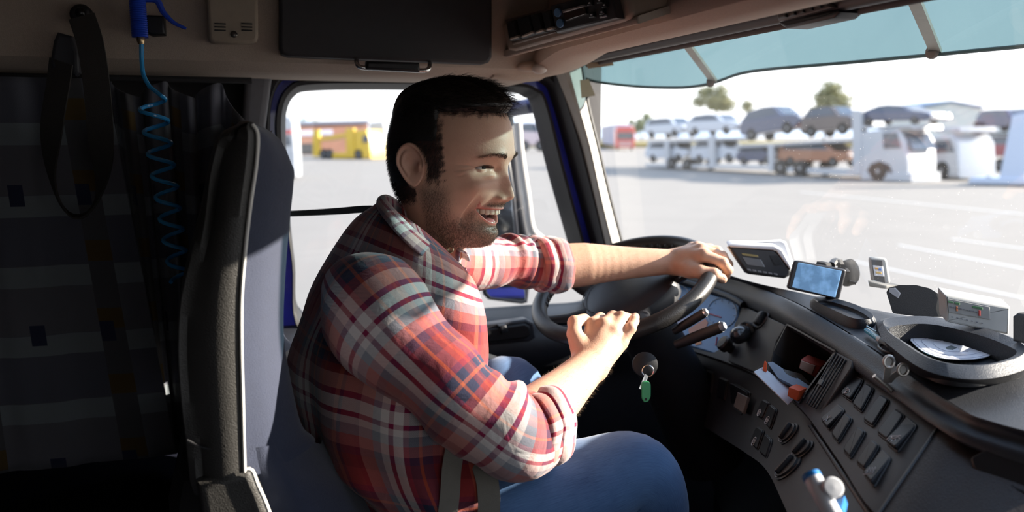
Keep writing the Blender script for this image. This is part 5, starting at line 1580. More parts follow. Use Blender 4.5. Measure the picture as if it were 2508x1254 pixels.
for _ in range(14):
    mk = (np.exp(-((np.abs(_G[..., 2]) - 36) / 13) ** 2 - ((_G[..., 1] + 52) / 24) ** 2) * (_G[..., 0] > 50) * (1 - inm.reshape(_G.shape[:2])))[..., None]
    mk = mk * (1 - np.clip(lip.reshape(_G.shape[:2]) * 2, 0, 1))[..., None]
    av = (np.roll(_G, 1, 1) + np.roll(_G, -1, 1)) / 2
    av[1:-1] = (av[1:-1] + (_G[:-2] + _G[2:]) / 2) / 2
    _G[1:-1] = _G[1:-1] * (1 - .6 * mk[1:-1]) + av[1:-1] * .6 * mk[1:-1]
# beard and lip masks for the skin colour
f_, u_, s_ = HVV[:, 0], HVV[:, 1], HVV[:, 2]
jaw = sstep(-34, -62, u_ + .34 * np.clip(60 - f_, 0, 70) * 1.0)
beard = sstep(-10, -34, u_) * sstep(62, 30, f_) * sstep(-8, 12, f_) * sstep(-122, -100, u_) * .75       # sideburn to jaw
beard = np.maximum(beard, .85 * sstep(-58, -84, u_) * sstep(-128, -112, u_) * sstep(5, 25, f_))
must = np.exp(-((u_ + 50.5) / 5.0) ** 2) * sstep(34, 22, np.abs(s_)) * sstep(70, 85, f_)
corner = np.exp(-(((np.abs(s_) - 37) / 6) ** 2 + ((u_ + 66) / 16) ** 2)) * sstep(50, 62, f_)
beard = np.maximum(beard, np.maximum(must, .75 * corner))
beard *= 1 - .8 * np.exp(-(((np.abs(s_) - 50) / 16) ** 2 + ((u_ + 40) / 18) ** 2)) * sstep(45, 60, f_)
def hairmask(f, u, s):
    """1 where hair grows, soft and uneven at the hairline"""
    sa = np.abs(s)
    w = 2.2 * np.sin(.55 * f + .31 * s) + 1.6 * np.sin(.83 * s + .4 * u) + 1.2 * np.sin(.9 * u - .2 * f)
    fr = sstep(84, 98, u + w)                                                   # front hairline height
    edge = 41 - .10 * np.clip(u - 40, 0, 60) - .16 * np.clip(20 - u, 0, 40) + w     # front edge of the side hair
    side = sstep(edge + 6, edge - 6, f)
    ear = np.clip(np.sqrt(((f + 6) / 24) ** 2 + ((u - 10) / 35) ** 2), 0, 2)
    low = np.where(f > -6, sstep(-26, 8, u + w), sstep(-60, -36, u - .15 * (f + 60) + w))
    return np.maximum(fr, side * sstep(.9, 1.08, ear) * low)
hairm0 = hairmask(f_, u_, s_) * (np.arange(len(HVV)) < 0.86 * len(HVV))
lipc = np.clip(lip * 1.3, 0, 1) * (dl < 4.5)
TINT_HEAD = np.stack([lipc * .8, np.maximum(beard, hairm0 * 1.6) * (1 - lipc) * (1 - inm), np.maximum(np.maximum(inm, .55 * hairm0), .85 * LASH)], 1)
HEADV = HL(HVV[:, 0], HVV[:, 1], HVV[:, 2])
nR = len(KK)
HEADF = [(i * NPH + j, i * NPH + (j + 1) % NPH, (i + 1) * NPH + (j + 1) % NPH, (i + 1) * NPH + j) for i in range(nR - 1) for j in range(NPH)]
HEADF.append(list(range(NPH))[::-1])

def surf_f(u, s):
    """front surface of the face at height u and side s"""
    m = (np.abs(HVV[:, 1] - u) < 2.5) & (np.abs(HVV[:, 2] - s) < 2.5) & (HVV[:, 0] > 30)
    return HVV[m, 0].mean()

class Skin:
    def __init__(s): s.v, s.f, s.t, s.n = [], [], [], 0
    def add(s, V, F, tint=None):
        V = np.asarray(V); s.v.append(V)
        s.t.append(np.zeros((len(V), 3)) if tint is None else tint)
        s.f += [[int(k) + s.n for k in f] for f in F]; s.n += len(V)
skin = Skin()
skin.add(HEADV, [f[::-1] for f in HEADF], TINT_HEAD)

# ears: polar shells with rim, hollow and lobe
for sg in (1, -1):
    nr, na = 16, 64
    V = []
    for i in range(nr):
        r_ = i / (nr - 1)
        for j in range(na):
            a = 2 * pi * j / na
            R_ = 1.0 + .10 * sin(a) + .05 * cos(2 * a)
            x = -19.5 * r_ * R_ * cos(a) * (1 - .22 * max(0, -sin(a)))      # + x towards the back
            y = 33 * r_ * (1.0 if sin(a) > 0 else 1.02) * sin(a)
            back = 0.5 - 0.5 * cos(a)
            x, y = x + .20 * y * .5, y
            rim = 3.4 * np.exp(-((r_ - .90) / .09) ** 2) * sstep(-.95, -.1, sin(a) + .35 * (1 - cos(a)) - .3)
            anti = 2.2 * np.exp(-((r_ - .60) / .10) ** 2) * (sin(a) > -.8) * (0.5 - .5 * cos(a + .2))
            concha = -6.5 * np.exp(-(((x + 1.5) / 8) ** 2 + ((y + 3) / 10) ** 2))
            trag = 4.0 * np.exp(-(((x + 11.5) / 4) ** 2 + ((y + 4) / 6) ** 2))
            lobe = 1.5 * np.exp(-((y + 27) / 8) ** 2)
            h = 3.0 + rim + anti + concha + trag + lobe
            stand = (x + 17) * .45
            V.append((-(x) - 6, y + 14, (74 + h + stand) * sg))
    F = [(i * na + j, i * na + (j + 1) % na, (i + 1) * na + (j + 1) % na, (i + 1) * na + j) for i in range(nr - 1) for j in range(na)]
    k = len(V)
    for rr_, hh in ((1.02, -3.0), (.93, -7), (.7, -16)):      # the back of the shell
        for j in range(na):
            a = 2 * pi * j / na
            p = np.array(V[(nr - 1) * na + j])
            c = np.array((-6, 14, p[2]))
            V.append(tuple(c + (p - c) * rr_ + np.array((0, 0, hh * sg))))
    F += [((nr - 1 if i == 0 else nr - 1 + i) * na + j, (nr - 1 if i == 0 else nr - 1 + i) * na + (j + 1) % na, (nr + i) * na + (j + 1) % na, (nr + i) * na + j) for i in range(3) for j in range(na)]
    V = np.array(V)
    t = np.zeros((len(V), 3)); t[:, 0] = .25
    skin.add(HL(V[:, 0], V[:, 1], V[:, 2]), F if sg > 0 else [f[::-1] for f in F], t)

# --- arms and hands
def arm(path, radii, hand, h=0.0017, flat_palm=None):
    pts = [P(*p) for p in path]
    allp = np.array(pts + [P(*j) for ch in hand['fingers'] for j in ch[0]] + [P(*j) for j in hand['thumb'][0]])
    sd_ = SDF(allp.min(0) - .07, allp.max(0) + .07, h)
    pp = spl_ctl(np.array(pts), 5); rr_ = np.interp(np.linspace(0, 1, len(pp)), np.linspace(0, 1, len(radii)), radii)
    for i in range(len(pp) - 1): sd_.cone(pp[i], pp[i + 1], rr_[i], rr_[i + 1], 0.0004)
    w = pts[-1]
    for (a_, b_, ra, rb) in hand['palm']: sd_.cone(P(*a_), P(*b_), ra, rb, 0.009)
    for ch, rr in hand['fingers'] + [hand['thumb']]:
        q = [P(*j) for j in ch]
        # each finger its own short chain, kept apart from its neighbours by a small blend
        for i in range(len(q) - 1): sd_.cone(q[i], q[i + 1], rr[i], rr[i + 1], 0.0022 if i else 0.006)
        for i in range(1, len(q) - 1): sd_.cone(q[i], q[i] + 1e-4, rr[i] * 1.07, rr[i] * 1.07, 0.002)
    return sd_.mesh()
# right arm: elbow towards the camera, hand resting on the near rim
ELB_R = (1252, 1070, 1.12)
WR_R = (1446, 893, 1.33)
right = dict(
    palm=[((1440, 900, 1.33), (1452, 798, 1.378), .025, .0125), ((1446, 896, 1.33), (1479, 800, 1.366), .025, .013), ((1450, 896, 1.33), (1502, 815, 1.362), .024, .0125), ((1455, 900, 1.335), (1521, 842, 1.366), .022, .0115), ((1432, 888, 1.335), (1416, 838, 1.350), .020, .015), ((1470, 850, 1.362), (1480, 845, 1.362), .022, .02)],
    fingers=[([(1453, 794, 1.378), (1470, 780, 1.412), (1481, 792, 1.432), (1480, 810, 1.440)], [.0118, .0105, .0095, .0085]),
             ([(1480, 796, 1.366), (1501, 777, 1.398), (1512, 786, 1.424), (1511, 804, 1.437)], [.0120, .0110, .0098, .0088]),
             ([(1503, 811, 1.361), (1522, 777, 1.388), (1534, 779, 1.412), (1536, 794, 1.430)], [.0115, .0104, .0094, .0084]),
             ([(1522, 838, 1.366), (1545, 804, 1.372), (1553, 786, 1.390), (1556, 776, 1.412)], [.0105, .0094, .0086, .0078])],
    thumb=([(1418, 842, 1.348), (1407, 818, 1.352), (1407, 790, 1.364), (1432, 780, 1.386)], [.0150, .0125, .0115, .0090]))
V, F = arm([ELB_R, (1330, 1005, 1.19), (1395, 945, 1.27), WR_R], [.046, .043, .0345, .0285], right)
ARM_R = (V, F)
skin.add(V, F)
WR_L = (1655, 641, 1.665)
left = dict(
    palm=[((1655, 640, 1.665), (1722, 625, 1.608), .022, .0135), ((1655, 638, 1.668), (1716, 613, 1.632), .022, .0135), ((1654, 638, 1.672), (1706, 608, 1.656), .021, .013), ((1654, 640, 1.676), (1694, 608, 1.678), .020, .012), ((1658, 648, 1.655), (1690, 661, 1.612), .022, .0165), ((1690, 640, 1.640), (1700, 640, 1.635), .024, .022)],
    fingers=[([(1724, 625, 1.606), (1770, 643, 1.600), (1783, 661, 1.612), (1775, 678, 1.630)], [.0125, .0108, .0098, .0086]),
             ([(1718, 612, 1.631), (1768, 628, 1.628), (1783, 648, 1.640), (1778, 668, 1.656)], [.0125, .0110, .0100, .0088]),
             ([(1708, 606, 1.655), (1756, 615, 1.660), (1772, 634, 1.670), (1770, 655, 1.684)], [.0120, .0105, .0096, .0085]),
             ([(1696, 606, 1.678), (1738, 608, 1.688), (1756, 624, 1.698), (1758, 642, 1.708)], [.0110, .0095, .0086, .0077])],
    thumb=([(1688, 660, 1.612), (1716, 666, 1.592), (1748, 671, 1.585), (1770, 684, 1.592)], [.0165, .0130, .0118, .0092]))
V, F = arm([(1355, 655, 1.62), (1430, 648, 1.635), (1530, 644, 1.65), WR_L], [.046, .0435, .033, .0245], left)
ARM_L = (V, F)
skin.add(V, F)

# trunk under the clothes, so that the body is one figure from neck to knee
def ring_body(back, front, w, D, lat, n=40, p=1.0):
    b_, f2 = P(*back, D), P(*front, D)
    c = (b_ + f2) / 2; hf = (f2 - b_) / 2
    a = np.linspace(0, 2 * pi, n, endpoint=False)
    return c + np.multiply.outer(np.cos(a), hf) + np.multiply.outer(np.sign(np.sin(a)) * np.abs(np.sin(a)) ** p * w, lat)
LAT = nrm(A(0.16, -1, 0))       # his right
TR = [((930, 496), (1092, 628), .070, 1.315), ((882, 545), (1122, 672), .150, 1.30), ((826, 640), (1136, 735), .200, 1.29), ((774, 740), (1142, 800), .212, 1.285), ((740, 830), (1150, 870), .205, 1.28), ((720, 920), (1154, 940), .198, 1.275), ((724, 1010), (1156, 1020), .192, 1.27), ((752, 1085), (1158, 1095), .190, 1.265), ((802, 1150), (1162, 1170), .190, 1.26), ((855, 1235), (1172, 1262), .192, 1.255), ((895, 1340), (1190, 1350), .195, 1.25)]
body_r = [ring_body(lerp(np.array(b_), np.array(f2), .07), lerp(np.array(f2), np.array(b_), .07), w * .9, D, LAT) for b_, f2, w, D in TR]
mbt = MB(); mbt.loft(body_r)
skin.add(np.vstack(mbt.v), mbt.f)
V = np.vstack(skin.v)
man = thing('person', 'smiling dark-haired man in red plaid shirt and jeans, both hands on the wheel', 'person', P(1000, 1254, 1.25))
me = bpy.data.meshes.new('body')
me.from_pydata((V - ORG['person']).tolist(), [], skin.f)
me.materials.append(M_SKIN)
me.polygons.foreach_set('use_smooth', [True] * len(skin.f))
ca = me.color_attributes.new('tint', 'FLOAT_COLOR', 'POINT')
ca.data.foreach_set('color', np.c_[np.vstack(skin.t), np.ones(len(V))].ravel())
me.update()
body = bpy.data.objects.new('body', me); COL.objects.link(body); body.parent = man; ORG['body'] = ORG['person']

# --- eyes, teeth, tongue
M_EYE = mat('eye_white', (.42, .36, .33), .2, var=.03)
M_IRIS = mat('brown_iris', (.008, .004, .003), .6, spec=.1)
for sg, ec in EYES:
    b = MB(); b.ell(frame(HL(*ec), HF, z=A(0, 0, 1)), .0132, .0132, .0132, 28, 18)
    e_ = b.build('eyeball', M_EYE, man)
    gd = nrm(HF * 1.0 + HS * .12)
    b = MB(); b.ell(frame(HL(*ec) + gd * .0098, gd, z=A(0, 0, 1)), .0042, .0066, .0066, 20, 12)
    b.build('iris', M_IRIS, e_)
M_TEETH = mat('teeth', (.66, .56, .42), .25, var=.06, coat=.3)
def arch(t, f0, w): return f0 - 34 * abs(t) ** 2.2, w * t
for row, (uc, hgt, f0, w, n) in enumerate(((-62.0, 9.5, 99.5, 29, 12), (-80.5, 5.0, 91, 24, 12))):
    tt_ = np.linspace(-1, 1, 400); pa_ = np.array([arch(t, f0, w) for t in tt_])
    sl_ = np.r_[0, np.cumsum(np.linalg.norm(np.diff(pa_, axis=0), axis=1))]
    wd = sl_[-1] / n * .001
    for i in range(n):
        t = np.interp((i + .5) / n * sl_[-1], sl_, tt_)
        (fa, sa), (fb, sb) = arch(t - .01, f0, w), arch(t + .01, f0, w)
        tg = nrm(HL(fb, 0, sb) - HL(fa, 0, sa))
        b = MB()
        b.box(frame(HL((fa + fb) / 2, uc + 3.0 * abs(t) ** 2 + (.5 if i % 2 else 0), (sa + sb) / 2), tg, z=A(0, 0, 1)), wd * 1.02, .0060, hgt * .001, .0019)
        b.build('tooth', M_TEETH, man)
b = MB(); b.ell(frame(HL(74, -78, 0), HF, z=A(0, 0, 1)), .019, .021, .006, 20, 10); b.build('tongue', mat('tongue_pink', (.50, .16, .15), .25, coat=.3), man)
b = MB()
for row, (uc, f0, w) in enumerate(((-56, 96.5, 29), (-82.5, 90, 25))):
    pts = [HL(*[(lambda q_: (q_[0], uc + 3 * abs(t) ** 2, q_[1]))(arch(t, f0, w))][0]) for t in np.linspace(-1, 1, 20)]
    b = MB(); b.tube(pts, .0040, 8); b.build('gum', mat('gum_pink', (.42, .13, .12), .3, coat=.3), man)

# --- hair: cap plus single hairs, all thin tapered meshes
M_HAIR = mat('dark_hair', (.014, .0095, .007), .42, var=.35, vscale=200, spec=.5)
M_STUB = mat('brown_stubble', (.075, .045, .030), .5, var=.3, vscale=200)
M_FAIR = mat('fair_arm_hair', (.30, .19, .10), .45)
HMASK = hairmask(HVV[:, 0], HVV[:, 1], HVV[:, 2]) * (np.arange(len(HVV)) < 0.86 * len(HVV))
G3 = HVV.reshape(nR, NPH, 3)
du = np.gradient(G3, axis=0); dv = (np.roll(G3, -1, 1) - np.roll(G3, 1, 1))
NRM = np.cross(dv, du); NRM /= np.linalg.norm(NRM, axis=2)[..., None] + 1e-9
cen = np.array([10, 20, 0.]); sgn = np.sign(((G3 - cen) * NRM).sum(2)); NRM *= np.where(sgn == 0, 1, sgn)[..., None]
NRM = NRM.reshape(-1, 3)
NRM[:NPH] = (0, 1, 0)
def hthick(f, u, s):
    top = sstep(78, 118, u)
    quiff = sstep(60, 105, f) * sstep(84, 104, u)
    return 3.0 + 12 * top + 7 * quiff
ht = hthick(HVV[:, 0], HVV[:, 1], HVV[:, 2])
wob = 1.2 * np.sin(HVV[:, 2] * .35 + .05 * HVV[:, 0]) * sstep(90, 120, HVV[:, 1])
CM = HMASK * np.where(HVV[:, 0] > -6, sstep(38, 62, HVV[:, 1]), sstep(-34, -6, HVV[:, 1])) * np.maximum(sstep(44, 26, HVV[:, 0]), sstep(90, 100, HVV[:, 1]))
CAPV = HVV + NRM * ((ht * .72 + wob) * CM - 2.0 * (1 - CM))[:, None]
CAPV[:, 0] += 6 * CM * sstep(85, 110, HVV[:, 0]) * sstep(84, 100, HVV[:, 1])
hm2 = CM.reshape(nR, NPH)
CF = []
for i in range(nR - 1):
    for j in range(NPH):
        j2 = (j + 1) % NPH
        if max(hm2[i, j], hm2[i, j2], hm2[i + 1, j], hm2[i + 1, j2]) > .05:
            CF.append((i * NPH + j, (i + 1) * NPH + j, (i + 1) * NPH + j2, i * NPH + j2))
CF.append(list(range(NPH)))
b = MB(); b.add(HL(CAPV[:, 0], CAPV[:, 1], CAPV[:, 2]), CF)
hair = b.build('hair', M_HAIR, man, sharp=0)
def strands(roots, dirs, bend, length, width, segs=4, curl=0.25, rng=RNG):
    """roots n x 3 metres, dirs first direction, bend direction it leans to; returns verts, faces of thin three-sided hairs"""
    n = len(roots)
    length = np.broadcast_to(length, (n,)); 
    p = roots.copy(); d = dirs / (np.linalg.norm(dirs, axis=1)[:, None] + 1e-9)
    rings = []
    side = np.cross(d, rng.normal(size=(n, 3))); side /= np.linalg.norm(side, axis=1)[:, None] + 1e-9
    for k in range(segs + 1):
        w = width * (1 - .85 * k / segs)
        d2 = np.cross(d, side)
        rings.append(np.stack([p + w * side, p - .5 * w * side + .87 * w * d2, p - .5 * w * side - .87 * w * d2], 1))
        d = d + bend * (1.0 / segs) + curl * rng.normal(size=(n, 3)) / segs
        d /= np.linalg.norm(d, axis=1)[:, None] + 1e-9
        p = p + d * (length / segs)[:, None]
    V = np.stack(rings, 1).reshape(n, -1, 3)          # n x (segs+1)*3 x 3
    base = np.arange(n) * (segs + 1) * 3
    F = []
    for k in range(segs):
        for a_ in range(3):
            b_ = (a_ + 1) % 3
            F.append(np.stack([base + k * 3 + a_, base + k * 3 + b_, base + (k + 1) * 3 + b_, base + (k + 1) * 3 + a_], 1))
    return V.reshape(-1, 3), np.vstack(F)
def fast_mesh(name, V, F, m, parent):
    org = ORG[parent.name]
    me = bpy.data.meshes.new(name)
    F = np.asarray(F)
    me.vertices.add(len(V)); me.vertices.foreach_set('co', (V - org).astype(np.float32).ravel())
    k = F.shape[1]
    me.loops.add(F.size); me.loops.foreach_set('vertex_index', F.astype(np.int32).ravel())
    me.polygons.add(len(F)); me.polygons.foreach_set('loop_start', (np.arange(len(F)) * k).astype(np.int32))
    me.polygons.foreach_set('use_smooth', [True] * len(F))
    me.materials.append(m)
    me.update(calc_edges=True); me.validate()
    o = bpy.data.objects.new(name, me); COL.objects.link(o); o.parent = parent; ORG[o.name] = org
    return o
def w3(v): return v[:, :1] * HF + v[:, 1:2] * A(0, 0, 1) + v[:, 2:3] * HS
cellA = np.abs(np.linalg.norm(np.cross(du.reshape(-1, 3), dv.reshape(-1, 3)), axis=1))
def pick(mask, n):
    p_ = mask * cellA; p_ = p_ / p_.sum()
    return RNG.choice(len(HVV), n, p=p_)
# long top hair combed forward and to his right
ix = pick(HMASK * sstep(78, 100, HVV[:, 1]), 5200)
rt = CAPV[ix] + RNG.normal(size=(len(ix), 3)) * .8 - NRM[ix] * 2.0
fr_ = sstep(70, 110, HVV[ix, 0])
comb = np.stack([np.full(len(ix), 1.0), .25 + .5 * fr_ - .2, np.full(len(ix), .35) + .25 * np.sin(HVV[ix, 2] * .2)], 1)
dr = w3(NRM[ix] * .45 + comb * 1.0)
bn = w3(np.stack([np.full(len(ix), .3), -.5 - .5 * fr_, .2 + 0 * fr_], 1))
v1, f1 = strands(HL(rt[:, 0], rt[:, 1], rt[:, 2]), dr, bn, RNG.uniform(.016, .030, len(ix)), .00028, 5, .25)
ix2 = pick(HMASK * sstep(100, 78, HVV[:, 1]), 15000)
rt = HVV[ix2] + RNG.normal(size=(len(ix2), 3)) * .5
dr = w3(NRM[ix2] * .8 + np.stack([-.3 + 0 * ht[ix2], -.9 + 0 * ht[ix2], 0 * ht[ix2]], 1) * .7)
v2, f2_ = strands(HL(rt[:, 0], rt[:, 1], rt[:, 2]), dr, w3(np.stack([0 * ht[ix2] - .2, 0 * ht[ix2] - .5, 0 * ht[ix2]], 1)), RNG.uniform(.004, .008, len(ix2)), .00024, 3, .3)
fast_mesh('hair_strands', np.vstack([v1, v2]), np.vstack([f1, f2_ + len(v1)]), M_HAIR, hair)
# stubble, moustache
bm_ = beard * (1 - lipc) * (1 - inm) * (HVV[:, 0] > -5)
ix3 = pick(np.clip(bm_, 0, 1) ** 1.6, 13000)
rt = HVV[ix3] + RNG.normal(size=(len(ix3), 3)) * .35
dr = w3(NRM[ix3] * 1.0 + np.array([.1, -.8, 0]))
v3, f3_ = strands(HL(rt[:, 0], rt[:, 1], rt[:, 2]), dr, w3(np.zeros((len(ix3), 3)) + [0, -.4, 0]), RNG.uniform(.0018, .0042, len(ix3)), .00011, 2, .3)
fast_mesh('beard', v3, f3_, M_STUB, man)
# eyebrows and lashes
er, ed = [], []
for sg in (1, -1):
    for k in range(520):
        t = RNG.uniform(0, 1)
        s0 = lerp(11, 50, t); u0 = 22.5 + 6.5 * sin(pi * min(1, t * 1.15) * .62) - 9 * max(0, t - .62) + RNG.normal() * lerp(2.3, 1.2, t)
        f0 = surf_f(u0, s0 * sg)
        er.append(HL(f0 + .2, u0, s0 * sg)); ed.append(HF * .5 + A(0, 0, 1) * lerp(.7, -.1, t) + HS * sg * lerp(.5, 1, t))
    ec = [e for s2, e in EYES if s2 == sg][0]
    for k in range(110):
        az = RNG.uniform(-66, 66); a = radians(az + 14 * sg); el = radians(12 * (1 - (abs(az) / 74) ** 2.2) - 1)
        er.append(HL(*(ec + 15.0 * np.array([cos(el) * cos(a), sin(el), cos(el) * sin(a)])))); ed.append(HF * cos(a) + HS * sin(a) + A(0, 0, -.15))
v4, f4_ = strands(np.array(er), np.array(ed), np.zeros((len(er), 3)), RNG.uniform(.003, .006, len(er)), .00018, 3, .25)
fast_mesh('eyebrows', v4, f4_, M_STUB, man)
# fair hairs on the forearms
def arm_hairs(VF, n, p0, p1, lo, hi):
    V, F = VF
    c = V[F[:, 0]]; ax = nrm(p1 - p0); L_ = np.linalg.norm(p1 - p0)
    t = ((c - p0) @ ax) / L_
    nn = np.cross(V[F[:, 1]] - V[F[:, 0]], V[F[:, 3]] - V[F[:, 0]]); nn /= np.linalg.norm(nn, axis=1)[:, None] + 1e-12
    ctr = p0 + np.multiply.outer(t * L_, ax)
    flip = ((c - ctr) * nn).sum(1) < 0; nn[flip] *= -1
    ok = np.where((t > lo) & (t < hi))[0]
    ii = RNG.choice(ok, n)
    return strands(c[ii], nn[ii] * .7 + ax * .9 + A(0, 0, -.2), np.zeros((n, 3)) + A(0, 0, -.4), RNG.uniform(.004, .009, n), .00007, 3, .5)
va, fa_ = arm_hairs(ARM_R, 1500, P(*ELB_R), P(*WR_R), .35, 1.12)
vb, fb_ = arm_hairs(ARM_L, 1300, P(1355, 655, 1.62), P(*WR_L), .15, 1.12)
fast_mesh('arm_hair', np.vstack([va, vb]), np.vstack([fa_, fb_ + len(va)]), M_FAIR, man)
# nails
M_NAIL = mat('fingernail', (.66, .40, .33), .25, coat=.4)
for j0, j1, up in (((1748, 671, 1.585), (1770, 684, 1.592), P(1765, 640, 1.56) - P(1765, 684, 1.592)), ((1783, 661, 1.612), (1775, 678, 1.630), RV * 1.0 - DV * .3)):
    a_, b_ = P(*j0), P(*j1)
    ax = nrm(b_ - a_); up = nrm(up - ax * (up @ ax))
    b = MB(); b.ell(frame(lerp(a_, b_, .82) + up * .0082, ax, z=up), .0065, .0055, .0016, 16, 8); b.build('fingernail', M_NAIL, man)

# --- plaid shirt
def plaidmat():
    m = bpy.data.materials.new('red_plaid_flannel'); m.use_nodes = True
    N, L = m.node_tree.nodes, m.node_tree.links
    b = N['Principled BSDF']; b.inputs['Roughness'].default_value = .85; b.inputs['Sheen Weight'].default_value = .25; b.inputs['Specular IOR Level'].default_value = .2
    uv = N.new('ShaderNodeUVMap'); sp = N.new('ShaderNodeSeparateXYZ'); L.new(uv.outputs[0], sp.inputs[0])
    seqs = ([(0, (.19, .020, .022)), (.13, (.30, .045, .02)), (.155, (.17, .020, .025)), (.20, (.022, .026, .062)), (.275, (.40, .085, .03)), (.30, (.022, .026, .062)), (.37, (.24, .02, .06)), (.41, (.78, .72, .68)), (.475, (.26, .012, .065)), (.51, (.78, .72, .68)), (.57, (.30, .32, .36)), (.63, (.55, .20, .17)), (.75, (.30, .02, .03)), (.79, (.34, .035, .035)), (.92, (.10, .02, .045)), (.955, (.42, .10, .05))],
            [(0, (.22, .020, .02)), (.10, (.37, .04, .035)), (.23, (.24, .02, .05)), (.27, (.025, .028, .065)), (.33, (.36, .09, .05)), (.355, (.025, .028, .065)), (.42, (.27, .03, .03)), (.48, (.62, .28, .23)), (.58, (.26, .012, .065)), (.625, (.78, .72, .68)), (.71, (.27, .012, .07)), (.745, (.70, .64, .62)), (.79, (.30, .31, .35)), (.86, (.48, .15, .14)), (.94, (.12, .02, .05))])
    def seq(val, per, ramp_cols):
        d = N.new('ShaderNodeMath'); d.operation = 'DIVIDE'; L.new(val, d.inputs[0]); d.inputs[1].default_value = per
        f = N.new('ShaderNodeMath'); f.operation = 'FRACT'; L.new(d.outputs[0], f.inputs[0])
        r = N.new('ShaderNodeValToRGB'); r.color_ramp.interpolation = 'CONSTANT'
        e = r.color_ramp.elements
        e[0].position = 0; e[0].color = (*ramp_cols[0][1], 1)
        e[1].position = ramp_cols[1][0]; e[1].color = (*ramp_cols[1][1], 1)
        for p_, c in ramp_cols[2:]:
            x = e.new(p_); x.color = (*c, 1)
        L.new(f.outputs[0], r.inputs[0])
        return r.outputs[0]
    c1, c2 = seq(sp.outputs[0], .185, seqs[0]), seq(sp.outputs[1], .195, seqs[1])
    # twill: fine diagonal alternation of the two yarns
    ad = N.new('ShaderNodeMath'); ad.operation = 'ADD'; L.new(sp.outputs[0], ad.inputs[0]); L.new(sp.outputs[1], ad.inputs[1])
    ml = N.new('ShaderNodeMath'); ml.operation = 'MULTIPLY'; ml.inputs[1].default_value = 2 * pi / .0022; L.new(ad.outputs[0], ml.inputs[0])
    sn = N.new('ShaderNodeMath'); sn.operation = 'SINE'; L.new(ml.outputs[0], sn.inputs[0])
    mr = N.new('ShaderNodeMapRange'); mr.inputs[1].default_value = -1; mr.inputs[3].default_value = .36; mr.inputs[4].default_value = .64; L.new(sn.outputs[0], mr.inputs[0])
    mx = N.new('ShaderNodeMix'); mx.data_type = 'RGBA'; L.new(mr.outputs[0], mx.inputs[0]); L.new(c1, mx.inputs[6]); L.new(c2, mx.inputs[7])
    L.new(mx.outputs[2], b.inputs['Base Color'])
    tc = N.new('ShaderNodeTexCoord')
    n3 = N.new('ShaderNodeTexNoise'); n3.inputs['Scale'].default_value = 26; n3.inputs['Detail'].default_value = 3; n3.inputs['Distortion'].default_value = .6
    L.new(tc.outputs['Object'], n3.inputs['Vector'])
    bp = N.new('ShaderNodeBump'); bp.inputs['Strength'].default_value = .45; bp.inputs['Distance'].default_value = .008
    L.new(n3.outputs[0], bp.inputs['Height'])
    n4 = N.new('ShaderNodeTexNoise'); n4.inputs['Scale'].default_value = 900
    L.new(tc.outputs['Object'], n4.inputs['Vector'])
    b2 = N.new('ShaderNodeBump'); b2.inputs['Strength'].default_value = .3; b2.inputs['Distance'].default_value = .001
    L.new(n4.outputs[0], b2.inputs['Height']); L.new(bp.outputs[0], b2.inputs['Normal'])
    L.new(b2.outputs[0], b.inputs['Normal'])
    return m
M_PLAID = plaidmat()
def cloth_uv(R, uo=0, vo=0, scale_u=None):
    """UV in metres for a stack of rings (m x n x 3), the ring closed"""
    m, n = R.shape[:2]
    vlen = np.r_[0, np.cumsum(np.linalg.norm(np.diff(R, axis=0), axis=2).mean(1))]
    per = np.linalg.norm(np.diff(np.concatenate([R, R[:, :1]], 1), axis=1), axis=2)
    mean = per.mean(0) if scale_u is None else per[scale_u]
    ul = np.r_[0, np.cumsum(mean)]
    return [[(uo + ul[j], vo + vlen[i]) for j in range(n + 1)] for i in range(m)]
# trunk of the shirt
NT = 96
ctl = np.array([np.r_[b_, f2, w, D] for b_, f2, w, D in TR], float)
cs = spl_ctl(ctl, 12)
TS = np.array([ring_body(r_[0:2], r_[2:4], r_[4], r_[5], LAT, NT, .92) for r_ in cs])
ang = np.linspace(0, 2 * pi, NT, endpoint=False)
vv = np.linspace(0, 1, len(TS))
cT = TS.mean(1, keepdims=True)
out_ = TS - cT; out_ /= np.linalg.norm(out_, axis=2)[..., None]
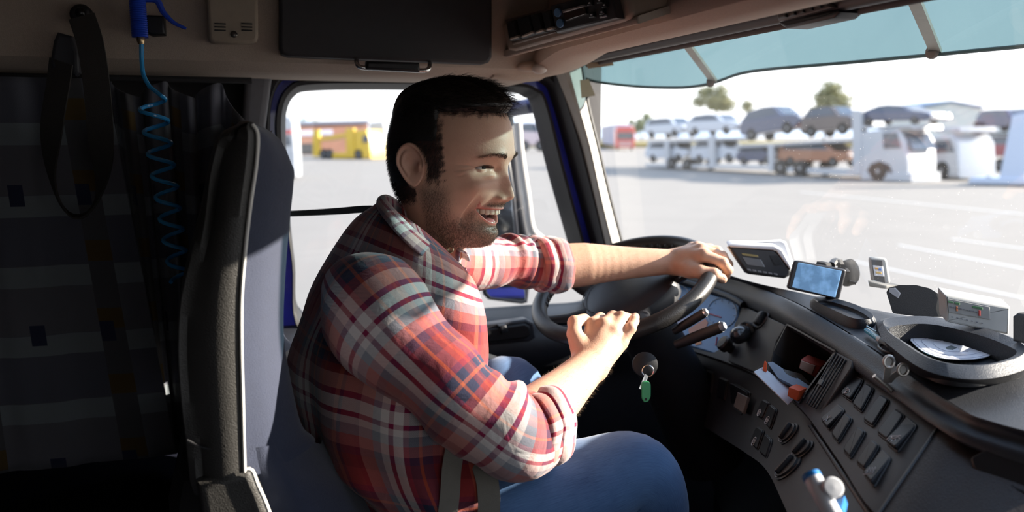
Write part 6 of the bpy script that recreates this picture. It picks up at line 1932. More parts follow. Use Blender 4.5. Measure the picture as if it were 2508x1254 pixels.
# folds: pulled from the armpit to the waist, and bunched over the lap
AA, VV = np.meshgrid(ang, vv)
fold = .006 * np.sin(9 * AA + 7 * VV) * sstep(.25, .5, VV) * sstep(0.0, .4, np.abs(np.sin(AA)))
fold += .007 * np.sin(34 * VV + 2.5 * np.sin(AA * 2) + 1.5 * AA) * sstep(.55, .8, VV)
fold += .004 * np.sin(17 * VV - 4 * AA) * sstep(.2, .4, VV)
TS = TS + out_ * fold[..., None]
b = MB(); b.loft(TS, True, uv=cloth_uv(TS, .02, .03))
shirt = b.build('shirt', M_PLAID, man, sharp=0)
TORSO_BVH = BVHTree.FromPolygons([Vector(v) for v in np.vstack(b.v)], b.f)
def sleeve(path, radii, n=72, uo=0, vo=0, up=A(0, 0, 1), wr=1.0, seed=1, flat=1.0, elbow=.8):
    c = spl([P(*p) for p in path], 90)
    rad = np.interp(np.linspace(0, 1, 90), np.linspace(0, 1, len(radii)), radii)
    t = np.gradient(c, axis=0); t /= np.linalg.norm(t, axis=1)[:, None]
    a = np.linspace(0, 2 * pi, n, endpoint=False)
    R = []
    ref = up.copy()
    rg = np.random.default_rng(seed)
    ph_ = rg.uniform(0, 6, 6)
    for i in range(90):
        ref = ref - t[i] * (ref @ t[i]); ref = nrm(ref); e2 = np.cross(t[i], ref)
        v = i / 89
        w = wr * (.0045 * np.sin(11 * v + 2 * a + ph_[0]) + .004 * np.sin(23 * v - 1 * a + ph_[1]) * sstep(.35, .6, v) + .0055 * np.sin(60 * v + 1.2 * np.sin(a + ph_[2])) * np.exp(-((v - elbow) / .16) ** 2) * (0.6 + .6 * np.sin(a + ph_[3])))
        R.append(c[i] + np.multiply.outer((rad[i] + w) * np.cos(a), ref) + np.multiply.outer((rad[i] + w) * np.sin(a) * flat, e2))
    R = np.array(R)
    return R, c, t, ref
def add_sleeve(path, radii, uo, vo, seed, cuff_r, cuff_len, wr=1.0, elbow=.8):
    R, c, t, ref = sleeve(path, radii, uo=uo, vo=vo, seed=seed, wr=wr, elbow=elbow)
    b = MB(); b.loft(R, True, uv=cloth_uv(R, uo, vo))
    sl_ = b.build('sleeve', M_PLAID, shirt, sharp=0)
    # rolled cuff: two fat turns
    ax = t[-1]; e1 = ref; e2 = np.cross(ax, e1)
    a = np.linspace(0, 2 * pi, 72, endpoint=False)
    prof = [(-.030, .86), (-.028, 1.02), (-.020, 1.10), (-.010, 1.08), (-.006, 1.0), (-.003, 1.06), (.006, 1.13), (.016, 1.12), (.024, 1.03), (.027, .92), (.020, .84), (.0, .80)]
    rr = []
    for x, k in spl_ctl(np.array(prof), 4):
        w = 1 + .035 * np.sin(3 * a + 40 * x + seed) + .025 * np.sin(7 * a + 2 * seed)
        sk = .010 * np.sin(a + seed)
        rr.append(c[-1] + np.multiply.outer(x * cuff_len + sk, ax).reshape(-1, 3) + np.multiply.outer(cuff_r * k * w * np.cos(a), e1) + np.multiply.outer(cuff_r * k * w * np.sin(a), e2))
    rr = np.array(rr)
    uvs = cloth_uv(rr, uo + .05, vo + .07, 10)
    b = MB(); b.loft(rr, False, uv=uvs); b.build('rolled_cuff', M_PLAID, shirt, sharp=0)
add_sleeve([(880, 715, 1.22), (920, 765, 1.165), (1000, 850, 1.125), (1095, 945, 1.105), (1180, 1020, 1.10), (1245, 1062, 1.11), (1290, 1062, 1.135), (1318, 1050, 1.155)], [.060, .079, .078, .071, .064, .060, .056, .052], .02, .01, 3, .0505, 1.15)
add_sleeve([(1050, 640, 1.43), (1120, 640, 1.48), (1210, 640, 1.54), (1290, 642, 1.59), (1345, 646, 1.612)], [.055, .056, .052, .048, .048], .05, .03, 5, .0500, 1.15, wr=.7, elbow=.7)
# collar: folded band round the neck, open at the throat
ct = spl([P(*p) for p in ((1128, 646, 1.225), (1082, 618, 1.208), (1022, 570, 1.215), (968, 516, 1.25), (940, 480, 1.325), (968, 488, 1.385), (1035, 540, 1.395), (1095, 590, 1.36), (1128, 615, 1.31))], 60)
cb_ = spl([P(*p) for p in ((1110, 686, 1.195), (1070, 658, 1.172), (996, 596, 1.172), (944, 540, 1.225), (924, 500, 1.325), (960, 510, 1.42), (1040, 560, 1.44), (1100, 612, 1.40), (1150, 640, 1.335))], 60)
mid_ = (ct + cb_) / 2
oc = np.mean(ct, 0)
rows_ = []
for k in np.linspace(0, 1, 10):
    q = lerp(ct, cb_, k)
    o_ = q - oc; o_[:, 2] = 0; o_ /= np.linalg.norm(o_, axis=1)[:, None]
    rows_.append(q + o_ * .004 * sin(pi * k) + A(0, 0, .003) * sin(pi * k))
inn = [ct - (ct - oc) * .06 + A(0, 0, -.028), ct - (ct - oc) * .02 + A(0, 0, -.004)]
G = np.array(inn + rows_)
sl2 = np.r_[0, np.cumsum(np.linalg.norm(np.diff(mid_, axis=0), axis=1))]
vl = np.r_[0, np.cumsum(np.linalg.norm(np.diff(G, axis=0), axis=2).mean(1))]
b = MB(); b.grid(G, uv=[[(vl[i] + .05, sl2[j] + .02) for j in range(60)] for i in range(len(G))])
co = b.build('collar', M_PLAID, shirt, sharp=0)
md = co.modifiers.new('thickness', 'SOLIDIFY'); md.thickness = .0028; md.offset = 0
# front edge of the shirt with buttons
M_BTN = mat('brass_snap', (.35, .27, .17), .3, metal=.7)
pl = spl([P(*p) for p in ((1128, 655, 1.215), (1135, 690, 1.215), (1140, 730, 1.225), (1146, 780, 1.235))], 20)
b = MB(); b.grid(np.array([pl - RV * .020 + DV * .01, pl - RV * .008 - DV * .004, pl + RV * .006 + DV * .000, pl + RV * .008 + DV * .012]), uv=[[(.03 * i, .01 * j) for j in range(20)] for i in range(4)])
b.build('button_placket', M_PLAID, shirt, sharp=0)
for x, y, D in ((1124, 655, 1.203), (1103, 612, 1.285), (1126, 710, 1.208), (1128, 1132, 1.155)):
    b = MB(); F_ = frame(P(x, y, D), RV, z=-ray(x, y)); b.lathe([(.0056, -.002), (.0056, .001), (.0045, .0018), (.003, .001), (.0004, .001)], F_, 18); b.build('button', M_BTN, shirt)

# --- jeans
def denim():
    m = bpy.data.materials.new('blue_denim'); m.use_nodes = True
    N, L = m.node_tree.nodes, m.node_tree.links
    b = N['Principled BSDF']; b.inputs['Roughness'].default_value = .8; b.inputs['Sheen Weight'].default_value = .2; b.inputs['Specular IOR Level'].default_value = .25
    uv = N.new('ShaderNodeUVMap')
    mp = N.new('ShaderNodeMapping'); mp.inputs['Scale'].default_value = (900, 45, 1); L.new(uv.outputs[0], mp.inputs[0])
    nz = N.new('ShaderNodeTexNoise'); nz.inputs['Scale'].default_value = 1; nz.inputs['Detail'].default_value = 4; L.new(mp.outputs[0], nz.inputs['Vector'])
    tc = N.new('ShaderNodeTexCoord'); n2 = N.new('ShaderNodeTexNoise'); n2.inputs['Scale'].default_value = 9; n2.inputs['Detail'].default_value = 3; L.new(tc.outputs['Object'], n2.inputs['Vector'])
    ad = N.new('ShaderNodeMath'); ad.operation = 'MULTIPLY_ADD'; ad.inputs[1].default_value = .5; L.new(nz.outputs[0], ad.inputs[0]); L.new(n2.outputs[0], ad.inputs[2])
    r = N.new('ShaderNodeValToRGB'); r.color_ramp.elements[0].position = .45; r.color_ramp.elements[0].color = (.030, .070, .17, 1); r.color_ramp.elements[1].position = 1.0; r.color_ramp.elements[1].color = (.12, .235, .45, 1)
    L.new(ad.outputs[0], r.inputs[0]); L.new(r.outputs[0], b.inputs['Base Color'])
    bp = N.new('ShaderNodeBump'); bp.inputs['Strength'].default_value = .3; bp.inputs['Distance'].default_value = .001; L.new(nz.outputs[0], bp.inputs['Height']); L.new(bp.outputs[0], b.inputs['Normal'])
    return m
M_DENIM = denim()
jb = MB()
def leg(path, radii, seed, crease):
    c = spl([P(*p) for p in path], 80)
    rad = np.interp(np.linspace(0, 1, 80), np.linspace(0, 1, len(radii)), radii)
    t = np.gradient(c, axis=0); t /= np.linalg.norm(t, axis=1)[:, None]
    a = np.linspace(0, 2 * pi, 64, endpoint=False); ref = A(0, 0, 1.0); R = []
    for i in range(80):
        ref = nrm(ref - t[i] * (ref @ t[i])); e2 = np.cross(t[i], ref); v = i / 79
        w = .003 * np.sin(9 * v + 2 * a + seed) + crease * .004 * np.sin(70 * v + 2 * np.sin(a)) * np.exp(-((v - .66) / .08) ** 2) * sstep(.2, 1, -np.cos(a))
        R.append(c[i] + np.multiply.outer((rad[i] + w) * np.cos(a), ref) + np.multiply.outer((rad[i] + w) * np.sin(a), e2))
    R = np.array(R)
    jb.loft(R, True, uv=cloth_uv(R))
    return R
RL = leg([(1000, 1330, 1.20), (1130, 1290, 1.20), (1300, 1236, 1.21), (1440, 1190, 1.23), (1540, 1165, 1.25), (1580, 1230, 1.27), (1585, 1330, 1.29), (1590, 1460, 1.31)], [.100, .098, .090, .079, .068, .064, .062, .06], 1, 1)
leg([(1010, 1180, 1.42), (1120, 1090, 1.47), (1200, 1000, 1.52), (1238, 955, 1.55), (1262, 1000, 1.57), (1285, 1150, 1.60), (1300, 1300, 1.62)], [.095, .090, .074, .063, .062, .060, .058], 2, 1)
hp = [ring_body(lerp(np.array(b_), np.array(f2), -.01), np.array(f2), w * 1.01, D, LAT, 64) for b_, f2, w, D in TR[-2:]]
jb.loft([hp[0] + A(0, 0, -.06), hp[1]], True, uv=cloth_uv(np.array(hp)))
jeans = jb.build('jeans', M_DENIM, man, sharp=0)
st = [RL[i, 47] + nrm(RL[i, 47] - RL[i].mean(0)) * .0012 for i in range(14, 60)]
b = MB(); b.tube(st, .0011, 6); b.build('side_seam', mat('denim_seam', (.16, .25, .42), .8), jeans)

# --- belt: webbing across the belly and the lap, and up to the door pillar
sb2 = thing('seat_belt', 'grey seat belt webbing across the driver from the door pillar to his hip', 'seat belt', P(1150, 1250, 1.2))
M_BELT = mat('grey_belt_webbing', (.20, .185, .155), .6, bump=.4, bscale=900)
b = MB(); b.strap(spl([P(690, 524, 1.86), P(760, 521, 1.72), P(830, 517, 1.58), P(905, 512, 1.46), P(960, 520, 1.42)], 20), A(0, .2, 1), .013, .002); b.build('shoulder_strap', M_WEB, sb2)
def torso_hit(x, y, lift):
    h = TORSO_BVH.ray_cast(Vector(CAM), Vector(ray(x, y)))
    if h[0] is None: return P(x, y, 1.16)
    n = np.array(h[1]);
    if n @ ray(x, y) > 0: n = -n
    return np.array(h[0]) + n * lift
b = MB(); b.strap(spl([torso_hit(x, y, .008) for x, y in ((1122, 1040), (1116, 1090), (1108, 1150), (1098, 1215), (1092, 1290))], 24), RV, .026, .0022); b.build('chest_strap', M_BELT, sb2)
b = MB(); b.strap(spl([P(1162, 1095, 1.15), P(1178, 1130, 1.12), P(1194, 1180, 1.105), P(1198, 1240, 1.10), P(1194, 1300, 1.10)], 24), RV, .030, .0022); b.build('lap_strap', M_BELT, sb2)
# ================================================================== outside: the lot, trucks, cars, trees
b = MB(); b.add([(-300, -120, 0), (500, -120, 0), (500, 700, 0), (-300, 700, 0)], [(0, 1, 2, 3)])
struct(b.build('parking_lot', mat('pale_asphalt', (0.215, 0.20, 0.182), 0.9, vscale=0.5, var=0.10)))
def Gd(x, y): return onZ(x, y, 0.0)
M_LINE = mat('white_road_paint', (.45, .45, .44), .8)
def gline(p, q, w=.12):
    a, c = Gd(*p), Gd(*q); s_ = nrm(np.cross(c - a, A(0, 0, 1))) * w
    b = MB(); b.add([a - s_ + A(0, 0, .004), a + s_ + A(0, 0, .004), c + s_ + A(0, 0, .004), c - s_ + A(0, 0, .004)], [(0, 1, 2, 3)])
    struct(b.build('parking_line', M_LINE))
gline((2090, 640), (2560, 742), .05); gline((2200, 600), (2560, 668), .06); gline((2330, 585), (2560, 616), .07); gline((1960, 470), (2560, 530), .10)
# verge and far ridge
def farpt(x, D, z): p = P(x, 328, D); return A(p[0], p[1], z)
b = MB(); xs_ = np.linspace(-200, 2700, 60)
b.grid(np.array([[farpt(x, 150, .02) for x in xs_], [farpt(x, 150, .8) for x in xs_], [farpt(x, 170, 1.0) for x in xs_]]))
struct(b.build('grass_verge', mat('dry_grass', (.30, .24, .08), .9, vscale=2)))
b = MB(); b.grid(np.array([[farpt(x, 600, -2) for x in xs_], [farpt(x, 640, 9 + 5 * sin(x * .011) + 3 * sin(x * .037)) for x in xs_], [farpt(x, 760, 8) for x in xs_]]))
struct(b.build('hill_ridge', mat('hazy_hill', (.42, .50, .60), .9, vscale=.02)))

M_TYRE = mat('tyre_rubber', (.012, .012, .013), .7)
M_WHEEL = mat('wheel_rim', (.38, .39, .41), .4, metal=.4)
M_WGLASS = mat('dark_car_glass', (.03, .05, .08), .08, coat=.5)
M_TRUCKW = mat('truck_white', (.42, .44, .47), .35, coat=.4)
M_YEL = mat('truck_yellow', (.62, .40, .012), .4, coat=.3)
M_REDT = mat('truck_red', (.50, .03, .035), .4, coat=.3)
M_UNDER = mat('chassis_black', (.025, .027, .032), .7)
def wheel(parent, c, r_, w, ax, name='wheel'):
    F_ = frame(c, np.cross(ax, A(0, 0, 1)), z=ax)
    b = MB(); b.lathe([(r_ * .6, -w / 2), (r_ * .95, -w / 2), (r_, -w * .3), (r_, w * .3), (r_ * .95, w / 2), (r_ * .6, w / 2)], F_, 24)
    o = b.build(name, M_TYRE, parent)
    b = MB(); b.lathe([(r_ * .6, -w * .45), (r_ * .6, w * .45), (r_ * .5, w * .40), (r_ * .15, w * .52), (.01, w * .52)], F_, 20)
    b.build('wheel_rim', M_WHEEL, o)
PROF = {
    'hatch': ([(0, .30), (.02, .52), (.10, .58), (.30, .64), (.98, .66), (1.0, .5), (1.0, .26), (.9, .18), (.08, .18)], [(.27, .63), (.42, .96), (.60, 1.0), (.86, .96), (.98, .66)]),
    'sedan': ([(0, .32), (.02, .54), (.12, .62), (.28, .68), (.80, .70), (.97, .66), (1.0, .55), (1.0, .28), (.9, .2), (.08, .2)], [(.26, .67), (.40, .95), (.58, 1.0), (.70, .96), (.88, .69)]),
    'suv': ([(0, .34), (.02, .58), (.20, .64), (.98, .66), (1.0, .5), (1.0, .28), (.9, .2), (.08, .2)], [(.20, .63), (.34, .97), (.60, 1.0), (.92, .98), (.99, .66)])}
def car(label, paint, L, H, kind, p, fwd, up=None, group='cars on the car carriers', w=1.75):
    """car standing at p (ground centre), nose towards fwd"""
    fwd = nrm(fwd); up = A(0, 0, 1) if up is None else nrm(up)
    t_ = thing('car', label, 'car', p, group)
    F_ = frame(p, fwd, z=up)
    body_, cab_ = PROF[kind]
    X = lambda q: (.5 - q[0]) * L
    b = MB()
    o = np.array([mpt(F_, X(q), -w / 2, q[1] * H) for q in body_])
    b.slab(o, np.array(mpt(F_, 0, w, 0)) - np.array(mpt(F_, 0, 0, 0)), .07)
    b.build('body', paint, t_)
    b = MB()
    lo = np.array([mpt(F_, X(q), -w / 2 * .97 * (1 - .16 * (q[1] - .64) / .36), q[1] * H) for q in cab_])
    ro = np.array([mpt(F_, X(q), w / 2 * .97 * (1 - .16 * (q[1] - .64) / .36), q[1] * H) for q in cab_])
    b.loft([lo, ro], True); b.build('cabin', paint, t_)
    c_ = lo.mean(0); cr_ = ro.mean(0)
    out_l = np.array(mpt(F_, 0, -.02, 0)) - np.array(mpt(F_, 0, 0, 0))
    b = MB(); b.slab(c_ + (lo - c_) * .82 + out_l, -out_l * 2, 0); b.build('side_window', M_WGLASS, t_)
    b = MB(); b.slab(cr_ + (ro - cr_) * .82 - out_l, out_l * 2, 0); b.build('side_window', M_WGLASS, t_)
    f2 = np.array([lerp(lo[0], ro[0], .08), lerp(lo[1], ro[1], .08), lerp(lo[1], ro[1], .92), lerp(lo[0], ro[0], .92)]); cc = f2.mean(0)
    nn = (np.array(mpt(F_, .02, 0, .015)) - np.array(mpt(F_, 0, 0, 0)))
    b = MB(); b.slab(cc + (f2 - cc) * .9 + nn, -nn * .8, 0); b.build('windscreen', M_WGLASS, t_)
    for sx in (.30, -.30):
        for sy in (-1, 1):
            wheel(t_, np.array(mpt(F_, sx * L, sy * (w / 2 - .08), .19 * H)), .20 * H, .2, nrm(np.array(mpt(F_, 0, sy, 0)) - np.array(mpt(F_, 0, 0, 0))))
    for sy in (-.36, .36):
        b = MB(); b.ell(frame(np.array(mpt(F_, .485 * L, sy * w, .46 * H)), fwd, z=up), .10, .22, .10, 12, 8)
        b.build('headlamp', mat('headlamp_clear', (.7, .72, .75), .1, coat=.5), t_)
    return t_

class Side:
    """vertical plane along a parked vehicle's near side, for measuring it in the photograph"""
    def __init__(s, a, c):
        s.a, s.t = a, nrm(c - a); s.n = nrm(np.cross(s.t, A(0, 0, 1)))
        if s.n @ (CAM - a) < 0: s.n = -s.n
    def pt(s, x, y, off=0.0):
        r_ = ray(x, y); o = s.a + s.n * off
        return CAM + r_ * (((o - CAM) @ s.n) / (r_ @ s.n))
def slabs(name, sd_, polys, depth, m, parent, off=0.0, bev=.03, sub=None):
    out = []
    for q in polys:
        b = MB(); b.slab(np.array([sd_.pt(x, y, off) for x, y in q]), -sd_.n * depth, bev)
        out.append(b.build(name, m, parent))
    return out
def side_car(label, paint, sd_, x0, x1, ytop, ybot0, ybot1, kind, off, nose_right=True):
    p0, p1 = sd_.pt(x0, ybot0, off), sd_.pt(x1, ybot1, off)
    top = sd_.pt((x0 + x1) / 2, ytop, off)
    L_ = np.linalg.norm(p1 - p0); c_ = (p0 + p1) / 2
    d_ = p1 - p0 if nose_right else p0 - p1
    up = A(0, 0, 1) - nrm(d_) * nrm(d_)[2]
    H_ = top[2] - c_[2]
    return car(label, paint, L_ * .94, H_, kind, c_ - sd_.n * .95, d_, up)

# --- the white car carrier
W = Side(Gd(2216, 447), Gd(1580, 411))
wt_ = thing('car_carrier', 'long white two-deck car carrier truck loaded with cars beyond the windscreen', 'truck', W.pt(1900, 428))
slabs('cab', W, [[(2106, 322), (2200, 316), (2216, 345), (2222, 400), (2222, 436), (2108, 432)]], 2.4, M_TRUCKW, wt_, 0, .12)
slabs('side_window', W, [[(2162, 326), (2196, 324), (2206, 362), (2164, 364)]], .05, M_WGLASS, wt_, .03, 0)
fx = nrm(W.a - W.pt(1580, 411)); fn = -W.n
p0 = W.pt(2204, 326) + fx * .12 + fn * .2; p1 = W.pt(2222, 366) + fx * .22 + fn * .2
b = MB(); b.slab(np.array([p0, p1, p1 + fn * 2.0, p0 + fn * 2.0]), -fx * .1, 0); b.build('windscreen', M_WGLASS, wt_)
slabs('sun_board', W, [[(2150, 309), (2236, 306), (2238, 316), (2150, 318)]], 2.4, M_TRUCKW, wt_, 0, .05)
slabs('bumper', W, [[(2108, 424), (2232, 424), (2232, 446), (2108, 440)]], 2.45, M_TRUCKW, wt_, .04, .05)
slabs('lower_deck', W, [[(1900, 409), (2104, 415), (2104, 432), (1900, 420)], [(1580, 401), (1900, 407), (1900, 415), (1580, 409)]], 2.3, M_TRUCKW, wt_, 0, .03)
slabs('upper_deck', W, [[(1585, 345), (1810, 336), (1810, 342), (1585, 352)], [(1800, 355), (2084, 341), (2084, 347), (1800, 363)], [(2110, 309), (2232, 309), (2232, 315), (2110, 316)]], 2.3, mat('deck_grey', (.42, .43, .45), .5), wt_, 0, .02)
for q in ([(2086, 270), (2108, 270), (2110, 428), (2088, 428)], [(1880, 356), (1892, 356), (1894, 420), (1882, 420)], [(1733, 332), (1748, 332), (1750, 412), (1736, 412)], [(1626, 345), (1636, 345), (1638, 410), (1628, 410)]):
    slabs('deck_post', W, [q], .25, M_TRUCKW, wt_, .05, .03)
    slabs('deck_post', W, [q], .25, M_TRUCKW, wt_, -2.1, .03)
for x, y, r_ in ((2153, 424, .52), (1914, 409, .48), (1962, 413, .48), (1646, 398, .42), (1684, 401, .42)):
    c_ = W.pt(x, y, -.05); c_[2] = r_
    wheel(wt_, c_, r_, .30, W.n); wheel(wt_, c_ - W.n * 2.2, r_, .35, -W.n)
slabs('arch', W, [[(2122, 420), (2132, 402), (2154, 394), (2178, 404), (2186, 424), (2178, 424), (2168, 410), (2154, 404), (2138, 410), (2130, 424)]], .3, M_UNDER, wt_, .02, .01)
def paint(n, c): return mat(n, c, .25, coat=.7, var=.05)
C_W, C_N, C_B, C_G = paint('car_white', (.46, .50, .56)), paint('car_navy', (.025, .045, .11)), paint('car_dark_brown', (.06, .045, .05)), paint('car_grey_blue', (.10, .15, .25))
side_car('white van leftmost on the upper deck of the white carrier', C_W, W, 1572, 1672, 288, 340, 334, 'suv', -.2)
side_car('white hatchback second from the left on the upper deck of the white carrier', C_W, W, 1672, 1806, 278, 332, 328, 'hatch', -.2)
side_car('dark navy car tilted nose-up at the middle of the upper deck', C_N, W, 1806, 1962, 258, 350, 322, 'hatch', -.2, True)
side_car('dark brown car behind the tilted navy car on the upper deck', C_B, W, 1955, 2092, 258, 338, 326, 'hatch', -.2, True)
side_car('navy saloon over the white cab at the front of the upper deck', C_N, W, 2084, 2282, 256, 306, 304, 'sedan', -.2)
side_car('white estate car leftmost on the lower deck of the white carrier', C_W, W, 1574, 1684, 346, 398, 396, 'suv', -.2)
side_car('white hatchback second from the left on the lower deck of the white carrier', C_W, W, 1684, 1812, 340, 402, 398, 'hatch', -.2)
side_car('dark navy car third from the left on the lower deck', C_N, W, 1796, 1900, 354, 404, 402, 'hatch', -.2)
side_car('reddish brown car behind the white cab on the lower deck', paint('car_copper', (.30, .12, .06)), W, 1895, 2080, 346, 406, 410, 'suv', -.2)

# --- second white truck with dark cars, behind to the right
W2 = Side(Gd(2330, 441), Gd(2150, 428))
t2 = thing('car_carrier', 'second white carrier truck half hidden at the right behind the first', 'truck', W2.pt(2330, 440))
slabs('cab', W2, [[(2272, 334), (2330, 328), (2344, 350), (2348, 436), (2272, 432)]], 2.4, M_TRUCKW, t2, 0, .12)
f2x = nrm(W2.a - W2.pt(2150, 428))
slabs('sun_board', W2, [[(2290, 312), (2348, 310), (2350, 322), (2290, 326)]], 2.4, M_TRUCKW, t2, 0, .05)
slabs('side_window', W2, [[(2290, 344), (2326, 342), (2336, 372), (2292, 374)]], .05, M_WGLASS, t2, .03, 0)
slabs('lower_deck', W2, [[(2150, 404), (2272, 410), (2272, 428), (2150, 420)]], 2.3, M_UNDER, t2, 0, .03)
c_ = W2.pt(2310, 428, -.1); c_[2] = .5; wheel(t2, c_, .5, .35, W2.n)
R3 = Side(Gd(2540, 424), Gd(2380, 414))
t3 = thing('car_carrier', 'dark loaded carrier deck at the far right edge beyond the second white truck', 'truck', R3.pt(2440, 418))
slabs('lower_deck', R3, [[(2380, 399), (2600, 403), (2600, 412), (2380, 406)]], 2.3, M_UNDER, t3, 0, .03)
slabs('upper_deck', R3, [[(2380, 325), (2600, 326), (2600, 332), (2380, 331)]], 2.3, M_UNDER, t3, 0, .03)
for x in (2384, 2500): slabs('deck_post', R3, [[(x, 300), (x + 8, 300), (x + 8, 408), (x, 408)]], .2, M_UNDER, t3, .05, .02)
for x in (2400, 2450, 2500):
    c_ = R3.pt(x, 410, -.1); c_[2] = .42; wheel(t3, c_, .42, .3, R3.n)
side_car('dark navy car on the upper deck at the right edge', C_N, R3, 2380, 2500, 268, 322, 322, 'suv', -.2)
side_car('dark red car on the lower deck at the right edge', paint('car_red', (.28, .03, .05)), R3, 2384, 2520, 334, 394, 396, 'suv', -.2)

# --- pale blue-white raised ramp tower at the right edge
RP = Side(Gd(2520, 458), Gd(2370, 452))
rt_ = thing('loading_ramp', 'pale slanted loading tower with a low platform at the right edge', 'ramp', RP.pt(2440, 455))
slabs('tower', RP, [[(2478, 284), (2530, 270), (2512, 440), (2446, 440)]], .5, mat('pale_blue_paint', (.45, .53, .66), .5), rt_, 0, .06)
slabs('platform', RP, [[(2372, 440), (2380, 434), (2620, 440), (2620, 456), (2372, 450)]], 2.4, MATS['pale_blue_paint'], rt_, .1, .05)
for x in (2420, 2560):
    c_ = RP.pt(x, 452, -.3); c_[2] = .22; wheel(rt_, c_, .22, .3, RP.n)

# --- red lorry far left of the windscreen
Rr = Side(Gd(1507, 368), Gd(1478, 362))
t4 = thing('red_lorry', 'red lorry facing the lot far off beside the windscreen pillar', 'truck', Rr.pt(1500, 366))
slabs('trailer', Rr, [[(1472, 310), (1506, 304), (1508, 356), (1474, 352)]], 2.5, mat('trailer_grey', (.42, .40, .48), .6), t4, 0, .05)
fr = RV * 2.9; a0 = Rr.pt(1508, 368)
def fpt(u, z): return a0 * A(1, 1, 0) + RV * (u * 2.9) + A(0, 0, z)
b = MB(); b.slab(np.array([fpt(0, .4), fpt(1, .4), fpt(1, 3.0), fpt(.9, 3.6), fpt(.1, 3.6), fpt(0, 3.0)]), DV * A(1, 1, 0) * 2.2, .1); b.build('cab', M_REDT, t4)
b = MB(); b.slab(np.array([fpt(.08, 1.7), fpt(.92, 1.7), fpt(.92, 2.7), fpt(.08, 2.7)]) - DV * .05, DV * .04, 0); b.build('windscreen', M_WGLASS, t4)
b = MB(); b.slab(np.array([fpt(.15, .7), fpt(.85, .7), fpt(.85, 1.3), fpt(.15, 1.3)]) - DV * .05, DV * .04, 0); b.build('radiator_grille', mat('grille_pale', (.5, .3, .3), .5), t4)
for u in (.12, .88): wheel(t4, fpt(u, .5) + DV * A(1, 1, 0) * .9, .5, .3, RV)

# --- yellow carrier seen through the door window
Y = Side(Gd(905, 391), Gd(764, 388))
t5 = thing('yellow_carrier', 'empty yellow car carrier truck seen through the side window', 'truck', Y.pt(840, 390))
slabs('cab', Y, [[(868, 320), (896, 318), (904, 340), (908, 388), (868, 388)]], 2.4, M_YEL, t5, 0, .1)
slabs('side_window', Y, [[(888, 332), (900, 332), (904, 348), (888, 350)]], .05, M_WGLASS, t5, .03, 0)
slabs('frame_deck', Y, [[(812, 374), (868, 374), (868, 388), (812, 388)], [(766, 376), (812, 376), (812, 384), (766, 384)]], 2.3, M_YEL, t5, 0, .03)
slabs('deck_post', Y, [[(766, 318), (780, 318), (782, 384), (766, 384)]], .3, M_YEL, t5, .05, .03)
slabs('deck_post', Y, [[(846, 314), (866, 314), (868, 386), (848, 386)]], .3, M_YEL, t5, .05, .03)
slabs('sloped_ramp', Y, [[(780, 338), (846, 326), (846, 334), (780, 346)]], 2.2, M_YEL, t5, 0, .02)
for x in (794, 808, 880):
    c_ = Y.pt(x, 384, -.1); c_[2] = .5; wheel(t5, c_, .5, .35, Y.n)
Wc = Side(Gd(948, 388), Gd(905, 388))
t6 = thing('white_lorry', 'white lorry cab between the yellow carrier and the driver head', 'truck', Wc.pt(925, 388))
slabs('cab', Wc, [[(903, 300), (940, 296), (946, 330), (948, 386), (905, 386)]], 2.4, M_TRUCKW, t6, -1, .15)
slabs('windscreen', Wc, [[(912, 318), (938, 318), (942, 340), (912, 342)]], .05, M_WGLASS, t6, -.97, 0)
slabs('yellow_band', Wc, [[(904, 356), (947, 356), (947, 366), (904, 366)]], .05, M_YEL, t6, -.95, 0)
c_ = Wc.pt(915, 384, -1.1); c_[2] = .5; wheel(t6, c_, .5, .35, Wc.n)
Bn = Side(Gd(906, 378), Gd(716, 380))
t7 = thing('brick_building', 'long low brown brick building behind the yellow carrier', 'building', Bn.pt(810, 378))
slabs('brick_wall', Bn, [[(716, 306), (902, 302), (902, 378), (716, 380)]], 8, mat('brown_brick', (.26, .13, .09), .8, vscale=.8, var=.3), t7, 0, .05)
slabs('roof_edge', Bn, [[(714, 299), (904, 294), (904, 302), (714, 307)]], 8.4, mat('slate_roof', (.14, .16, .22), .6), t7, .3, .05)
slabs('window_band', Bn, [[(728, 320), (770, 318), (770, 332), (728, 333)], [(782, 318), (815, 317), (815, 330), (782, 331)]], .1, mat('pale_window', (.42, .44, .55), .3), t7, .08, 0)
slabs('dark_doorway', Bn, [[(730, 352), (766, 351), (766, 377), (730, 378)]], .1, M_UNDER, t7, .08, 0)  # doorway as a dark slab on the wall
Lw = Side(Gd(733, 440), Gd(690, 438))
t8 = thing('white_van', 'white van with a red band at the left edge of the side window', 'van', Lw.pt(715, 438))
slabs('body', Lw, [[(640, 300), (706, 284), (714, 300), (720, 380), (721, 432), (640, 432)]], .5, M_TRUCKW, t8, 0, .12)
slabs('red_band', Lw, [[(642, 322), (714, 318), (715, 328), (642, 332)]], .05, M_REDT, t8, .03, 0)
slabs('side_window', Lw, [[(660, 335), (708, 332), (712, 356), (660, 358)]], .05, M_WGLASS, t8, .03, 0)
c_ = Lw.pt(712, 432, -.1); c_[2] = .36; wheel(t8, c_, .36, .25, Lw.n)
Vc = Side(Gd(1340, 372), Gd(1270, 372))
side_car('pale parked car seen past the mirror arm', paint('car_pale_pink', (.55, .45, .48)), Vc, 1268, 1340, 300, 370, 370, 'suv', -.2)
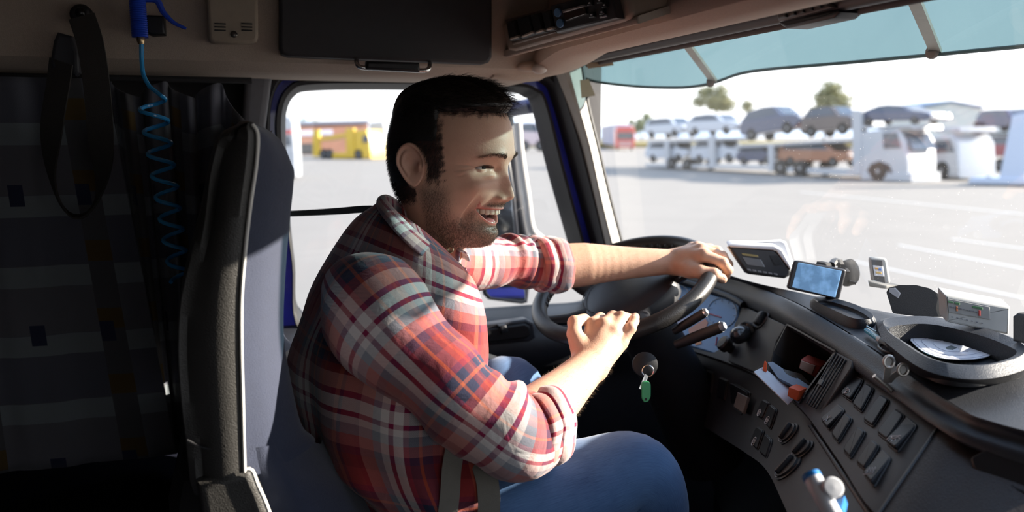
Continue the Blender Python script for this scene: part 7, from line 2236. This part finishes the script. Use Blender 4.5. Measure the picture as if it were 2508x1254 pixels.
# building at the right
Bw = Side(farpt(2410, 120, 0), farpt(2250, 120, 0))
t9 = thing('warehouse', 'pale warehouse with a ribbed wall rising behind the carriers', 'building', farpt(2340, 122, 0))
slabs('ribbed_wall', Bw, [[(2262, 262), (2330, 250), (2405, 262), (2405, 420), (2262, 420)]], 12, mat('pale_green_wall', (.55, .58, .55), .7, vscale=.5), t9, 0, .1)
slabs('roof_edge', Bw, [[(2256, 258), (2330, 246), (2410, 260), (2410, 266), (2330, 252), (2256, 265)]], 12.4, mat('blue_roof_edge', (.12, .20, .32), .6), t9, .3, .02)
Bw2 = Side(farpt(2560, 130, 0), farpt(2400, 130, 0))
t10 = thing('office_block', 'low grey office block at the right horizon', 'building', farpt(2480, 132, 0))
slabs('wall', Bw2, [[(2406, 272), (2560, 262), (2560, 400), (2406, 400)]], 12, mat('grey_wall', (.42, .46, .48), .7, vscale=.5), t10, 0, .1)
slabs('window_band', Bw2, [[(2412, 284), (2556, 276), (2556, 288), (2412, 294)]], .1, M_WGLASS, t10, .1, 0)

# --- trees: trunk and a crown of many small leaves
M_LEAF = [mat('olive_leaf', (.27, .27, .14), .7, var=.4, vscale=1.5), mat('green_leaf', (.22, .26, .13), .7, var=.4, vscale=1.5)]
M_BARK = mat('tree_bark', (.10, .08, .06), .9)
def tree(label, px, ytop, ybot, wpx, D, k, n=5200):
    sc_ = D / FPX
    base = farpt(px, D, 0)
    zt, zb = 2.5 + (328 - ytop) * sc_, max(1.2, 2.5 + (328 - ybot) * sc_)
    t_ = thing('tree', label, 'tree', base, 'trees beyond the lot')
    b = MB(); b.tube([base, base + A(.1, .1, (zb + zt) / 2)], [.05 * (zt - zb) * .5, .1], 8); b.build('trunk', M_BARK, t_)
    rg = np.random.default_rng(int(px))
    hh, ww = (zt - zb) / 2, wpx * sc_ / 2
    c = base + A(0, 0, (zt + zb) / 2)
    blobs = [(c + rg.normal(size=3) * A(ww * .45, ww * .45, hh * .42), rg.uniform(.28, .5)) for _ in range(12)]
    pts = []
    for _ in range(n):
        bc, br = blobs[rg.integers(len(blobs))]
        v = rg.normal(size=3); v /= np.linalg.norm(v)
        pts.append(bc + v * A(ww, ww, hh) * br * rg.uniform(.15, 1.05))
    pts = np.array(pts)
    e1 = rg.normal(size=(n, 3)); e1 /= np.linalg.norm(e1, axis=1)[:, None]
    e2 = np.cross(e1, rg.normal(size=(n, 3))); e2 /= np.linalg.norm(e2, axis=1)[:, None]
    s_ = ww * .045
    V = np.stack([pts - e1 * s_ - e2 * s_ * .6, pts + e1 * s_ - e2 * s_ * .6, pts + e1 * s_ + e2 * s_ * .6, pts - e1 * s_ + e2 * s_ * .6], 1).reshape(-1, 3)
    b = MB(); b.add(V, np.arange(4 * n).reshape(n, 4).tolist()); b.build('crown', M_LEAF[k], t_, sharp=0)
tree('loose olive tree rising above the left upper-deck cars', 1752, 206, 290, 92, 170, 0)
tree('broad olive tree rising behind the dark upper-deck cars', 2018, 210, 296, 125, 170, 0)
tree('small round tree between the red lorry and the carrier', 1572, 274, 336, 56, 180, 1)
tree('low bush left of the red lorry', 1462, 308, 350, 34, 190, 1, 1200)
tree('green treetop over the brick building by the left window edge', 728, 284, 330, 44, 170, 1, 1200)
tree('faint treetop over the middle of the brick building', 778, 292, 330, 44, 190, 1, 1200)
